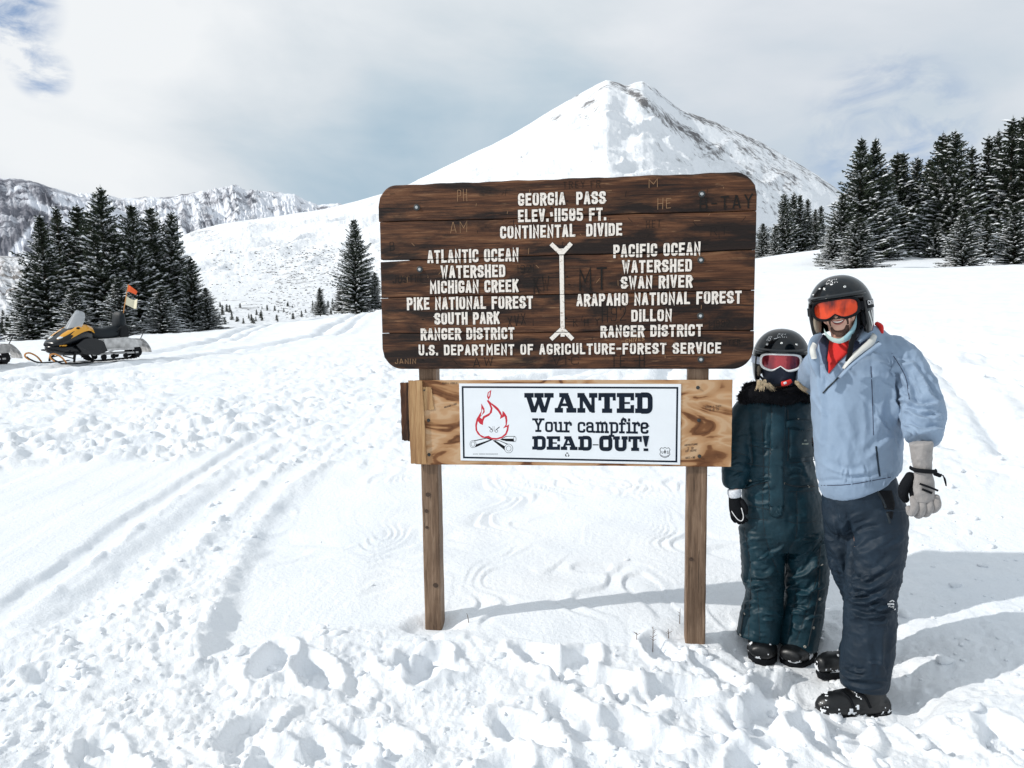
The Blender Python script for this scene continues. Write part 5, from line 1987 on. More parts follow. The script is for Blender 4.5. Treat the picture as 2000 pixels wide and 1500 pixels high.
def head_blobs(M, s=1.0):
    mb = MB()
    def e(c, r):
        if c[2] < 0: c = (c[0], c[1], c[2] * 1.25)
        mb.add(*ellipsoid(M @ (Vector(c) * s), tuple(x * s for x in r), M.to_3x3(), 24, 16))
    e((0, .015, .035), (.078, .095, .090)); e((0, -.020, -.010), (.068, .072, .075))
    e((0, -.030, -.060), (.052, .052, .050)); e((0, -.062, -.092), (.026, .022, .020))
    e((-.042, -.050, -.030), (.026, .026, .026)); e((.042, -.050, -.030), (.026, .026, .026))
    e((0, -.098, -.012), (.013, .016, .022)); e((0, -.106, -.026), (.016, .014, .0115))
    e((-.014, -.097, -.028), (.009, .011, .008)); e((.014, -.097, -.028), (.009, .011, .008))
    e((-.030, -.078, .030), (.016, .012, .008)); e((.030, -.078, .030), (.016, .012, .008))
    e((-.079, .012, .0), (.008, .020, .030)); e((.079, .012, .0), (.008, .020, .030))
    return mb


def helmet(M, parent, rx=.132, ry=.152, rz=.140, low=-.125, brow=.048, side=60, name='helmet', lowside=None):
    """open faced shell with long ear sides, cut open over the face"""
    V, idx = [], {}
    na, nz = 120, 44
    th = np.concatenate([np.linspace(0.02, math.pi / 2, 26), np.zeros(nz - 26)])
    F = []
    for i in range(nz):
        for j in range(na):
            a = 2 * math.pi * j / na            # 0 = front (-y)
            if i < 26:
                t = th[i]; r = math.sin(t) ** .92; z = math.cos(t) ** 1.0 * rz
            else:
                k = (i - 25) / (nz - 26); z = low * k; r = 1 - .10 * k ** 2
            back = max(0, -math.cos(a))
            x = rx * r * math.sin(a); y = -ry * r * math.cos(a)
            if z < 0: y -= back * 0 ; z *= (1 - .18 * back)
            V.append((x, y + .012, z))
    for i in range(nz - 1):
        for j in range(na):
            j2 = (j + 1) % na
            c = [V[i * na + j], V[i * na + j2], V[(i + 1) * na + j2], V[(i + 1) * na + j]]
            z = sum(p[2] for p in c) / 4
            a = (j + .5) * 360 / na; a = min(a, 360 - a)
            lim = side + 6 * sstep(0, low, z)
            if a < lim and z < brow - .010 * (a / side) ** 2: continue
            F.append((i * na + j, (i + 1) * na + j, (i + 1) * na + j2, i * na + j2))
    me = mesh_from('shell', V, F)
    o2 = evaluated(me, [('SOLIDIFY', dict(thickness=.020, offset=-1.0, use_rim=True)), ('BEVEL', dict(width=.003, segments=2, limit_method='ANGLE', angle_limit=.9))])
    o2.transform(M)
    o2.polygons.foreach_set('use_smooth', [True] * len(o2.polygons))
    sh = link(name, o2, SHELL, parent)
    # rubber rim round the face opening
    rim = []
    for a in np.linspace(-side, side, 30):
        z = brow - .010 * (abs(a) / side) ** 2
        t = math.acos(max(-1, min(1, z / rz))); r = math.sin(t) ** .92
        rim.append((rx * r * math.sin(R_(a)), -ry * r * math.cos(R_(a)) + .012, z))
    L, Rr = [], []
    for k in np.linspace(0.08, 1, 14):
        z = low * k; r = 1 - .10 * k ** 2; a = R_(side + 6 * sstep(0, low, np.array(z)))
        Rr.append((rx * r * math.sin(a), -ry * r * math.cos(a) + .012, z)); L.append((-rx * r * math.sin(a), -ry * r * math.cos(a) + .012, z))
    pts = L[::-1] + rim + Rr
    v, f = tube([M @ Vector(p) for p in pts], [.0055] * len(pts), (0, 1, .3), 10, 1, .3)
    r_o = part('rubber_rim', v, f, RUBBER); r_o.parent = sh
    # brim
    V, F = [], []
    A = np.linspace(-66, 66, 40)
    for a in A:
        k = math.cos(R_(a) * 90 / 66)
        z = brow + .006; r = math.sin(math.acos(z / rz)) ** .92
        for (dr, dz) in ((0.0, .012), (.006, .008), (.006 + .014 * k, .002), (.006 + .014 * k, -.003), (.0, -.004)):
            V.append(M @ Vector(((rx * r + dr) * math.sin(R_(a)), -(ry * r + dr) * math.cos(R_(a)) + .012, z + dz)))
    for i in range(len(A) - 1):
        for k in range(4): F.append((i * 5 + k, i * 5 + k + 1, (i + 1) * 5 + k + 1, (i + 1) * 5 + k))
    b = part('brim', V, F, SHELL); b.parent = sh
    for x in (b, r_o): x.matrix_parent_inverse = sh.matrix_parent_inverse.inverted() @ Matrix.Identity(4) if False else Matrix.Identity(4)
    # inner padding on the ear sides
    for sg in (-1, 1):
        v, f = ellipsoid((0, 0, 0), (.016, .055, .062), None, 18, 12)
        v = [M @ (Vector(p) + Vector((sg * (rx - .034), -.012, -.045))) for p in v]
        q = part('ear_pad', v, f, mat('padding', (.30, .25, .19), .9) if sg < 0 else CL_BLK); q.parent = sh
    return sh


def on_helmet(M, a, z, off, rx, ry, rz):
    if z >= 0:
        r = math.sin(math.acos(min(1, z / rz))) ** .92
    else: r = 1 - .10 * (z / -.125) ** 2
    return M @ Vector(((rx * r + off) * math.sin(R_(a)), -(ry * r + off) * math.cos(R_(a)) + .012, z))


def helmet_dot(M, parent, a, z, dims, r=.0062, m=None, sx=1.0, name='rivet'):
    c = on_helmet(M, a, z, .001, *dims); c2 = on_helmet(M, a, z, .01, *dims)
    # outward normal by finite differences
    p1 = on_helmet(M, a + 3, z, .001, *dims); p2 = on_helmet(M, a, z + .006, .001, *dims)
    t1 = (p1 - c).normalized(); t2 = (p2 - c).normalized(); n = t1.cross(t2).normalized()
    if n.dot(c2 - c) < 0: n = -n
    V, F = [], []
    for rr, h in ((1, 0), (.9, .0022), (.45, .0026), (.35, .0012), (.05, .0012)):
        for k in range(14):
            q = 6.2832 * k / 14
            V.append(c + t1 * r * sx * rr * math.cos(q) + t2 * r * rr * math.sin(q) + n * h)
    for i in range(4):
        for k in range(14): F.append((i * 14 + k, i * 14 + (k + 1) % 14, (i + 1) * 14 + (k + 1) % 14, (i + 1) * 14 + k))
    part(name, V, F, m or mat('silver_rivet', (.72, .72, .70), .25, metal=.9), parent)


def helmet_strokes(M, parent, strokes, w, m, dims, name='lettering', off=.0012):
    """strokes in (angle deg, z) on the shell"""
    V, F = [], []
    for i, st in enumerate(strokes):
        k = R_(1) * .135
        v, f = ribbon([(a * k, z) for a, z in st], w, w * .4)
        n = len(V)
        for p in v: V.append(on_helmet(M, p.x / k, p.y, off + i * 2e-5, *dims))
        F += [tuple(q + n for q in x) for x in f]
    part(name, V, F, m, parent, False)


def goggles(M, parent, lens, framem, strapm, dims, w=.088, h=.043, z0=.0, r=.102, strap=.018, notch=.016):
    """wrap-round goggles: lens sheet, padded frame, strap round the helmet"""
    def pos(s, z, out): 
        a = s / r
        return M @ Vector(((r + out) * math.sin(a), -(r + out) * math.cos(a) * 1.0 - .018 + .012 * (a ** 2) * 0, z + z0))
    out = []
    for q in np.linspace(0, 2 * math.pi, 73)[:-1]:
        c, s_ = math.cos(q), math.sin(q)
        e = 3.4
        x = w * abs(c) ** (2 / e) * math.copysign(1, c); z = h * abs(s_) ** (2 / e) * math.copysign(1, s_)
        if s_ < 0:
            z += notch * math.exp(-(x / .019) ** 2) * 1.25
            z += .006 * (abs(x) / w) ** 2
        out.append((x, z))
    # lens
    V = [pos(0, .004, .016)]
    n = len(out)
    for k in (.33, .66, 1.0):
        for x, z in out: V.append(pos(x * k, .004 + (z - .004) * k, .016))
    F = [(0, 1 + j, 1 + (j + 1) % n) for j in range(n)]
    for i in range(2):
        for j in range(n): F.append((1 + i * n + j, 1 + (i + 1) * n + j, 1 + (i + 1) * n + (j + 1) % n, 1 + i * n + (j + 1) % n))
        fr = MB()
    rings = []
    prof = [(1.0, .0215), (.93, .0225), (.90, .016), (1.0, .012), (1.08, .010), (1.10, -.004), (1.06, -.020), (1.12, .006), (1.09, .016)]
    prof = [(.90, .0155), (.925, .0225), (1.0, .0235), (1.08, .0190), (1.11, .008), (1.08, -.012), (1.02, -.022)]
    V2 = []
    for k, o_ in prof:
        for x, z in out:
            d = math.hypot(x / w, z / h)
            V2.append(pos(x + (k - 1) * .062 * (x / w if abs(x) > w * .2 else x / w), z + (k - 1) * .062 * math.copysign(min(1, abs(z) / h), z), o_))
    F2 = []
    for i in range(len(prof) - 1):
        for j in range(n): F2.append((i * n + j, i * n + (j + 1) % n, (i + 1) * n + (j + 1) % n, (i + 1) * n + j))
    f = part('goggles', V2, F2, framem, parent)
    l = part('lens', V, F, lens); l.parent = f
    # strap
    V, F = [], []
    A = np.linspace(44, 316, 70)
    for a in A:
        e = min(a, 360 - a)
        k = sstep(44, 62, np.array(e)) 
        for dz, oo in ((-strap, .0005), (-strap, .0032), (strap, .0032), (strap, .0005)):
            p = on_helmet(M, a, max(-.12, z0 + dz), oo, *dims)
            q = pos(math.copysign(w * 1.0, math.sin(R_(a))), dz, .010)
            V.append(q.lerp(p, float(k)))
    for i in range(len(A) - 1):
        for k in range(4): F.append((i * 4 + k, i * 4 + (k + 1) % 4, (i + 1) * 4 + (k + 1) % 4, (i + 1) * 4 + k))
    s = part('strap', V, F, strapm); s.parent = f
    return f


def boot(ctrl, parent, name='boot', soleY=None, flip=1, extra=None, sole_h=.022, snowbits=None, seed=1, straps=None):
    mb = MB()
    for c in ctrl: mb.tube(*c)
    me = remesh(mb, .0055, 4)
    V, N_ = get_vn(me)
    zmin = soleY
    # flatten the bottom, press a welt line above the sole
    wel = np.exp(-((V[:, 2] - (zmin + sole_h)) / .004) ** 2)
    low = V[:, 2] < zmin + sole_h
    V = V - N_ * (wel * .004)[:, None]
    V[:, :2] += N_[:, :2] * (low * .005)[:, None]
    V[:, 2] = np.maximum(V[:, 2], zmin)
    n = fbm(V[:, 0] * 14, V[:, 1] * 14, V[:, 2] * 20, octv=3, seed=seed)
    V = V + N_ * (n * .0022)[:, None]
    set_v(me, V)
    o = link(name, me, RUBBER, parent)
    # clinging snow: lifted skin over noisy patches
    me2 = me.copy()
    V, N_ = get_vn(me2)
    pn = .75 * fbm(V[:, 0] * 17, V[:, 1] * 17, V[:, 2] * 26, octv=3, seed=seed + 40) + .5 * fbm(V[:, 0] * 70, V[:, 1] * 70, V[:, 2] * 90, octv=3, gain=.7, seed=seed + 50)
    band = np.exp(-((V[:, 2] - (zmin + sole_h + .012)) / .020) ** 2) * .30 + np.clip(N_[:, 2], 0, 1) * .20 * (V[:, 2] < zmin + .11)
    if snowbits is not None: band = band * snowbits
    keep = pn + band > .25
    bm = bmesh.new(); bm.from_mesh(me2)
    bm.verts.ensure_lookup_table()
    dead = [v for v in bm.verts if not keep[v.index]]
    for v in bm.verts:
        if keep[v.index]: v.co = v.co + Vector(N_[v.index]) * (.0025 + .004 * max(0, pn[v.index] + band[v.index] - .25))
    bmesh.ops.delete(bm, geom=dead, context='VERTS')
    bm.to_mesh(me2); bm.free()
    bpy.data.objects
    # lugged sole
    lo = V[V[:, 2] < zmin + .030][:, :2] if False else get_vn(me)[0]
    lo = lo[lo[:, 2] < zmin + .030][:, :2]
    c0 = lo.mean(0)
    an = np.arctan2(lo[:, 1] - c0[1], lo[:, 0] - c0[0]); rd_ = np.hypot(lo[:, 0] - c0[0], lo[:, 1] - c0[1])
    K = 60; SVv, SFf = [], []
    rads = []
    for k in range(K):
        a = -math.pi + 2 * math.pi * k / K
        m_ = np.abs((an - a + math.pi) % (2 * math.pi) - math.pi) < .09
        rads.append(rd_[m_].max() if m_.any() else (rads[-1] if rads else .04))
    rads = np.array(rads); rads = (np.roll(rads, 1) + rads + np.roll(rads, -1)) / 3
    for k in range(K):
        a = -math.pi + 2 * math.pi * k / K
        lug = .005 if (k // 2) % 2 else 0
        for dr, z in ((-.004, zmin + .031), (.007, zmin + .029), (.008, zmin + .013), (.007 - lug, zmin + .010), (.006 - lug, zmin - .004)):
            SVv.append((c0[0] + (rads[k] + dr) * math.cos(a), c0[1] + (rads[k] + dr) * math.sin(a), z))
    for k in range(K):
        for q in range(4): SFf.append((k * 5 + q, k * 5 + q + 1, ((k + 1) % K) * 5 + q + 1, ((k + 1) % K) * 5 + q))
    so = part('sole', SVv, SFf, CL_BLK, None, False); so.parent = o
    gb = Garment.__new__(Garment); gb.bvh = bvh_of(me); gb.me = me; gb.o = o
    for ln in (straps or []):
        q = line_on(gb, 'boot_strap', ln, 5, CL_BLK, parent, .002, .004, 4)
    s = link('clinging_snow', me2, BSNOW); s.parent = o; s['kind'] = 'stuff'
    return o


def snowground(px, py, Y): return at(px, py, Y).z


# ================================================================ the man
MAN = thing('person', tuple(at(1690, 1395, 3.33)), 'tall bearded person smiling in a pale blue ski jacket, black helmet and orange goggles', 'person')
MHD = (.134, .152, .150)
MM = head_frame(1640, 603, 3.33, -33, -8, 3)

# body: one continuous skin under the clothes
mb = head_blobs(MM)
mb.tube([MM @ Vector((0, .02, -.05)), MM @ Vector((0, .035, -.13)), at(1662, 700, 3.38)], [.055, .056, .07], (0, 1, 0), 16, 3)
mb.add(*ptube([(1665, 690, 3.38, 62, .09), (1672, 760, 3.38, 66, .10), (1676, 860, 3.38, 62, .10), (1684, 950, 3.38, 58, .10), (1686, 1000, 3.38, 60, .10)]))
mb.add(*ptube([(1740, 705, 3.34, 24), (1790, 770, 3.26, 24), (1806, 830, 3.16, 18), (1806, 880, 3.10, 12), (1804, 920, 3.09, 9)]))
mb.add(*ptube([(1612, 706, 3.42, 24), (1585, 740, 3.6, 22), (1552, 772, 3.90, 19), (1500, 790, 3.95, 16)]))
mb.add(*ptube([(1655, 1000, 3.45, 34), (1662, 1110, 3.46, 28), (1680, 1200, 3.50, 22), (1668, 1290, 3.53, 20), (1640, 1298, 3.50, 16)]))
mb.add(*ptube([(1708, 1000, 3.33, 42), (1702, 1130, 3.27, 34), (1700, 1220, 3.23, 30), (1690, 1350, 3.19, 24), (1640, 1380, 3.17, 18)]))
body = link('body', remesh(mb, .0055, 3), SKIN, MAN)
face = Garment.__new__(Garment); face.bvh = bvh_of(body.data); face.me = body.data; face.o = body

# jacket
mb = MB()
mb.add(*ptube([(1655, 655, 3.36, 34, .075), (1662, 668, 3.37, 58, .10), (1669, 690, 3.38, 80, .125), (1672, 722, 3.38, 86, .14), (1674, 780, 3.38, 87, .155), (1673, 840, 3.38, 83, .16), (1675, 895, 3.38, 81, .16), (1673, 926, 3.38, 76, .155), (1680, 944, 3.38, 72, .15)], 40, 5, .12))
mb.add(*ptube([(1708, 682, 3.37, 34), (1742, 692, 3.33, 36), (1771, 722, 3.29, 38), (1790, 765, 3.25, 40), (1801, 803, 3.20, 41), (1803, 834, 3.15, 36), (1802, 858, 3.11, 31)], 24, 5, .15))
mb.add(*ptube([(1640, 690, 3.40, 36), (1612, 708, 3.45, 36), (1588, 735, 3.62, 32), (1560, 768, 3.90, 28), (1505, 790, 3.95, 24)], 24, 5, .3))


def man_jacket(V, N_, px, py):
    arm = (px > 1760) | (py > 0) & (px > 1745) & (py < 740)
    d = .008 * fbm(V[:, 0] * 9, V[:, 1] * 9, V[:, 2] * 6, octv=4, seed=7)
    d += (.003 + .006 * (px > 1745)) * fbm(V[:, 0] * 20 + V[:, 2] * 9, V[:, 1] * 14, V[:, 2] * 5 - V[:, 0] * 12, octv=3, seed=9, ridged=True)
    d += folds(V, N_, px, py, [
        (1750, 705, 1738, 760, 1750, 830, 7, 17), (1735, 740, 1720, 800, 1712, 850, 8, 5), (1700, 700, 1740, 720, 1775, 712, 9, 7),
        (1762, 768, 1795, 795, 1835, 792, 6, 17), (1765, 795, 1800, 820, 1842, 815, 6, 15), (1768, 826, 1795, 842, 1834, 838, 5, 12), (1800, 745, 1815, 775, 1840, 790, 5, 10),
        (1778, 705, 1800, 740, 1822, 775, 6, 12), (1755, 722, 1775, 755, 1785, 800, 6, 14), (1745, 700, 1765, 712, 1790, 708, 6, 9), (1745, 845, 1765, 870, 1772, 900, 8, 7),
        (1600, 740, 1606, 800, 1602, 880, 8, 5), (1620, 820, 1650, 870, 1660, 930, 9, 4), (1690, 900, 1720, 870, 1750, 850, 8, 6),
        (1640, 770, 1660, 830, 1655, 900, 10, 3), (1605, 905, 1650, 925, 1700, 922, 7, 5), (1600, 690, 1596, 720, 1602, 770, 7, 6),
        (1660, 735, 1720, 745, 1760, 790, 10, 5), (1625, 930, 1680, 938, 1745, 920, 5, 5), (1680, 760, 1690, 830, 1684, 900, 9, 3)]
        + rand_folds(1, 1765, 765, 1835, 850, 8, 24, 16, 46, 3.4, 6.5) + rand_folds(2, 1770, 700, 1815, 765, 55, 22, 7, 50, 3.6, 5.5) + rand_folds(3, 1612, 916, 1745, 944, 88, 16, 20, 20, 2.6, 3.6)
        + rand_folds(4, 1720, 740, 1760, 880, 60, 25, 9, 60, 4.2, 6) + rand_folds(5, 1600, 760, 1720, 900, 70, 30, 9, 60, 4.5, 2.8) + rand_folds(6, 1598, 690, 1660, 750, 60, 30, 5, 40, 4, 3.5) + rand_folds(7, 1690, 690, 1770, 720, 20, 20, 5, 50, 4, 4.5))
    # drawn-in hem
    d += -.006 * np.exp(-((py - (940 - (px - 1605) * .10)) / 4.5) ** 2) * ((px < 1760) & (py > 900))
    # darts and seams
    d += folds(V, N_, px, py, [(1700, 690, 1706, 780, 1716, 860, 1.8, -4), (1745, 690, 1775, 740, 1768, 800, 2.0, -5)])
    return d


JK = Garment('jacket', mb, .0052, CL_BLUE, MAN, man_jacket)

# trousers
mb = MB()
mb.add(*ptube([(1680, 935, 3.38, 66, .13), (1682, 965, 3.38, 74, .145), (1687, 1000, 3.38, 79, .15), (1692, 1025, 3.37, 72, .13)], 32, 4, .3))
mb.add(*ptube([(1652, 1000, 3.44, 43, .11), (1656, 1060, 3.45, 43, .11), (1665, 1108, 3.46, 40, .10), (1683, 1150, 3.48, 38, .10), (1690, 1200, 3.50, 34), (1682, 1250, 3.52, 34), (1672, 1285, 3.53, 34)], 24, 5, .1))
mb.add(*ptube([(1711, 995, 3.34, 57, .13), (1712, 1055, 3.31, 55, .125), (1706, 1110, 3.28, 52, .12), (1699, 1160, 3.25, 46, .11), (1700, 1200, 3.23, 49, .11), (1697, 1260, 3.21, 49, .115), (1690, 1300, 3.2, 48, .115), (1688, 1340, 3.19, 45, .105)], 28, 5, .06))


def man_trousers(V, N_, px, py):
    d = .004 * fbm(V[:, 0] * 9, V[:, 1] * 9, V[:, 2] * 6, octv=4, seed=17)
    d += .008 * fbm(V[:, 0] * 10 + V[:, 2] * 14, V[:, 1] * 12, V[:, 2] * 16 - V[:, 0] * 8, octv=3, seed=19, ridged=True) * (.4 + .9 * np.exp(-((py - 1150) / 70.) ** 2))
    d += folds(V, N_, px, py, [
        (1655, 1170, 1690, 1178, 1735, 1150, 6, 14), (1658, 1140, 1700, 1150, 1748, 1112, 7, 11), (1660, 1195, 1690, 1206, 1725, 1200, 5, 12),
        (1670, 1120, 1710, 1120, 1758, 1080, 8, 8), (1680, 1170, 1715, 1190, 1745, 1175, 6, 9), (1665, 1060, 1690, 1080, 1740, 1050, 10, 6),
        (1645, 1110, 1668, 1135, 1690, 1145, 6, 8), (1618, 1060, 1640, 1090, 1652, 1130, 8, 7), (1612, 1010, 1640, 1030, 1658, 1020, 8, 6),
        (1645, 1140, 1655, 1152, 1668, 1165, 5, 8), (1640, 1312, 1665, 1325, 1695, 1322, 5, 8), (1690, 1240, 1700, 1280, 1700, 1330, 8, 4),
        (1720, 1225, 1722, 1270, 1715, 1320, 8, 5), (1650, 1335, 1690, 1345, 1730, 1340, 5, 6), (1650, 990, 1660, 1050, 1658, 1160, 6, -15),
        (1625, 975, 1632, 1000, 1640, 1015, 4, -4), (1690, 1215, 1720, 1218, 1742, 1205, 5, 7)]
        + rand_folds(11, 1665, 1110, 1740, 1205, -10, 22, 14, 52, 3.6, 6.5) + rand_folds(12, 1665, 985, 1750, 1095, -25, 25, 10, 60, 4.2, 5) + rand_folds(13, 1650, 1290, 1730, 1340, 5, 16, 9, 40, 3.2, 5) + rand_folds(14, 1615, 1000, 1650, 1150, 60, 30, 10, 40, 3.8, 6) + rand_folds(15, 1665, 1215, 1735, 1300, 80, 20, 5, 50, 4, 3.5))
    return d


TR = Garment('trousers', mb, .0052, CL_NAVY, MAN, man_trousers)
link_pts = [(1714, 960), (1728, 985), (1738, 1022)]
line_on(TR, 'pocket_edge', link_pts, 4, CL_SEAM, MAN, .001)
patch_on(TR, 'pocket_opening', [(1716, 958), (1742, 958), (1748, 985), (1742, 1015), (1733, 1005), (1724, 985)], CL_BLK, MAN, .002)
# small white print on the knee: mountain-like quarter arcs and tiny words
ks = [[(1733, 1180), (1746, 1180)], [(1735, 1185), (1746, 1185)], [(1737, 1176), (1743, 1173), (1746, 1176)], [(1744, 1188), (1748, 1190)]]
PRINTW = mat('white_print', (.8, .8, .8), .5)
for k in ks: line_on(TR, 'print', k, 2.6, PRINTW, MAN, .002, .0006, 3)

# jacket details
line_on(JK, 'storm_flap', [(1607, 768), (1640, 735), (1672, 706), (1700, 686), (1716, 668)], 3.0, CL_SEAM, MAN, .003, .001, 5)
line_on(JK, 'zip_pocket', [(1711, 872), (1714, 900), (1718, 930)], 3.2, CL_NAVY, MAN, .002, .002, 5)
line_on(JK, 'seam', [(1701, 715), (1704, 780), (1706, 850)], 1.4, CL_NVYC, MAN, .0005, .0006, 5)
line_on(JK, 'seam', [(1742, 690), (1768, 735), (1776, 780)], 1.4, CL_NVYC, MAN, .0005, .0006, 5)
line_on(JK, 'hem_stitching', [(1604, 948), (1660, 946), (1740, 932)], 1.4, CL_NVYC, MAN, .0005, .0006, 5)
# red mid layer seen in the open neck
patch_on(JK, 'red_pullover', [(1619, 664), (1640, 668), (1660, 656), (1656, 690), (1640, 706), (1620, 730), (1617, 700)], CL_RED, MAN, .010, 4)
patch_on(JK, 'inner_collar', [(1600, 664), (1610, 656), (1620, 662), (1618, 700), (1619, 728), (1612, 716), (1604, 690)], CL_NVYC, MAN, .014, 4)
patch_on(JK, 'inner_collar', [(1662, 668), (1685, 655), (1694, 663), (1690, 672), (1668, 690), (1655, 704), (1656, 685)], CL_NVYC, MAN, .014, 4)
# open collar: folded lapel with pale lining, built as a rolled strip
def collar(pts, wid, name, m):
    V, F = [], []
    P = catmull(np.array([(*at(x, y, Y), w) for (x, y, Y, w) in pts]), 5)
    n = 7
    for i, r in enumerate(P):
        c = Vector(r[:3]); w = r[3]
        t = Vector(P[min(i + 1, len(P) - 1)][:3]) - Vector(P[max(i - 1, 0)][:3]); t.normalize()
        s = t.cross(Vector((0, 1, 0))).normalized()
        for k in range(n):
            q = -1.3 + 2.6 * k / (n - 1)
            V.append(c + s * w * math.sin(q) - Vector((0, 1, 0)) * .018 * math.cos(q * 1.1))
        for k in range(n):
            q = 1.3 - 2.6 * k / (n - 1)
            V.append(c + s * w * .98 * math.sin(q) - Vector((0, 1, 0)) * (.018 * math.cos(q * 1.1) - .006))
    m2 = 2 * n
    for i in range(len(P) - 1):
        for k in range(m2): F.append((i * m2 + k, i * m2 + (k + 1) % m2, (i + 1) * m2 + (k + 1) % m2, (i + 1) * m2 + k))
    F.append(tuple(range(m2))); F.append(tuple((len(P) - 1) * m2 + k for k in range(m2))[::-1])
    return part(name, V, F, m, MAN)


collar([(1646, 720, 3.21, .004), (1662, 701, 3.20, .011), (1682, 684, 3.21, .014), (1700, 670, 3.23, .017), (1708, 655, 3.28, .014)], 1, 'lapel_lining', CL_WHITE)
collar([(1638, 738, 3.205, .006), (1664, 711, 3.195, .008), (1692, 690, 3.20, .009), (1718, 672, 3.22, .010)], 1, 'lapel_edge', CL_BLUE)
collar([(1676, 668, 3.25, .010), (1690, 652, 3.28, .022), (1698, 638, 3.32, .026), (1702, 630, 3.38, .022)], 1, 'standing_collar', CL_BLUE)
collar([(1598, 738, 3.25, .008), (1592, 710, 3.24, .022), (1588, 686, 3.26, .026), (1590, 668, 3.32, .024), (1602, 652, 3.36, .014)], 1, 'left_lapel', CL_BLUE)
collar([(1590, 700, 3.222, .012), (1587, 684, 3.225, .013), (1591, 672, 3.26, .012)], 1, 'lapel_lining', CL_WHITE)
v, f = tube([at(1712, 632, 3.36), at(1720, 638, 3.34), at(1722, 650, 3.32)], [.010, .012, .008], (0, 1, 0), 10, 3, .6)
part('red_hood_edge', v, f, CL_RED, MAN)
v, f = tube([at(1668, 655, 3.22), at(1663, 672, 3.20), at(1660, 690, 3.195), at(1655, 706, 3.20)], [(.011, .004)] * 4, (0, 1, 0), 10, 3, .3)
part('chin_strap', v, f, CL_BLK, MAN)
v, f = tube([at(1678, 610, 3.25), at(1676, 640, 3.24), at(1668, 657, 3.22)], [(.008, .004)] * 3, (0, 1, 0), 10, 3, .3)
part('chin_strap', v, f, CL_BLK, MAN)

helm = helmet(MM, MAN, *MHD, low=-.118, brow=.050, side=58)
gog = goggles(MM, MAN, LENS_O, CL_BLK, CL_BLK, MHD, w=.092, h=.044, z0=.004, r=.104, notch=.018)
for a, z in ((-20, .098), (26, .094)): helmet_dot(MM, MAN, a, z, MHD)
for a, z, sx in ((-34, .102, 1.6), (-3, .112, 1.8), (-50, .080, 1.3)): helmet_dot(MM, MAN, a, z, MHD, .0035, PRINTW, sx, 'vent_slot')


def wordmark(M, parent, s, a0, a1, z, h, dims, w=.0022, cz=0.0):
    st = text_strokes(s, a0, 0, a1, 0, 1.0, 2.2, 1.2)
    helmet_strokes(M, parent, [[(a, z + y * h + cz * ((a - (a0 + a1) / 2) / 20) ** 2) for a, y in q] for q in st], w, PRINTW, dims)


wordmark(MM, MAN, 'CKX', -20, 12, .118, .0150, MHD, .0022)
wordmark(MM, MAN, 'CKX', 64, 84, .002, .016, (MHD[0] + .004, MHD[1] + .004, MHD[2]), .0035)
helmet_strokes(MM, MAN, [[(66, -.030), (72, -.062), (78, -.09)], [(76, -.028), (84, -.07)]], .009, mat('silver_decal', (.5, .52, .5), .3, metal=.5), MHD, 'side_decal')


# smile, teeth and beard laid on the face
def face_strip(pts, w, m, name, off=.001, thick=.0012):
    """pts in head coordinates (x, z); projected on the face from in front"""
    V, F = [], []
    R3 = MM.to_3x3(); fwd = R3 @ Vector((0, 1, 0))
    P = catmull(np.array([(a, -.034 + (b + .034) * 1.40) for a, b in pts], float), 5)
    W = w if isinstance(w, (list, tuple)) else None
    last = None
    for i, (x, z) in enumerate(P):
        t = P[min(i + 1, len(P) - 1)] - P[max(i - 1, 0)]
        n = np.array([-t[1], t[0]]); n /= np.linalg.norm(n) + 1e-9
        k = i / (len(P) - 1)
        ww = (np.interp(k, np.linspace(0, 1, len(w)), w) if W else w) / 2
        for sg in (-1, -.5, 0, .5, 1):
            o = MM @ Vector((x + n[0] * ww * sg, -.25, z + n[1] * ww * sg))
            h = face.bvh.ray_cast(o, fwd, 1)
            if h[0] is None: p = last
            else: p = h[0] - fwd * (off + thick * (1 - abs(sg)))
            last = p if p is not None else o
            V.append(last)
    for i in range(len(P) - 1):
        for k in range(4): F.append((i * 5 + k, i * 5 + k + 1, (i + 1) * 5 + k + 1, (i + 1) * 5 + k))
    o_ = part(name, V, F, m); o_.parent = body
    return o_


face_strip([(-.026, -.043), (-.014, -.0475), (0, -.049), (.014, -.0475), (.026, -.043)], [.002, .009, .011, .009, .002], MOUTH, 'mouth', .0006, .0004)
face_strip([(-.022, -.0438), (-.012, -.0468), (0, -.048), (.012, -.0468), (.022, -.0438)], [.002, .0075, .0085, .0075, .002], TEETH, 'teeth', .0016, .0016)
face_strip([(-.030, -.0415), (-.015, -.0445), (0, -.0455), (.015, -.0445), (.030, -.0415)], [.002, .004, .0045, .004, .002], LIP, 'upper_lip', .0020, .0020)
face_strip([(-.027, -.044), (-.015, -.0525), (0, -.0555), (.015, -.0525), (.027, -.044)], [.002, .005, .0065, .005, .002], LIP, 'lower_lip', .0020, .0026)
face_strip([(-.036, -.060), (-.036, -.045), (-.026, -.038), (-.010, -.0365), (0, -.0375), (.010, -.0365), (.026, -.038), (.036, -.045), (.036, -.060)], [.006, .009, .009, .007, .004, .007, .009, .009, .006], BEARD, 'moustache', .0012, .0022)
face_strip([(-.034, -.062), (-.024, -.080), (0, -.086), (.024, -.080), (.034, -.062)], [.010, .024, .030, .024, .010], BEARD, 'goatee', .0012, .0042)
face_strip([(-.052, -.035), (-.050, -.062), (-.034, -.088), (0, -.100), (.034, -.088), (.050, -.062), (.052, -.035)], [.006, .014, .016, .014, .016, .014, .006], mat('stubble', (.40, .23, .17), .8, var=.3, vscale=260), 'stubble', .0006, .0010)
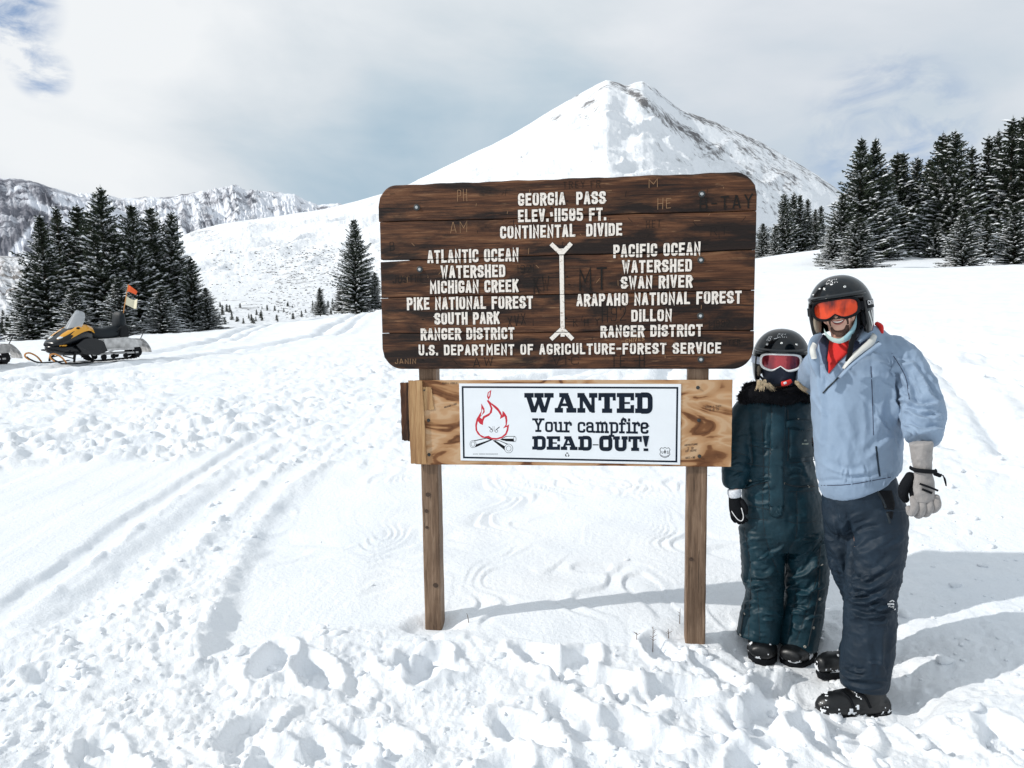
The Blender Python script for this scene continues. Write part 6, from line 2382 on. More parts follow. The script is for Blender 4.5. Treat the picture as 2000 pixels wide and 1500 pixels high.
face_strip([(-.030, -.026), (-.038, -.036), (-.041, -.048)], [.001, .0022, .001], mat('face_crease', (.30, .12, .08), .7), 'smile_line', .0006, .0004)
face_strip([(.030, -.026), (.038, -.036), (.041, -.048)], [.001, .0022, .001], MATS['face_crease'], 'smile_line', .0006, .0004)
for sg in (-1, 1): face_strip([(sg * .006, -.0335), (sg * .011, -.032)], [.004, .003], MOUTH, 'nostril', .0006, .0003)
# paper mask pulled under the chin
V, F = [], []
n = 26
for i in range(n):
    t = i / (n - 1)
    q = -1.15 + 2.45 * t
    c = Vector((.072 * math.sin(q), -.022 - .062 * math.cos(q), -.138 + .060 * abs(q / 1.25) ** 1.8 + .012 * max(0, q)))
    w_ = .009 + .008 * max(0, q)
    for k, (a, b) in enumerate(((-.4, .6), (-1.0, 1.0), (-.1, 1.1), (.3, .4))):
        V.append(MM @ (c + Vector((.25 * c.x * .05, -.010 * b, w_ * (k - 1.5) * .8))))
for i in range(n - 1):
    for k in range(3): F.append((i * 4 + k, (i + 1) * 4 + k, (i + 1) * 4 + k + 1, i * 4 + k + 1))
mask = part('face_mask', V, F, MASKG, MAN)
V2 = [Vector(v) - Vector((0, .002, 0)) for v in V[4 * 14:]]
part('mask_pleats', V2, [tuple(q - 4 * 14 for q in f) for f in F if min(f) >= 4 * 14], MASKB, MAN)

# gloves: grey backed, black palmed
def glove(name, root, M, parent, mirror=1, s=1.0):
    """hand hanging down in local -z, back of the hand facing -y, thumb towards -x * mirror"""
    mb = MB()
    T = lambda x, y, z: M @ (Vector((x * mirror, y, z)) * s)
    mb.tube([T(0, 0, .105), T(0, 0, .07), T(0, 0, .02), T(0, 0, -.01)], [(.047, .040), (.043, .036), (.036, .028), (.038, .026)], (0, 1, 0), 20, 4, .15)
    mb.tube([T(0, 0, .0), T(0, -.002, -.04), T(0, 0, -.085)], [(.037, .024), (.045, .026), (.043, .023)], (0, 1, 0), 20, 4, .4)
    palm = link(name, remesh(mb, .004, 4), CL_GREY, parent)
    V, N_ = get_vn(palm.data)
    d = .0025 * fbm(V[:, 0] * 30, V[:, 1] * 30, V[:, 2] * 30, octv=3, seed=3) + .002 * fbm(V[:, 0] * 60, V[:, 1] * 60, V[:, 2] * 20, octv=2, seed=4, ridged=True)
    set_v(palm.data, V + N_ * d[:, None])
    for k, (x, L) in enumerate([(-.033, .062), (-.011, .072), (.011, .068), (.033, .054)]):
        # each finger: three bones bending towards the palm
        pts = [Vector((x, .000, -.078)), Vector((x * 1.02, -.006, -.078 - L * .42)), Vector((x * .98 - .004, .010, -.078 - L * .80)), Vector((x * .92 - .007, .034, -.078 - L * .92)), Vector((x * .88 - .008, .048, -.078 - L * .72))]
        pts = [T(*p) for p in pts]
        v, f = tube(pts, [.0125 * s, .0132 * s, .0120 * s, .0110 * s, .0095 * s], tuple(M.to_3x3() @ Vector((1, 0, 0))), 12, 4, .8)
        q = part('finger', v, f, CL_GREY); q.parent = palm
    pts = [T(-.034, .012, -.005), T(-.052, .020, -.040), T(-.055, .030, -.070), T(-.047, .040, -.092)]
    v, f = tube(pts, [.016 * s, .017 * s, .0155 * s, .012 * s], (0, 1, 0), 12, 4, .8)
    q = part('thumb', v, f, CL_BLK); q.parent = palm
    v, f = tube([T(0, .018, -.0), T(0, .026, -.045), T(0, .022, -.09)], [(.034 * s, .012 * s), (.043 * s, .014 * s), (.040 * s, .012 * s)], (0, 1, 0), 16, 4, .5)
    q = part('palm', v, f, CL_BLK); q.parent = palm
    v, f = tube([T(.038, .0, .010), T(.030, -.022, .013), T(.0, -.030, .018), T(-.030, -.022, .023), T(-.037, .0, .026)], [(.004 * s, .007 * s)] * 5, tuple(M.to_3x3() @ Vector((0, 0, 1))), 8, 6, .3)
    q = part('wrist_strap', [p for p in v], f, CL_BLK); q.parent = palm
    v, f = tube([T(-.020, -.0285, -.022), T(.010, -.0295, -.036), T(.034, -.022, -.050)], [(.0035 * s, .0022 * s)] * 3, tuple(M.to_3x3() @ Vector((0, 1, 0))), 8, 4, .3)
    q = part('zip', v, f, CL_BLK); q.parent = palm
    v, f = tube([T(-.014, -.0290, -.040), T(.014, -.0292, -.055)], [(.0040 * s, .0016 * s)] * 2, tuple(M.to_3x3() @ Vector((0, 1, 0))), 8, 1, .3)
    q = part('name_tab', v, f, CL_BLK); q.parent = palm
    return palm


GM = Matrix.Rotation(R_(-6), 4, 'Y') @ Matrix.Rotation(R_(-12), 4, 'Z') @ Matrix.Rotation(R_(0), 4, 'X')
GM.translation = at(1803, 927, 3.08)
gl = glove('glove', None, GM, MAN, 1, 1.30)
v, f = tube([at(1838, 926, 3.06), at(1846, 935, 3.06), at(1848, 950, 3.06), at(1842, 928, 3.07)], [.0022] * 4, (0, 1, 0), 8, 5, .3)
part('glove_cord', v, f, CL_BLK, MAN)
v, f = tube([at(1826, 925, 3.05), at(1836, 929, 3.05)], [.009, .008], (0, 1, 0), 10, 2, .6)
part('cord_lock', v, f, CL_BLK, MAN)
# far hand, round the other person's back
GM2 = Matrix.Rotation(R_(80), 4, 'Y') @ Matrix.Rotation(R_(180), 4, 'Z')
GM2.translation = at(1492, 793, 3.96)
glove('glove', None, GM2, MAN, 1, 1.0)

# boots
def P3(px, py, Y): return at(px, py, Y)
zs_ = at(1660, 1399, 3.17).z
boot([([P3(1722, 1378, 3.19), P3(1700, 1374, 3.18), P3(1668, 1372, 3.175), P3(1640, 1375, 3.17), P3(1616, 1380, 3.165), P3(1603, 1386, 3.16)], [(.052, .050), (.060, .058), (.064, .060), (.062, .058), (.056, .052), (.042, .034)], (0, 1, 0), 24, 4, .5),
      ([P3(1690, 1335, 3.19), P3(1694, 1360, 3.19), P3(1698, 1380, 3.19)], [(.085, .075), (.080, .070), (.070, .06)], (0, 1, 0), 20, 3, .3)], MAN, 'boot', zs_, seed=3, straps=[[(1645, 1352), (1660, 1366), (1668, 1384)], [(1672, 1350), (1690, 1362), (1700, 1382)]])
zs2 = at(1618, 1316, 3.49).z
boot([([P3(1664, 1290, 3.54), P3(1640, 1293, 3.51), P3(1618, 1294, 3.48), P3(1604, 1298, 3.46)], [(.050, .050), (.052, .056), (.050, .050), (.040, .036)], (0, 1, 0), 24, 4, .6)], MAN, 'boot', zs2, seed=8)

# ================================================================ the smaller person
WOM = thing('person', tuple(at(1525, 1292, 3.72)), 'shorter person in a dark teal one piece snowsuit with white framed goggles beside the sign', 'person')
WHD = (.138, .155, .146)
WM = head_frame(1525, 699, 3.73, -20, 1.5, 4)
mb = head_blobs(WM, .96)
mb.tube([WM @ Vector((0, .02, -.05)), WM @ Vector((0, .03, -.12)), at(1520, 790, 3.78)], [.050, .050, .06], (0, 1, 0), 16, 3)
mb.add(*ptube([(1520, 785, 3.78, 44, .07), (1516, 840, 3.78, 48, .08), (1518, 910, 3.78, 46, .08), (1525, 980, 3.78, 50, .09), (1528, 1030, 3.78, 56, .09)]))
mb.add(*ptube([(1475, 800, 3.78, 18), (1450, 850, 3.77, 16), (1438, 910, 3.73, 11), (1436, 960, 3.70, 7)]))
mb.add(*ptube([(1565, 800, 3.80, 18), (1596, 850, 3.86, 16), (1610, 890, 3.88, 11), (1618, 935, 3.87, 7)]))
mb.add(*ptube([(1490, 1040, 3.78, 26), (1490, 1140, 3.77, 22), (1484, 1240, 3.76, 16), (1483, 1272, 3.68, 13)]))
mb.add(*ptube([(1566, 1040, 3.78, 26), (1572, 1140, 3.77, 22), (1560, 1240, 3.75, 16), (1552, 1276, 3.68, 13)]))
wbody = link('body', remesh(mb, .0055, 3), SKIN, WOM)

mb = MB()
mb.add(*ptube([(1520, 768, 3.78, 44, .09), (1518, 786, 3.78, 66, .115), (1516, 815, 3.78, 68, .13), (1516, 870, 3.78, 67, .14), (1520, 930, 3.78, 69, .145), (1526, 990, 3.78, 78, .15), (1528, 1030, 3.78, 80, .15), (1529, 1060, 3.78, 74, .13)], 36, 5, .3))
mb.add(*ptube([(1478, 792, 3.80, 30), (1455, 818, 3.80, 31), (1446, 860, 3.80, 31), (1439, 905, 3.77, 29), (1434, 938, 3.74, 24), (1433, 951, 3.735, 20)], 22, 5, .15))
mb.add(*ptube([(1560, 792, 3.82, 30), (1590, 825, 3.88, 29), (1612, 870, 3.92, 27), (1622, 920, 3.9, 22)], 22, 5, .15))
mb.add(*ptube([(1487, 1030, 3.78, 42, .12), (1489, 1085, 3.78, 40, .115), (1489, 1125, 3.77, 41, .115), (1492, 1160, 3.77, 35, .105), (1486, 1205, 3.77, 39, .11), (1480, 1244, 3.76, 41, .11)], 26, 5, .05))
mb.add(*ptube([(1568, 1030, 3.78, 43, .12), (1572, 1085, 3.78, 42, .12), (1574, 1125, 3.77, 41, .12), (1570, 1165, 3.76, 37, .11), (1565, 1210, 3.75, 38, .11), (1557, 1258, 3.74, 37, .11)], 26, 5, .05))

QL = [[(1462, 870), (1500, 876), (1522, 878)], [(1458, 905), (1495, 912), (1522, 912)], [(1542, 870), (1600, 862)], [(1542, 905), (1600, 898)], [(1542, 960), (1600, 958)],
      [(1455, 985), (1522, 1000)], [(1450, 1010), (1500, 1016)], [(1487, 800), (1491, 900), (1490, 1000), (1498, 1060), (1522, 1125)], [(1453, 1030), (1466, 1110), (1464, 1180), (1462, 1245)], [(1479, 1150), (1482, 1200), (1484, 1250)],
      [(1556, 960), (1556, 1040), (1540, 1080), (1535, 1130)], [(1556, 1150), (1540, 1240)], [(1605, 1050), (1596, 1120), (1580, 1180), (1556, 1250)], [(1540, 1018), (1556, 1022), (1600, 1018)], [(1466, 850), (1470, 905)], [(1425, 880), (1460, 890)], [(1420, 915), (1452, 922)]]


def wom_suit(V, N_, px, py):
    d = .006 * fbm(V[:, 0] * 10, V[:, 1] * 10, V[:, 2] * 8, octv=4, seed=27)
    d += .0065 * fbm(V[:, 0] * 9 + V[:, 2] * 7, V[:, 1] * 9, V[:, 2] * 17 - V[:, 0] * 5, octv=3, seed=29, ridged=True) * (.6 + .6 * np.exp(-((py - 1150) / 60.) ** 2))
    fr = sstep(-.1, .3, -N_[:, 1])
    d += quilt(px, py, QL, 2, 7, 8) * fr
    d += folds(V, N_, px, py, [(1466, 1120, 1490, 1128, 1515, 1112, 6, 9), (1458, 1150, 1480, 1140, 1502, 1152, 5, 10), (1535, 1130, 1575, 1120, 1602, 1085, 7, 12), (1540, 1155, 1575, 1160, 1600, 1135, 6, 12),
                                 (1545, 1100, 1570, 1080, 1595, 1060, 7, 8), (1470, 1080, 1500, 1090, 1520, 1075, 7, 6), (1540, 1185, 1560, 1195, 1590, 1180, 6, 7), (1470, 1200, 1490, 1195, 1512, 1202, 6, 6), (1545, 1220, 1560, 1230, 1575, 1222, 5, 6),
                                 (1500, 820, 1496, 850, 1500, 880, 6, 5), (1468, 880, 1490, 890, 1510, 886, 6, 7), (1465, 940, 1490, 952, 1515, 940, 6, 7), (1455, 970, 1480, 985, 1510, 980, 5, 5), (1560, 890, 1575, 930, 1590, 945, 7, 6)]
        + rand_folds(21, 1455, 1040, 1525, 1240, -8, 24, 22, 34, 3.0, 5.5) + rand_folds(22, 1540, 1040, 1605, 1245, -18, 26, 22, 36, 3.0, 6.5) + rand_folds(23, 1458, 850, 1525, 1000, 5, 18, 18, 36, 3.0, 4.5) + rand_folds(24, 1420, 820, 1460, 950, -20, 25, 12, 28, 2.8, 5) + rand_folds(25, 1540, 900, 1600, 1010, 0, 18, 9, 34, 3.0, 4.5))
    return d


SU = Garment('snowsuit', mb, .0054, CL_TEAL, WOM, wom_suit)
# front placket, pockets, seams, snaps
patch_on(SU, 'zip_placket', [(1506, 786), (1534, 782), (1532, 860), (1530, 930), (1532, 985), (1528, 1008), (1516, 1012), (1503, 1006), (1501, 930), (1504, 860)], CL_TEAL, WOM, .012, 5)
line_on(SU, 'placket_edge', [(1507, 790), (1505, 860), (1502, 930), (1504, 1004)], 1.6, CL_SEAM, WOM, .009, .001)
patch_on(SU, 'pocket_flap', [(1532, 822), (1550, 818), (1588, 822), (1588, 832), (1570, 843), (1550, 834), (1534, 836)], CL_TEAL, WOM, .010, 4)
patch_on(SU, 'pocket', [(1541, 838), (1588, 840), (1590, 892), (1541, 896)], CL_TEAL, WOM, .006, 4)
line_on(SU, 'pocket_stitching', [(1538, 800), (1540, 860), (1538, 900)], 1.6, CL_SEAM, WOM, .003, .001)
line_on(SU, 'hip_pocket_piping', [(1453, 954), (1470, 945), (1490, 940), (1503, 938)], 3.2, CL_TEAL, WOM, .003, .004)
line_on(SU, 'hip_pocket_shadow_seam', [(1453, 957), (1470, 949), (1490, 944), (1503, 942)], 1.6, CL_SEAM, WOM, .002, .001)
line_on(SU, 'hip_pocket_piping', [(1532, 944), (1556, 950), (1590, 950)], 2.6, CL_SEAM, WOM, .003, .002)
for ln in QL:
    if len(ln) >= 2: line_on(SU, 'quilting', ln, 1.2, CL_SEAM, WOM, .0004, .0006, 6)
line_on(SU, 'leg_zip', [(1601, 1110), (1598, 1160), (1588, 1215), (1578, 1262)], 2.4, CL_SEAM, WOM, .002, .002)
line_on(SU, 'leg_zip', [(1455, 1180), (1450, 1215), (1446, 1244)], 2.0, CL_SEAM, WOM, .002, .002)
for x, y, r in [(1513, 865, 3.3), (1508, 925, 3.6), (1514, 983, 3.4), (1537, 823, 2.2), (1559, 819, 2.0), (1568, 842, 3.3), (1466, 939, 2.4), (1532, 944, 2.0), (1579, 950, 2.8), (1605, 1103, 2.8), (1601, 1170, 3.0), (1589, 1226, 3.0), (1572, 1263, 3.0), (1454, 1199, 2.4), (1446, 1240, 2.6), (1514, 784, 2.4), (1505, 1006, 1.6)]:
    snap_on(SU, x, y, WOM, r)
EMB = mat('pale_embroidery', (.45, .50, .42), .7)
line_on(SU, 'embroidery', [(1564, 866), (1576, 867)], 3.0, EMB, WOM, .008, .0008, 3)
line_on(SU, 'embroidery', [(1568, 860), (1573, 859)], 3.0, mat('dull_embroidery', (.20, .24, .22), .7), WOM, .008, .0008, 3)


# fur collar: dense short dark pile on a lumpy roll
mb = MB()
mb.tube([at(1452, 778, 3.72), at(1476, 768, 3.66), at(1505, 772, 3.63), at(1530, 778, 3.63), at(1556, 768, 3.66), at(1582, 772, 3.72), at(1580, 762, 3.85), at(1522, 754, 3.90), at(1462, 764, 3.85)], [.034, .047, .044, .040, .044, .038, .045, .045, .045], (0, 1, 0), 18, 4, .8)
me = remesh(mb, .008, 4)
V, N_ = get_vn(me)
set_v(me, V + N_ * (.010 * fbm(V[:, 0] * 22, V[:, 1] * 22, V[:, 2] * 22, octv=3, seed=61))[:, None])
FUR = mat('black_fur', (.0045, .0045, .006), .95, spec=.15)
fo = link('fur_collar', me, FUR, WOM)
V, N_ = get_vn(me)
r2 = np.random.default_rng(4)
FV, FF = [], []
for i in r2.integers(0, len(V), 5200):
    p = Vector(V[i]); n_ = Vector(N_[i]); d_ = (n_ + Vector(r2.uniform(-.8, .8, 3)) + Vector((0, 0, -.25))).normalized()
    s_ = d_.cross(Vector(r2.uniform(-1, 1, 3))).normalized() * .0012
    k = len(FV); L_ = r2.uniform(.008, .018)
    FV += [p + s_, p - s_, p + d_ * L_]; FF.append((k, k + 1, k + 2))
q = part('fur_pile', FV, FF, FUR, None, False); q.parent = fo; q['kind'] = 'stuff'

helmet(WM, WOM, *WHD, low=-.112, brow=.040, side=57)
goggles(WM, WOM, LENS_P, mat('white_plastic', (.88, .88, .86), .3), mat('pale_strap', (.60, .66, .78), .7), WHD, w=.092, h=.042, z0=-.006, r=.105, strap=.018, notch=.020)
for a, z in ((-34, .078), (0, .088), (36, .080)): helmet_dot(WM, WOM, a, z, WHD)
wordmark(WM, WOM, 'CKX', -14, 14, .113, .0150, WHD, .0022)
wordmark(WM, WOM, 'XS', -42, -30, .096, .018, WHD, .0026)
helmet_strokes(WM, WOM, [[(-21, .106), (-13, .109)]], .003, PRINTW, WHD, 'size_dash')

# dark neck gaiter over nose and mouth
V, F = [], []
n = 30; rows = 9
for i in range(rows):
    t = i / (rows - 1)
    z = -.014 - .112 * t
    for j in range(n):
        q = -1.5 + 3.0 * j / (n - 1)
        c = math.cos(q)
        rr = .072 + .012 * math.sin(t * 3.1) + .020 * math.exp(-(q / .30) ** 2) * math.exp(-((t - .12) / .25) ** 2) + .004 * math.sin(q * 6 + t * 9) * t
        V.append(WM @ Vector((rr * math.sin(q) * 1.02, -.020 - rr * c * 1.18, z + .010 * math.exp(-(q / .3) ** 2) * (1 - t))))
for i in range(rows - 1):
    for j in range(n - 1): F.append((i * n + j, i * n + j + 1, (i + 1) * n + j + 1, (i + 1) * n + j))
part('neck_gaiter', V, F, mat('dark_gaiter', (.016, .024, .045), .7, bump=.002, bscale=70), WOM)
v, f = tube([at(1484, 735, 3.62), at(1496, 745, 3.61), at(1508, 752, 3.60), at(1524, 752, 3.60)], [(.006, .003)] * 4, (0, 1, 0), 8, 4, .3)
part('chin_strap', v, f, CL_BLK, WOM)
v, f = tube([at(1527, 750, 3.595), at(1537, 748, 3.595), at(1545, 744, 3.60)], [(.012, .006), (.013, .007), (.010, .006)], (0, 1, 0), 12, 3, .5)
part('red_buckle', v, f, mat('red_plastic', (.75, .03, .02), .35), WOM)
v, f = tube([at(1531, 749, 3.588), at(1536, 747, 3.587)], [(.006, .002)] * 2, (0, 1, 0), 8, 2, .5)
part('buckle_plate', v, f, PRINTW, WOM)
# strands of hair falling from under the helmet
def strands(name, root, spread, dirn, n, L, seed):
    r3 = random.Random(seed); V, F = [], []
    for _ in range(n):
        p = at(root[0] + r3.uniform(-spread, spread), root[1] + r3.uniform(-3, 3), root[2] + r3.uniform(-.01, .01))
        d = Vector((dirn + r3.uniform(-.35, .35), -.15, -1)).normalized()
        k = len(V); w = r3.uniform(.0008, .0016); l = L * r3.uniform(.5, 1.1)
        for i in range(6):
            t = i / 5
            c = p + d * l * t + Vector((r3.uniform(-.001, .001) + .020 * t * t * dirn, 0, .010 * t * t))
            V += [c - Vector((w * (1 - t * .7), 0, 0)), c + Vector((w * (1 - t * .7), -.0005, 0))]
        for i in range(5): F.append((k + 2 * i, k + 2 * i + 1, k + 2 * i + 3, k + 2 * i + 2))
    part(name, V, F, HAIR, WOM)


strands('hair', (1487, 744, 3.585), 9, -.10, 90, .055, 1)
strands('hair', (1498, 750, 3.58), 7, .55, 60, .045, 3)
strands('hair', (1556, 746, 3.585), 4, .75, 70, .075, 2)

# mitten-like glove with white cuff and piping
def wglove(Mx, s, seed):
    mb = MB()
    T = lambda x, y, z: Mx @ (Vector((x, y, z)) * s)
    mb.tube([T(0, 0, .03), T(0, 0, .0), T(.002, 0, -.05), T(.004, .0, -.085)], [(.030, .024), (.034, .024), (.040, .026), (.036, .022)], (0, 1, 0), 18, 4, .4)
    me = remesh(mb, .004, 4)
    g = link('glove', me, CL_BLK, WOM)
    for x, L in [(-.026, .050), (-.008, .060), (.010, .058), (.027, .046)]:
        v, f = tube([T(x, 0, -.078), T(x + .004, -.004, -.078 - L * .45), T(x + .010, .010, -.078 - L * .85), T(x + .012, .028, -.078 - L * .95)], [.011 * s, .0115 * s, .0105 * s, .008 * s], tuple(Mx.to_3x3() @ Vector((1, 0, 0))), 10, 4, .8)
        q = part('finger', v, f, CL_BLK); q.parent = g
    v, f = tube([T(.030, .0, -.01), T(.046, -.006, -.045), T(.044, -.004, -.075)], [.014 * s, .015 * s, .011 * s], (0, 1, 0), 10, 4, .8)
    q = part('thumb', v, f, CL_BLK); q.parent = g
    v, f = tube([T(-.030, -.016, -.030), T(-.016, -.028, -.065), T(.006, -.030, -.100), T(.024, -.026, -.108), T(.034, -.022, -.086), T(.030, -.026, -.04)], [.0024 * s] * 6, (0, 1, 0), 8, 5, .3)
    q = part('piping', v, f, PRINTW); q.parent = g
    v, f = tube([T(0, 0, .052), T(0, 0, .030), T(0, 0, .012)], [(.034 * s, .030 * s), (.036 * s, .031 * s), (.031 * s, .027 * s)], (0, 1, 0), 20, 3, .1)
    cuff = part('cuff', v, f, mat('white_knit', (.70, .72, .76), .85, var=.15, vscale=90, bump=.002, bscale=200), WOM)
    return g


Mx = Matrix.Rotation(R_(-8), 4, 'Y') @ Matrix.Rotation(R_(-25), 4, 'Z'); Mx.translation = at(1436, 975, 3.70)
wglove(Mx, .98, 1)
Mx = Matrix.Rotation(R_(-10), 4, 'Y'); Mx.translation = at(1622, 945, 3.86)
wglove(Mx, .92, 2)

zl = at(1486, 1291, 3.66).z
boot([([P3(1490, 1262, 3.80), P3(1490, 1266, 3.74), P3(1489, 1268, 3.68), P3(1487, 1274, 3.63)], [(.052, .052), (.060, .060), (.072, .052), (.058, .036)], (0, 0, 1), 24, 4, .6),
      ([P3(1488, 1235, 3.76), P3(1489, 1265, 3.76)], [(.075, .07), (.07, .07)], (0, 1, 0), 18, 2, .2)], WOM, 'boot', zl, seed=13, snowbits=.55)
zr = at(1550, 1297, 3.64).z
boot([([P3(1574, 1272, 3.78), P3(1564, 1276, 3.72), P3(1552, 1276, 3.66), P3(1544, 1280, 3.61)], [(.055, .055), (.064, .058), (.072, .050), (.056, .034)], (0, 0, 1), 24, 4, .6),
      ([P3(1562, 1245, 3.75), P3(1566, 1275, 3.75)], [(.072, .07), (.07, .07)], (0, 1, 0), 18, 2, .2)], WOM, 'boot', zr, seed=17, snowbits=.55)
# ------------------------------------------------------------------ snowmobile
SBLK = mat('sled_black', (0.004, 0.005, 0.007), .25, spec=.4)
SMAT = mat('sled_matt_black', (0.007, 0.0075, 0.009), .7, spec=.25)
SYEL = mat('sled_yellow', (0.72, 0.33, 0.012), .3, coat=.4)
SGRY = mat('sled_aluminium', (0.50, 0.49, 0.48), .45, metal=.35, var=.25, vscale=7)
SSEAT = mat('sled_seat', (0.006, 0.010, 0.014), .55, spec=.3, bump=.002, bscale=30)
SORG = mat('sled_orange', (0.60, 0.26, 0.07), .5)
SFLAG1 = mat('orange_flag', (0.85, 0.13, 0.03), .7)
SFLAG2 = mat('cream_flag', (0.80, 0.74, 0.55), .8)
SLIGHT = mat('headlight_glass', (0.65, 0.68, 0.70), .1, spec=.8)
SFLAP = mat('snowy_flap', (0.50, 0.49, 0.48), .6, var=.5, vscale=9)


def smoke_mat():
    m = bpy.data.materials.new('smoked_screen'); m.use_nodes = True
    t = m.node_tree; t.nodes.clear()
    o = t.nodes.new('ShaderNodeOutputMaterial')
    g = t.nodes.new('ShaderNodeBsdfGlossy'); g.inputs['Roughness'].default_value = .12; g.inputs['Color'].default_value = (.75, .77, .8, 1)
    tr = t.nodes.new('ShaderNodeBsdfTransparent'); tr.inputs['Color'].default_value = (.60, .62, .64, 1)
    df = t.nodes.new('ShaderNodeBsdfDiffuse'); df.inputs['Color'].default_value = (.62, .64, .66, 1)
    m1 = t.nodes.new('ShaderNodeMixShader'); m1.inputs[0].default_value = .45
    m2 = t.nodes.new('ShaderNodeMixShader'); m2.inputs[0].default_value = .22
    t.links.new(tr.outputs[0], m1.inputs[1]); t.links.new(df.outputs[0], m1.inputs[2])
    t.links.new(m1.outputs[0], m2.inputs[1]); t.links.new(g.outputs[0], m2.inputs[2]); t.links.new(m2.outputs[0], o.inputs[0])
    return m


SCREEN = smoke_mat()


def make_snowmobile():
    """local: x forward, y to its left, z up"""
    root = thing('snowmobile', (0, 0, 0), '', 'snowmobile')

    def P(name, v, f, m, par=None, smooth=True):
        me = mesh_from(name, v, f, smooth)
        if m is not None: me.materials.append(m)
        o = bpy.data.objects.new(name, me); COL.objects.link(o); o.parent = par or root
        return o

    def loft(name, secs, m, par=None, cap=True, ex=2.6, n=28):
        """secs: (x, zc, half width, half height)"""
        S = catmull(np.array(secs, float), 4)
        v, f = [], []
        for x, zc, w, h in S:
            for k in range(n):
                a = 2 * math.pi * k / n
                c, s_ = math.cos(a), math.sin(a)
                v.append((x, w * abs(c) ** (2 / ex) * math.copysign(1, c), zc + h * abs(s_) ** (2 / ex) * math.copysign(1, s_)))
        for i in range(len(S) - 1):
            for k in range(n): f.append((i * n + k, (i + 1) * n + k, (i + 1) * n + (k + 1) % n, i * n + (k + 1) % n))
        f.append(tuple(range(n))); f.append(tuple((len(S) - 1) * n + k for k in range(n))[::-1])
        return P(name, v, f, m, par)

    def tb(name, pts, r, m, par=None, sub=4, seg=10, ref=(0, 1, 0), cap=.5):
        v, f = tube(pts, r if isinstance(r, list) else [r] * len(pts), ref, seg, sub, cap)
        return P(name, v, f, m, par)

    # nose pan, hood and cowl
    pan = loft('belly_pan', [(1.22, .43, .10, .05), (1.10, .40, .30, .12), (.85, .37, .37, .15), (.5, .38, .36, .17), (.2, .42, .30, .14)], SBLK)
    hood = loft('hood', [(1.20, .52, .20, .06), (1.05, .57, .34, .12), (.80, .67, .39, .19), (.55, .75, .38, .25), (.30, .78, .32, .25), (.05, .72, .22, .18)], SBLK)
    loft('console', [(.62, .90, .14, .05), (.45, .97, .17, .09), (.25, .97, .15, .08), (.10, .90, .10, .05)], SMAT)
    # side panel
    for sg in (-1, 1):
        v, f = [], []
        prof = [(.72, .50), (.45, .66), (.1, .66), (-.12, .55), (-.20, .30), (.1, .20), (.5, .24)]
        n = len(prof)
        for y in (.34, .43):
            for x, z in prof: v.append((x, sg * (y - (.02 if y > .4 and z > .5 else 0)), z))
        f = [tuple(range(n)), tuple(range(2 * n - 1, n - 1, -1))] + [(k, n + k, n + (k + 1) % n, (k + 1) % n) for k in range(n)]
        P('side_panel', v, f, SBLK, None, False)
        # yellow flash following the hood
        v, f = [], []
        line = [(1.10, .62, .16, .27), (.92, .77, .14, .33), (.70, .89, .14, .37), (.48, .99, .16, .37), (.25, 1.02, .16, .32), (.05, .94, .14, .24)]
        L = catmull(np.array(line), 4)
        for i, (x, z, y0, y1) in enumerate(L):
            for (y, dz) in ((y0, .024), ((y0 + y1) / 2, .012), (y1, -.065), (y1 + .035, -.145)):
                v.append((x, sg * y, z + dz))
        for i in range(len(L) - 1):
            for k in range(3): f.append((i * 4 + k, i * 4 + k + 1, (i + 1) * 4 + k + 1, (i + 1) * 4 + k))
        me = mesh_from('yellow_panel', v, f)
        P('yellow_panel', [tuple(q.co) for q in me.vertices], [tuple(p.vertices) for p in me.polygons], SYEL)
        v, f = ellipsoid((.98, sg * .31, .50), (.08, .05, .025), None, 12, 8)
        P('yellow_accent', v, f, SYEL)
        v, f = ellipsoid((.93, sg * .17, .715), (.15, .11, .045), Matrix.Rotation(R_(22), 3, 'Y'), 16, 10)
        P('headlight', v, f, SLIGHT)
    # windscreen
    v, f = [], []
    nz, ny = 12, 15
    for i in range(nz):
        t = i / (nz - 1)
        for j in range(ny):
            q = -1 + 2 * j / (ny - 1)
            w = (.30 + .04 * math.sin(t * 3.1)) * (1 - .22 * t) * math.sqrt(max(.02, 1 - t ** 5 * .93))
            v.append((.74 - .38 * t - .20 * q * q * (1 - .2 * t) , w * q,   .84 + .60 * t - .05 * q * q * t))
    for i in range(nz - 1):
        for j in range(ny - 1): f.append((i * ny + j, i * ny + j + 1, (i + 1) * ny + j + 1, (i + 1) * ny + j))
    ws = P('windscreen', v, f, SCREEN)
    edge = [v[j] for j in range(ny)]
    tb('screen_trim', edge, .014, SMAT, ws, 1)
    # handlebar, grips, mirrors
    tb('handlebar', [(.18, -.36, 1.03), (.26, -.18, 1.06), (.28, 0, 1.04), (.26, .18, 1.06), (.18, .36, 1.03)], .014, SMAT)
    for sg in (-1, 1):
        tb('grip', [(.20, sg * .28, 1.045), (.16, sg * .40, 1.02)], .022, SMAT, None, 1)
        v, f = ellipsoid((.55, sg * .30, .95), (.05, .045, .03), None, 10, 8)
        P('mirror', v, f, SMAT)
    # seat and passenger backrest
    loft('seat', [(.10, .84, .12, .14), (-.05, .80, .16, .17), (-.35, .76, .18, .17), (-.60, .80, .19, .18), (-.85, .84, .18, .16), (-.98, .84, .15, .10)], SSEAT)
    br = loft('backrest', [(-.84, 1.10, .17, .20), (-.90, 1.12, .22, .28), (-.98, 1.12, .21, .27), (-1.04, 1.10, .15, .21)], SSEAT, None, True, 3.0)
    tb('backrest_post', [(-.98, 0, .70), (-1.02, 0, 1.0)], [(.05, .025), (.05, .025)], SMAT, br, 1)
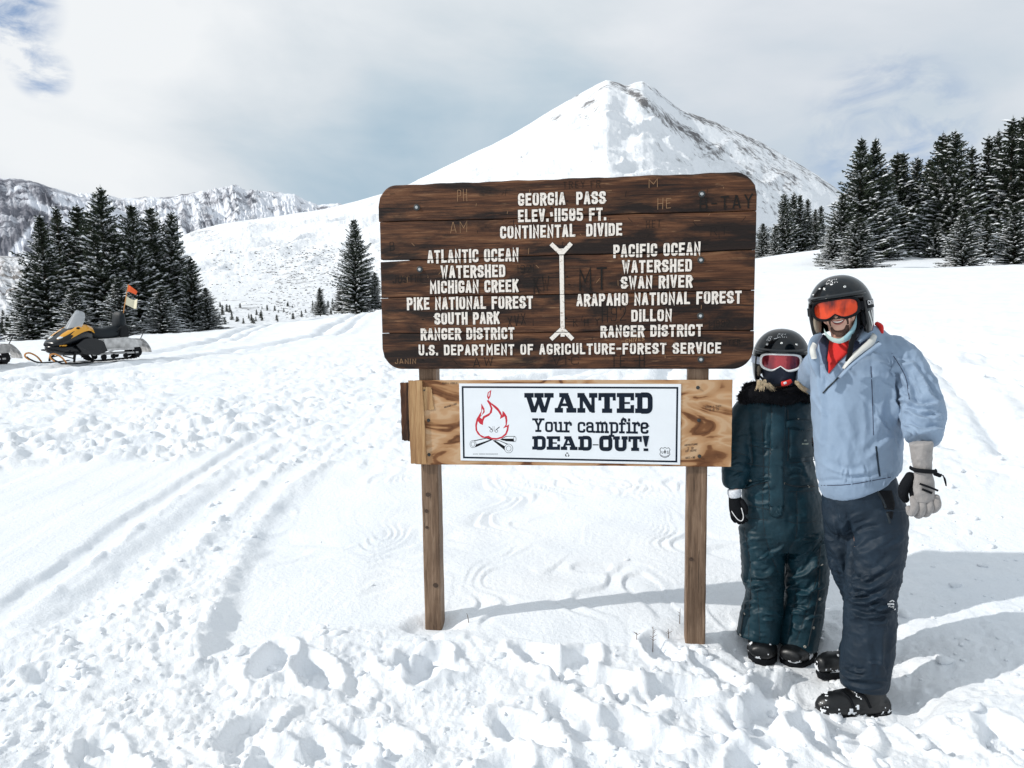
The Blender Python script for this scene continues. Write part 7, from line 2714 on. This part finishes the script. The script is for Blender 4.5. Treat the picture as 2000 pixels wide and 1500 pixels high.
    for sg in (-1, 1):
        tb('passenger_grip', [(-.72, sg * .20, .80), (-.74, sg * .27, .92), (-.86, sg * .27, .98)], .016, SMAT)
        loft('side_pad', [(-.80, .80, .03, .14), (-.95, .84, .03, .20), (-1.08, .80, .02, .14)], SMAT).location.y = sg * .19
    # tunnel, running boards
    v, f = [], []
    prof = [(.15, .30), (-1.46, .36), (-1.52, .52), (-1.0, .66), (.1, .62)]
    for y in (-.22, .22):
        for x, z in prof: v.append((x, y, z))
    n = len(prof)
    f = [tuple(range(n))[::-1], tuple(range(n, 2 * n))] + [(k, (k + 1) % n, n + (k + 1) % n, n + k) for k in range(n)]
    tun = P('tunnel', v, f, SGRY, None, False)
    for sg in (-1, 1):
        mb = MB(); mb.box((-.45, sg * .31, .315), (1.25, .18, .025)); mb.box((-.45, sg * .395, .33), (1.25, .02, .06))
        P('running_board', mb.v, mb.f, SGRY, None, False)
        mb = MB()
        for k in range(3): mb.box((-.18 - .0, sg * .2225, .60 - .028 * k), (.16, .006, .016))
        P('tunnel_vent', mb.v, mb.f, SMAT, tun, False)
        mb = MB(); mb.box((-.62, sg * .20, .20), (1.5, .02, .05)); mb.box((-.55, sg * .20, .30), (.5, .025, .04), Matrix.Rotation(R_(22), 3, 'Y'))
        P('slide_rail', mb.v, mb.f, SGRY, None, False)
    # rear rack, flap
    tb('rear_rack', [(-.98, .17, .66), (-1.30, .19, .74), (-1.62, .19, .84), (-1.70, .12, .84), (-1.70, -.12, .84), (-1.62, -.19, .84), (-1.30, -.19, .74), (-.98, -.17, .66)], .016, SMAT)
    tb('rack_bar', [(-1.30, -.19, .74), (-1.30, .19, .74)], .012, SMAT, None, 1)
    tb('rack_bar', [(-1.50, .17, .60), (-1.62, .19, .83)], .012, SMAT, None, 1)
    v, f = [], []
    for i in range(8):
        t = i / 7
        for j in range(7):
            q = -1 + j / 3
            v.append((-1.50 - .30 * math.sin(t * 1.5) , .25 * q, .60 - .42 * t ** 1.2))
    for i in range(7):
        for j in range(6): f.append((i * 7 + j, i * 7 + j + 1, (i + 1) * 7 + j + 1, (i + 1) * 7 + j))
    P('snow_flap', v, f, SFLAP)
    # track belt with lugs, wheels
    loop = [(.28, .30), (.22, .42), (.05, .44), (-.6, .36), (-1.35, .36), (-1.50, .26), (-1.46, .12), (-1.30, .05), (-.6, .03), (-.1, .03), (.10, .10), (.28, .30)]
    Lp = catmull(np.array(loop), 6)
    v, f = [], []
    for x, z in Lp:
        for y in (-.19, .19): v.append((x, y, z))
    m_ = len(Lp)
    for i in range(m_ - 1): f.append((2 * i, 2 * i + 1, 2 * i + 3, 2 * i + 2))
    trk = P('track', v, f, SMAT)
    mb = MB()
    seglen = 0
    for i in range(m_ - 1):
        a, b = Vector((Lp[i][0], 0, Lp[i][1])), Vector((Lp[i + 1][0], 0, Lp[i + 1][1]))
        seglen += (b - a).length
        if seglen > .06:
            seglen = 0; c = (a + b) / 2; t = (b - a).normalized(); nn = Vector((t.z, 0, -t.x))
            if (c - Vector((-.6, 0, .2))).dot(nn) < 0: nn = -nn
            mb.box(c + nn * .012, (.012, .36, .03), Matrix.Rotation(math.atan2(t.x, t.z) + 1.57, 3, 'Y'))
    P('track_lugs', mb.v, mb.f, SMAT, trk, False)
    for x, z, r in [(-1.36, .21, .13), (-.55, .13, .07), (-.25, .12, .08), (.05, .22, .09), (-.95, .13, .07)]:
        for sg in (-1, 1):
            v, f = [], []
            for k in range(16):
                a = 6.2832 * k / 16
                for y, rr in ((.17, r), (.215, r), (.215, r * .7), (.20, r * .6), (.20, r * .2)): v.append((x + rr * math.cos(a), sg * y, z + rr * math.sin(a)))
            for k in range(16):
                k2 = (k + 1) % 16
                for q in range(4): f.append((k * 5 + q, k * 5 + q + 1, k2 * 5 + q + 1, k2 * 5 + q))
            f.append(tuple(k * 5 + 4 for k in range(16)))
            P('idler_wheel', v, f, SMAT)
    # front suspension and skis
    for sg in (-1, 1):
        tb('spindle', [(.86, sg * .50, .06), (.80, sg * .49, .34)], .028, SMAT, None, 1)
        tb('shock', [(.84, sg * .46, .14), (.62, sg * .28, .46)], .026, SMAT, None, 1)
        tb('suspension_arm', [(.84, sg * .48, .15), (.95, sg * .20, .22)], .016, SMAT, None, 1)
        tb('suspension_arm', [(.84, sg * .48, .15), (.60, sg * .20, .24)], .016, SMAT, None, 1)
        S = catmull(np.array([(.30, .03, .05), (.6, .012, .07), (1.0, .012, .075), (1.22, .04, .07), (1.40, .13, .055), (1.48, .20, .04)]), 5)
        v, f = [], []
        for x, z, w in S:
            for y, dz in ((-w, .02), (-w * .6, .0), (0, -.012), (w * .6, 0), (w, .02), (0, .014)): v.append((x, sg * .50 + y, z + dz))
        n = 6
        for i in range(len(S) - 1):
            for k in range(n): f.append((i * n + k, i * n + (k + 1) % n, (i + 1) * n + (k + 1) % n, (i + 1) * n + k))
        ski = P('ski', v, f, SMAT)
        tb('ski_loop', [(1.08, sg * .50, .05), (1.20, sg * .50, .20), (1.38, sg * .50, .30), (1.50, sg * .50, .28), (1.50, sg * .50, .20), (1.40, sg * .50, .12)], .022, SORG, ski)
    tb('front_bumper', [(1.10, -.28, .36), (1.26, -.20, .38), (1.30, 0, .40), (1.26, .20, .38), (1.10, .28, .36)], .016, SMAT)
    # whip flag
    pole = tb('flag_pole', [(-1.02, .0, .70), (-1.05, .06, 1.35), (-1.13, .22, 2.18)], .011, SORG, None, 4, 8)

    def flag(name, m, x0, y0, z0, L, H, tri, seed):
        v, f = [], []
        nx, nz = 12, 6
        for i in range(nx):
            t = i / (nx - 1)
            for j in range(nz):
                s_ = j / (nz - 1)
                hh = H * (1 - (.55 * t if tri else .12 * math.sin(t * 5)))
                wav = .05 * math.sin(t * 6 + seed) * t
                v.append((x0 - .04 * (s_ * H / .5) - L * t * .45 + wav, y0 + .08 * (s_ * H / .5) + L * t * .89, z0 + hh * (s_ - .5) - .10 * t + .03 * math.sin(t * 5 + seed)))
        for i in range(nx - 1):
            for j in range(nz - 1): f.append((i * nz + j, i * nz + j + 1, (i + 1) * nz + j + 1, (i + 1) * nz + j))
        return P(name, v, f, m, pole)

    flag('pennant', SFLAG1, -1.11, .185, 2.05, .26, .20, True, .5)
    fl = flag('cream_flag', SFLAG2, -1.08, .11, 1.70, .36, .25, False, 2.0)
    return root


def copy_tree(o, parent=None):
    c = o.copy(); COL.objects.link(c)
    if parent is not None: c.parent = parent
    for ch in o.children: copy_tree(ch, c)
    return c


SM = make_snowmobile()
SM['label'] = 'black and yellow touring snowmobile with orange pennant and cream flag parked before the spruce clump'
SM['group'] = 'snowmobiles parked on the left'
psi = 66
a_ = at(186, 707, 17.4)
def place(o, px, py, Y, ang, s=1.0):
    p = at(px, py, Y)
    z = float(gz(p.x, p.y))
    o.location = (p.x, p.y, z + .05)
    o.rotation_euler = (R_(-1), 0, R_(180 + ang))
    o.scale = (s, s, s)
place(SM, 178, 704, 17.4, psi, .84)
SM2 = copy_tree(SM)
SM2['label'] = 'second snowmobile cut by the left photo edge, only rear rack and flap in view'
place(SM2, -104, 730, 15.9, psi, .84)
for ch in list(SM2.children):                       # the second machine carries no whip flag in view
    if ch.name.startswith('flag_pole'):
        for g_ in list(ch.children): bpy.data.objects.remove(g_)
        bpy.data.objects.remove(ch)

# dry stalks poking out of the snow
STALK = mat('dry_stalk', (.10, .055, .03), .9)
def stalk(px, base, top, lab, lean=0.0, twigs=4, seed=1):
    x, y = w2(px, base)
    z = float(ground_z(x, y)[0])
    h = (base - top) * y / FPX
    r4 = random.Random(seed)
    o = thing('dry_stalk', (x, y, z), lab, 'plant stalk', 'dry stalks by the right post')
    pts = [(0, 0, -.04), (lean * .4, 0, h * .5), (lean, .01, h)]
    v, f = tube(pts, [.0022, .0018, .0010], (0, 1, 0), 6, 3, .3)
    me = mesh_from('stem', v, f); me.materials.append(STALK)
    s = bpy.data.objects.new('stem', me); COL.objects.link(s); s.parent = o
    for k in range(twigs):
        z0 = h * r4.uniform(.35, .95); a = r4.choice((-1, 1)) * r4.uniform(.008, .02)
        v, f = tube([(lean * z0 / h, 0, z0), (lean * z0 / h + a, -.004, z0 + .012)], [.0013, .0008], (0, 1, 0), 5, 1, .3)
        me = mesh_from('twig', v, f); me.materials.append(STALK)
        q = bpy.data.objects.new('twig', me); COL.objects.link(q); q.parent = o


stalk(1275, 1236, 1184, 'tall dry stalk left of the right post, the longest of the group', .003, 7, 2)
stalk(1327, 1202, 1172, 'dry stalk just left of the right post, bare and slightly bent', .006, 2, 3)
stalk(1306, 1228, 1210, 'short dry stalk between the two longer ones by the right post', .0, 3, 4)
stalk(1243, 1244, 1231, 'tiny forked dry stalk left of all the others', .004, 3, 5)
stalk(916, 1210, 1192, 'single dark dry blade leaning left, right of the left post', -.012, 0, 6)
